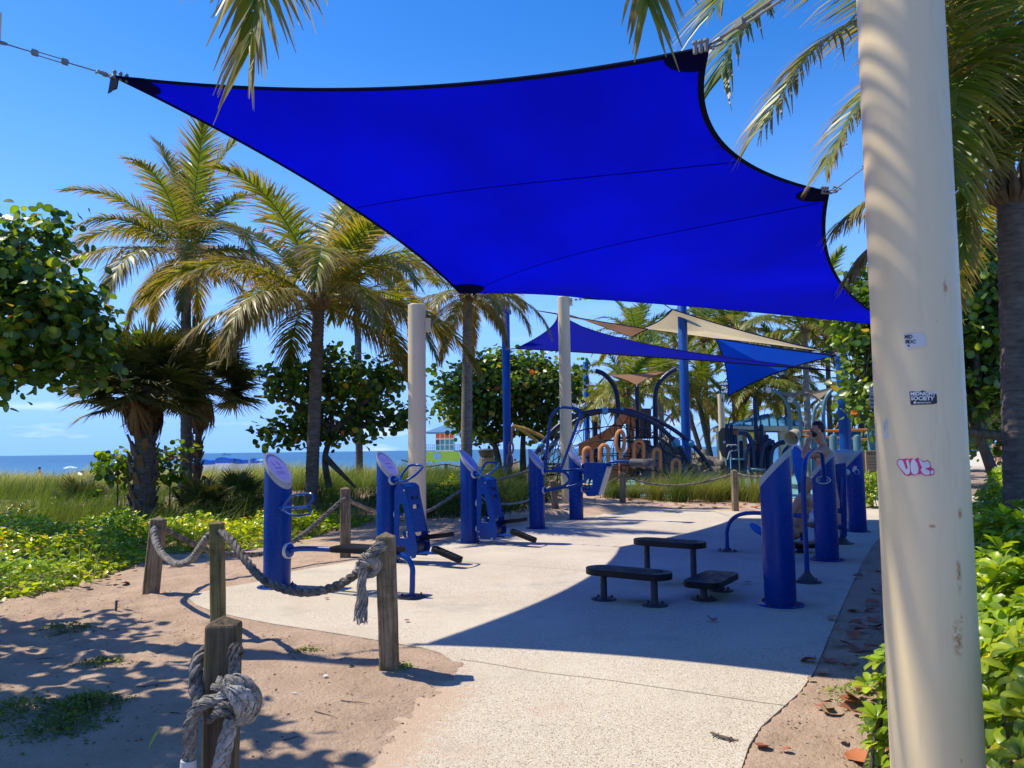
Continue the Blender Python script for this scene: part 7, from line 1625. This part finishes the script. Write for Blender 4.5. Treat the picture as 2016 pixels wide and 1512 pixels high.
t = thing('stone_bench', 'pale stone block bench beyond the rope fence, below the dark topped bin', 'bench', tuple(at(966,945,30))); a, b = at(938,918,30), at(990,924,30); c = (a+b)/2; mb = MB(); mb.box(V(c.x, 30, c.z-.02), (b.x-a.x, 1.0, .12)); mb.build('seat_slab', M['stonegrey'], t, bevel=.02); mb = MB(); mb.box(V(c.x, 30, (c.z-.08)/2), ((b.x-a.x)*.85, .8, c.z-.08)); mb.build('base', M['stonegrey'], t, smooth=False)
g = at(1092, 915, 31); t = thing('park_bench', 'dark bench half hidden behind the cream column and looped bars', 'bench', (g.x, 31, 0))
for k in range(4): mb = MB(); mb.box(V(g.x, 31, .45+.14*k), (1.5, .05, .09)); mb.build('slat', M['wood_dark'], t, smooth=False)
for s_ in (-.6, .6): mb = MB(); mb.box(V(g.x+s_, 31.05, .45), (.06, .06, .95)); mb.build('leg', M['darkgrey'], t, smooth=False)

# --- lifeguard tower on the beach
Yt = 74; q = Q(Yt); t = thing('lifeguard_tower', 'lifeguard tower with blue hip roof, orange panels, teal windows and lime skirt', 'lifeguard tower', tuple(q(873,905)))
x0, x1 = q(857,868).x, q(894,868).x; zt_, zb_ = q(873,852).z, q(873,889).z; cx = (x0+x1)/2; w = (x1-x0); dY = w
mb = MB(); mb.box(V(cx, Yt+dY/2, (zt_+zb_)/2), (w*.96, dY*.96, zt_-zb_)); mb.build('cabin', M['white'], t, smooth=False)
for k in range(4):
    xx = x0+w*(.125+.25*k); f = .36; mb = MB(); mb.box(V(xx, Yt+.02, zt_-(zt_-zb_)*.16), (w*.19, .06, (zt_-zb_)*.26)); mb.build('orange_panel', M['towerorange'], t, smooth=False)
    for r_ in range(2): mb = MB(); mb.box(V(xx, Yt+.02, zt_-(zt_-zb_)*(.50+.30*r_)), (w*.19, .06, (zt_-zb_)*.25)); mb.build('window', M['teal'] if not (k == 0 and r_ == 0) else M['darkgrey'], t, smooth=False)
ra, rb = q(839,851), q(908,851); pk = q(873,841); D_ = (rb.x-ra.x); c_ = [ra, rb, rb+V(0,D_,0), ra+V(0,D_,0)]; pkk = V(pk.x, Yt+D_/2, pk.z+.25)
for k in range(4): p, r_ = c_[k], c_[(k+1) % 4]; mb = MB(); mb.prism([p-V(0,.9,0), r_-V(0,.9,0), pkk-V(0,.9,0)], UPV*-.12); mb.build('roof_panel', M['towerroof'], t, smooth=False)
mb = MB(); mb.prism([q(*p) for p in ((841,889),(906,889),(907,908),(838,908))], V(0,2.5,0)); mb.build('skirt', M['lime'], t, smooth=False)
mb = MB(); mb.lathe([(.38,0),(.38,.04)], 20, q(861,898), V(0,-1,0)); mb.build('emblem', M['cloth_light'], t, smooth=False)
for z_ in (876, 882, 888): mb = MB(); mb.tube([q(838,z_), q(857,z_)], .025, 5); mb.build('railing', M['steel'], t); mb = MB(); mb.tube([q(894,z_), q(909,z_)], .025, 5); mb.build('railing', M['steel'], t)
for u in (839,843,847,851,855,896,900,904,908): mb = MB(); mb.tube([q(u,875), q(u,889)], .025, 5); mb.build('railing_post', M['steel'], t)
# --- beach things
def umbrella(label, u, v, Y, r_, mats, zc=-.9):
    tp = at(u, v, Y); t = thing('beach_umbrella', label, 'umbrella', (tp.x, Y, zc)); n = 8
    for k in range(n):
        a, b = 2*PI*k/n, 2*PI*(k+1)/n; mb = MB(); mb.prism([tp, tp+V(math.cos(a)*r_, math.sin(a)*r_, -r_*.32), tp+V(math.cos(b)*r_, math.sin(b)*r_, -r_*.32)], UPV*-.02); mb.build('panel', M[mats[k % len(mats)]], t, smooth=False)
    mb = MB(); mb.tube([tp, V(tp.x, Y, zc)], .025, 6); mb.build('pole', M['white'], t)
umbrella('pale green beach umbrella low over the dune on the left', 139, 917, 54, .5, ['cloth_light', 'white']); umbrella('blue and white beach umbrella left of the nearest blue post', 514, 903, 60, .42, ['cloth_light', 'roofblue']); umbrella('small pale umbrella beside the fan palm trunk', 210, 923, 56, .35, ['white', 'lavender'])
def cabana(label, u0, u1, v0, v1, Y):
    a, b = at(u0, v0, Y), at(u1, v1, Y); t = thing('beach_cabana', label, 'cabana', (a.x, Y, -1.0), group='blue beach cabanas'); W_ = b.x-a.x; pts = []
    for k in range(9): th = PI*k/8*.5; pts.append(a+V(W_*(k/8), 0, 0)+UPV*((math.sin(th)-1)*0+.12*math.sin(PI*k/8)))
    mb = MB(); mb.prism(pts+[b, V(a.x, Y, b.z)], V(0,1.3,0)); mb.build('hood', M['cloth_blue'], t, smooth=False); mb = MB(); mb.box(V((a.x+b.x)/2, Y+.6, b.z-.4), (W_, 1.2, .8)); mb.build('seat', M['white'], t, smooth=False)
cabana('left blue beach cabana behind the dark palm trunk', 391, 412, 907, 915, 62); cabana('middle blue beach cabana behind the dark palm trunk', 424, 452, 903, 912, 62); cabana('right blue beach cabana beyond the dune grass', 456, 478, 906, 913, 63); cabana('blue beach cabana just left of the nearest slanted post', 492, 507, 905, 912, 64)
g = at(445,900,700); t = thing('motor_boat', 'tiny white motor boat with a wake far out on the sea', 'boat', (g.x, 700, -1.5)); mb = MB(); mb.prism([V(g.x-4,700,-.9), V(g.x+3,700,-.9), V(g.x+5,700,.4), V(g.x-4,700,.2)], V(0,2.5,0)); mb.build('hull', M['white'], t, smooth=False); mb = MB(); mb.box(V(g.x-1,701,.8), (3,1.6,1.2)); mb.build('cabin', M['white'], t, smooth=False)
mb = MB(); mb.prism([V(g.x+4,700,-1.53), V(g.x+4,703,-1.53), V(g.x+42,706,-1.53), V(g.x+42,698,-1.53)], UPV*.06); mb.build('wake', M['white'], t, smooth=False)
# ------------------------------------------------------------------ people
def skin_body(name, joints, edges, mat, parent, root, sub=2):
    names = list(joints); me = bpy.data.meshes.new(name); inv = wmat(parent).inverted(); me.from_pydata([tuple(inv @ Vector(joints[k][0])) for k in names], [(names.index(a), names.index(b)) for a, b in edges], [])
    o = bpy.data.objects.new(name, me); COL.objects.link(o); o.parent = parent; me.materials.append(mat); sk = o.modifiers.new('skin', 'SKIN'); sk.use_smooth_shade = True; sk.branch_smoothing = .4; sv = me.skin_vertices[0].data
    for i, k in enumerate(names):
        r_ = joints[k][1]; sv[i].radius = r_ if isinstance(r_, tuple) else (r_, r_); sv[i].use_root = (k == root)
    s = o.modifiers.new('sub', 'SUBSURF'); s.levels = sub; s.render_levels = sub; return o
def hand(J, E, wrist, p, d, up, s=1.0, tag_='r', curl=.5):
    """palm and five fingers grown from a wrist joint"""
    d = d.normalized(); side = d.cross(up).normalized(); up = side.cross(d); J['palm'+tag_] = (p+d*.05*s, (.036*s, .020*s)); E.append((wrist, 'palm'+tag_))
    for k, L_ in enumerate((.070, .080, .076, .062)):
        o = side*(.028-.019*k)*s; b = p+d*.085*s+o; m_ = b+(d*math.cos(curl*.6)-up*math.sin(curl*.6))*L_*.5*s; e = m_+(d*math.cos(curl*1.8)-up*math.sin(curl*1.8))*L_*.5*s
        for nm, q_, r_ in (('k', b, .0095), ('m', m_, .0085), ('t', e, .007)): J[f'f{k}{nm}{tag_}'] = (q_, r_*s)
        E += [('palm'+tag_, f'f{k}k{tag_}'), (f'f{k}k{tag_}', f'f{k}m{tag_}'), (f'f{k}m{tag_}', f'f{k}t{tag_}')]
    b = p+d*.03*s+side*.035*s; J['th1'+tag_] = (b, .011*s); J['th2'+tag_] = (b+(d*.7+side*.7-up*.3).normalized()*.045*s, .009*s); E += [('palm'+tag_, 'th1'+tag_), ('th1'+tag_, 'th2'+tag_)]
def head_parts(t, c, face, r_, hair=None, beard=True, skinm='skin'):
    face = face.normalized(); sd = face.cross(UPV).normalized(); u_ = sd.cross(face)
    def ell(name, mat, c_, rr, n=14):
        mb = MB(); mb.sphere((0,0,0), 1, n); mb.v = [tuple(c_+face*(p[0]*rr[0])+sd*(p[1]*rr[1])+u_*(p[2]*rr[2])) for p in mb.v]; return mb.build(name, M[mat], t)
    ell('nose', skinm, c+face*(r_*1.03)-u_*r_*.12, (.020, .014, .024))
    for s_ in (-1, 1): ell('ear', skinm, c+sd*s_*r_*.86-u_*r_*.1-face*r_*.05, (.016, .010, .030)); ell('eye', 'text_dark', c+face*r_*.90+sd*s_*r_*.36+u_*r_*.08, (.008, .012, .007))
    ell('mouth', 'text_white', c+face*r_*.93-u_*r_*.52, (.010, .022, .007))
    if hair:
        mb = MB(); mb.sphere((0,0,0), 1, 20); mb.v = [tuple(c-face*.018+u_*.022+(face*(p[0]*r_*1.10)+sd*(p[1]*r_*.98)+u_*(p[2]*r_*1.20))*(1 if p[2] > -.25-.45*(p[0] < 0) and not (p[0] > .45 and p[2] < .45) else .80)) for p in mb.v]; mb.build('hair', M['hair'], t)
    if beard: ell('beard', 'hair', c+face*r_*.40-u_*r_*.72, (r_*.62, r_*.72, r_*.50)); ell('beard', 'hair', c+face*r_*.86-u_*r_*.36, (.016, .034, .012))
def body(label, J, E, mat, loc, grp=None): 
    t = thing('person', label, 'person', loc, group=grp); skin_body('body', J, E, mat, t, 'pelvis'); return t
# standing bearded man, bare backed, facing left, hand at his chin
Ym = 11.6; S = 1.0
m_ = lambda u, v, dy=0: at(u, v, Ym+dy)
J = {'pelvis': (m_(1617,962), (.15,.12)), 'spine': (m_(1623,934), (.15,.14)), 'chest': (m_(1627,908), (.19,.17)), 'upper': (m_(1626,888), (.17,.15)), 'neck': (m_(1617,874), .072), 'head0': (m_(1610,858), .078), 'head1': (m_(1608,845), (.098,.092)), 'head2': (m_(1610,834), (.078,.075))}
E = [('pelvis','spine'),('spine','chest'),('chest','upper'),('upper','neck'),('neck','head0'),('head0','head1'),('head1','head2')]
J.update({'shN': (m_(1616,890,-.17), .085), 'upN': (m_(1598,896,-.21), .060), 'elN': (m_(1581,899,-.22), .050), 'foN': (m_(1587,882,-.16), .042), 'wrN': (m_(1594,868,-.10), .030), 'shF': (m_(1634,890,.19), .080), 'elF': (m_(1606,905,.26), .045), 'wrF': (m_(1590,880,.16), .028)})
E += [('upper','shN'),('shN','upN'),('upN','elN'),('elN','foN'),('foN','wrN'),('upper','shF'),('shF','elF'),('elF','wrF')]
for s_, k in ((-1, 'N'), (1, 'F')):
    hp = m_(1615,972, .10*s_); kn = m_(1610+3*s_,1018, .12*s_); an = m_(1616+4*s_,1064, .12*s_); an.z = .09; ft_ = an+V(-.16, 0, -.055); J.update({'hip'+k: (hp, .098), 'kn'+k: (kn, .062), 'cf'+k: (kn.lerp(an, .35)+V(.015,0,0), .056), 'an'+k: (an, .038), 'ft'+k: (ft_, (.045,.028))}); E += [('pelvis','hip'+k),('hip'+k,'kn'+k),('kn'+k,'cf'+k),('cf'+k,'an'+k),('an'+k,'ft'+k)]
hand(J, E, 'wrN', J['wrN'][0], V(.35,.25,.9), V(1,0,-.3), .95, 'N', .9); hand(J, E, 'wrF', J['wrF'][0], V(.2,-.4,.8), V(1,0,0), .95, 'F', .9)
man = body('bare-backed bearded man with dark hair standing behind the bent bar', J, E, M['skin'], (m_(1616,900).x, Ym, 0)); head_parts(man, m_(1608,846), V(-1,-.15,.02), .094, True, True)
mb = MB(); mb.sphere(m_(1613,849,-.098), .012, 8); mb.build('earbud', M['white'], man)
J2 = {'pelvis': (m_(1617,958), (.165,.135)), 'waist': (m_(1619,946), (.150,.125))}; E2 = [('pelvis','waist')]
for s_, k in ((-1, 'N'), (1, 'F')): J2['hip'+k] = (m_(1615,974,.10*s_), .115); J2['th'+k] = (m_(1612+3*s_,1006,.12*s_), .098); E2 += [('pelvis','hip'+k),('hip'+k,'th'+k)]
skin_body('shorts', J2, E2, M['cloth_light'], man, 'pelvis', 1)
# bald man sitting low on the machine
Ys_ = 11.0; b_ = lambda u, v, dy=0: at(u, v, Ys_+dy)
J = {'pelvis': (b_(1574,1046), (.14,.13)), 'spine': (b_(1577,1022), (.13,.115)), 'chest': (b_(1581,998), (.18,.16)), 'upper': (b_(1584,983), (.15,.14)), 'neck': (b_(1588,968), .058), 'head0': (b_(1589,957), .078), 'head1': (b_(1590,946), (.095,.092)), 'head2': (b_(1592,938), (.072,.07))}
E = [('pelvis','spine'),('spine','chest'),('chest','upper'),('upper','neck'),('neck','head0'),('head0','head1'),('head1','head2'),('upper','shN'),('shN','elN'),('elN','wrN'),('upper','shF'),('shF','elF'),('elF','wrF')]
J.update({'shN': (b_(1573,985,-.19), .068), 'elN': (b_(1556,1020,-.26), .042), 'wrN': (b_(1540,1038,-.22), .028), 'shF': (b_(1598,985,.17), .068), 'elF': (b_(1580,1020,.30), .042), 'wrF': (b_(1556,1030,.32), .028)})
for s_, k in ((-1, 'N'), (1, 'F')):
    hp = b_(1568,1052,.10*s_); kn = b_(1528,1022+4*s_,.14*s_); an = b_(1500,1046,.12*s_); toe = an+V(-.13,0,.10); J.update({'hip'+k: (hp, .092), 'kn'+k: (kn, .060), 'cf'+k: (kn.lerp(an, .4), .052), 'an'+k: (an, .036), 'ft'+k: (toe, (.03,.04))}); E += [('pelvis','hip'+k),('hip'+k,'kn'+k),('kn'+k,'cf'+k),('cf'+k,'an'+k),('an'+k,'ft'+k)]
hand(J, E, 'wrN', J['wrN'][0], V(-.9,0,-.2), UPV, .9, 'N', .7); hand(J, E, 'wrF', J['wrF'][0], V(-.9,0,-.2), UPV, .9, 'F', .7)
man2 = body('bald bare-chested man sitting low between the two nearest right posts', J, E, M['skin_pale'], (b_(1575,1050).x, Ys_, 0)); head_parts(man2, b_(1589,947), V(-1,-.55,-.05), .092, False, False, 'skin_pale')
J2 = {'pelvis': (b_(1573,1048), (.155,.145)), 'waist': (b_(1575,1036), (.14,.125))}; E2 = [('pelvis','waist')]
for s_, k in ((-1, 'N'), (1, 'F')): J2['hip'+k] = (b_(1565,1052,.10*s_), .105); J2['th'+k] = (b_(1542,1034,.12*s_), .085); E2 += [('pelvis','hip'+k),('hip'+k,'th'+k)]
skin_body('shorts', J2, E2, M['cloth_dark'], man2, 'pelvis', 1)
for s_ in (-1, 1):
    an = b_(1500,1046,.12*s_); mb = MB(); mb.sphere((0,0,0), 1, 14); d = V(-.79,0,.61); u_ = V(.61,0,.79); mb.v = [tuple(an+V(-.06,0,.025)+d*(p[0]*.135)+V(0,p[1]*.055,0)+u_*(p[2]*.052)) for p in mb.v]; mb.build('shoe', M['cloth_blue'], man2)
pos = b_(1574,1046); t = thing('exercise_stool', 'low dark seat pad carried on a short post under the bald man', 'exercise seat', (pos.x, Ys_, 0)); zs = pos.z-.16; mb = MB(); mb.box(V(pos.x, Ys_, max(zs-.03,.06)), (.42,.36,.06)); mb.build('pad', M['black'], t, bevel=.015); mb = MB(); mb.lathe([(.11,0),(.11,.01),(.05,.02),(.05,max(zs-.05,.05))], 16, V(pos.x, Ys_, 0)); mb.build('post', M['blue'], t)
t = thing('blue_panel', 'bright blue tapering panel with pale rim in front of the standing man', 'panel', tuple(at(1570,1000,12.3))); q = lambda u, v: at(u, v, 12.3)
mb = MB(); mb.prism([q(*p) for p in ((1560,880),(1566,878),(1575,882),(1583,894),(1585,925),(1580,950),(1573,957),(1566,935),(1561,905))], V(0,.03,0)); mb.build('panel', M['cloth_blue'], t, smooth=False); mb = MB(); mb.tube([q(1559,884), q(1562,877), q(1570,877), q(1580,887), q(1584,895)], .018, 8); mb.build('rim', M['white'], t); mb = MB(); mb.tube([q(1574,950), V(q(1574,950).x, 12.3, 0)], .03, 8); mb.build('stem', M['blue_tube'], t)
# far people: small but whole figures
def far_person(label, x, y, z, h, top, bot, skinm='skin', face=0, grp=None, sit=False):
    k = h/1.75; c = V(x, y, z); o = lambda a, b, d=0: c+V(a*math.cos(face)-d*math.sin(face), a*math.sin(face)+d*math.cos(face), b)*k
    J = {'pelvis': (o(0,.95), (.14*k,.11*k)), 'chest': (o(0,1.28), (.16*k,.11*k)), 'neck': (o(0,1.47), .055*k), 'head': (o(.02,1.62), .095*k)}; E = [('pelvis','chest'),('chest','neck'),('neck','head')]
    for s_, n_ in ((-1,'l'),(1,'r')):
        J.update({'sh'+n_: (o(0,1.38,.19*s_), .055*k), 'el'+n_: (o(.03,1.12,.25*s_), .04*k), 'wr'+n_: (o(.12,.90,.24*s_), .03*k), 'kn'+n_: (o(.08*s_,.50,.10*s_), .06*k), 'an'+n_: (o(-.10*s_,.08,.10*s_), .04*k), 'ft'+n_: (o(-.10*s_+.13,.03,.10*s_), .035*k)})
        E += [('chest','sh'+n_),('sh'+n_,'el'+n_),('el'+n_,'wr'+n_),('pelvis','kn'+n_),('kn'+n_,'an'+n_),('an'+n_,'ft'+n_)]
    t = thing('person', label, 'person', (x, y, z), group=grp); skin_body('body', J, E, M[skinm], t, 'pelvis', 1)
    if top: skin_body('shirt', {'pelvis': (o(0,.98), (.155*k,.13*k)), 'chest': (o(0,1.28), (.18*k,.135*k)), 'shl': (o(0,1.36,-.21), .075*k), 'shr': (o(0,1.36,.21), .075*k)}, [('pelvis','chest'),('chest','shl'),('chest','shr')], M[top], t, 'pelvis', 1)
    skin_body('shorts', {'pelvis': (o(0,.93), (.16*k,.13*k)), 'kl': (o(-.04,.60,-.10), .085*k), 'kr': (o(.04,.60,.10), .085*k)}, [('pelvis','kl'),('pelvis','kr')], M[bot], t, 'pelvis', 1)
    mb = MB(); mb.sphere(o(-.005,1.66), .10*k, 10); mb.build('hair', M['hair'], t)
for i, (u, lab, top_, bot_) in enumerate(((1957,'distant person in dark clothes walking beyond the hedge','cloth_dark','cloth_dark'), (1966,'distant person in a red shirt beyond the hedge','cloth_red','cloth_dark'), (1973,'distant person in pale top beyond the hedge','white','cloth_red'))):
    g = at(u, 890, 46+i); far_person(lab, g.x, g.y, 0, 1.72, top_, bot_, face=2.5+i)
for i, (u, Y, lab) in enumerate(((78,56,'bare-shouldered beachgoer just showing above the dune grass at left'), (1014,60,'beachgoer standing at the water right of the tall blue pole'), (420,63,'dark-haired beachgoer between the blue cabanas'))):
    g = at(u, 917, Y); far_person(lab, g.x, g.y, -1.05 if i == 0 else -.95, 1.7, None, 'cloth_dark' if i else 'cloth_light', 'skin_pale', 1.0+i)
# ------------------------------------------------------------------ stickers and tag on the front column
def dens(pts, step=2.0):
    out = []
    for i in range(len(pts)):
        a, b = pts[i], pts[(i+1) % len(pts)]; n = max(1, int(math.hypot(b[0]-a[0], b[1]-a[1])/step)); out += [(a[0]+(b[0]-a[0])*k/n, a[1]+(b[1]-a[1])*k/n) for k in range(n)]
    return out
def decal(name, pts, mat, off, parent=None, step=2.0):
    """flat print wrapped on the column: split into narrow strips so that it follows the round surface"""
    bm = bmesh.new(); vs = [bm.verts.new((u, v, 0)) for u, v in dens(pts, step)]; bm.faces.new(vs); us = [p[0] for p in pts]
    u = math.floor(min(us))+4
    while u < max(us): bmesh.ops.bisect_plane(bm, geom=bm.verts[:]+bm.edges[:]+bm.faces[:], plane_co=(u, 0, 0), plane_no=(1, 0, 0)); u += 4
    bmesh.ops.triangulate(bm, faces=bm.faces)
    inv = wmat(parent or npole).inverted()
    for v in bm.verts: v.co = inv @ on_near_pole(v.co.x, v.co.y, off)
    me = bpy.data.meshes.new(name); bm.to_mesh(me); bm.free(); me.materials.append(M[mat]); return link_mesh(name, me, parent or npole)
def C1(l, sx=4.4444, ox=1740, oy=620): return [(x/sx+ox, y/sx+oy) for x, y in l]
s1 = decal('torn_sticker', C1([(175,170),(190,160),(345,158),(355,185),(372,200),(374,268),(345,278),(255,282),(205,300),(190,285),(180,230)]), 'stickerw', .0012); s1['label'] = 'torn pale sticker reading MID SOC'
s2 = decal('sticker', C1([(225,680),(232,668),(310,672),(340,660),(395,684),(452,690),(462,700),(466,772),(430,782),(236,788)]), 'text_dark', .0012); s2['label'] = 'black sticker reading MIDNIGHT SOCIETY'
s3 = decal('sticker', C1([(0,940),(30,905),(36,912),(36,1080),(20,1085),(0,1082)]), 'stickerw', .0010); s3['label'] = 'nearly transparent sticker remnant on the left edge'
for k in range(4): decal('print', C1([(0,960+20*k),(28,925+20*k),(28,931+20*k),(0,967+20*k)]), 'greycap', .0018, None)
def text_on_column(s, u, v, hpx, mat, wpx=None, shear=0, off=.0022):
    cu = bpy.data.curves.new('t', 'FONT'); cu.body = s; cu.size = 1; cu.offset = .035; cu.resolution_u = 3; tmp = bpy.data.objects.new('tmp', cu); COL.objects.link(tmp); dg = bpy.context.evaluated_depsgraph_get(); me = bpy.data.meshes.new_from_object(tmp.evaluated_get(dg)); bpy.data.objects.remove(tmp)
    xs_ = [p.co.x for p in me.vertices]; ys_ = [p.co.y for p in me.vertices]; x0, x1, y0, y1 = min(xs_), max(xs_), min(ys_), max(ys_); k = hpx/(y1-y0); kx = (wpx/(x1-x0)) if wpx else k; inv = wmat(npole).inverted()
    for p in me.vertices: p.co = inv @ on_near_pole(u+(p.co.x-x0)*kx+(p.co.y-y0)*k*shear, v-(p.co.y-y0)*k, off)
    me.materials.clear(); me.materials.append(M[mat]); return link_mesh('lettering', me, npole)
text_on_column('MID', 1781, 667, 8, 'text_dark', 15, .1); text_on_column('SOC', 1782, 676.5, 7.5, 'text_dark', 21, .05)
decal('print', [(1788+2.6*math.cos(a), 672.5+3.6*math.sin(a)) for a in np.linspace(0, 2*PI, 13)[:-1]], 'text_dark', .0026); decal('print', [(1786.5,679),(1791,679),(1791,682.5),(1786.5,682.5)], 'darkgrey', .002)
text_on_column('MIDNIGHT', 1792.5, 779, 7.5, 'text_white', 49, .12); text_on_column('SOCIETY', 1793, 788.3, 8, 'text_white', 46, .05); text_on_column('@IAMSOCIETY', 1806, 794.6, 3.2, 'text_white', 27, 0)
decal('print', [(1799,790.5),(1804,790.5),(1804,794.8),(1799,794.8)], 'text_white', .002)
# pink outlined bubble tag
tagout = C1([(112,1302),(118,1275),(140,1258),(170,1262),(196,1255),(225,1262),(245,1252),(270,1268),(292,1248),(318,1262),(345,1282),(385,1270),(405,1290),(415,1335),(440,1352),(445,1385),(435,1402),(395,1408),(352,1406),(330,1392),(300,1396),(268,1405),(240,1402),(215,1410),(185,1404),(158,1368),(128,1330)])
decal('graffiti_outline', tagout, 'magenta', .0010)['label'] = 'pink outline of the bubble tag'
for pts in ([(120,1300),(130,1275),(152,1266),(172,1280),(186,1322),(198,1356),(212,1336),(202,1302),(196,1282),(205,1266),(218,1272),(226,1300),(230,1352),(230,1376),(218,1394),(198,1398),(170,1366),(140,1334)],
            [(238,1290),(248,1264),(268,1266),(292,1296),(304,1340),(302,1376),(286,1396),(258,1394),(240,1370),(234,1325)],
            [(306,1264),(316,1262),(342,1290),(382,1278),(396,1292),(406,1325),(384,1340),(368,1336),(366,1350),(386,1356),(404,1372),(400,1396),(366,1400),(340,1386),(322,1354),(336,1338),(318,1300)],
            [(412,1362),(424,1355),(437,1366),(434,1388),(420,1396),(408,1386)]): decal('graffiti_letter', C1(pts), 'graffwhite', .0020)
for (x, y) in ((210,1294),(372,1366),(280,1320)): decal('paint_fleck', [(x/4.4444+1740+1.3*math.cos(a), y/4.4444+620+1.3*math.sin(a)) for a in np.linspace(0, 2*PI, 9)[:-1]], 'stickerw', .003)
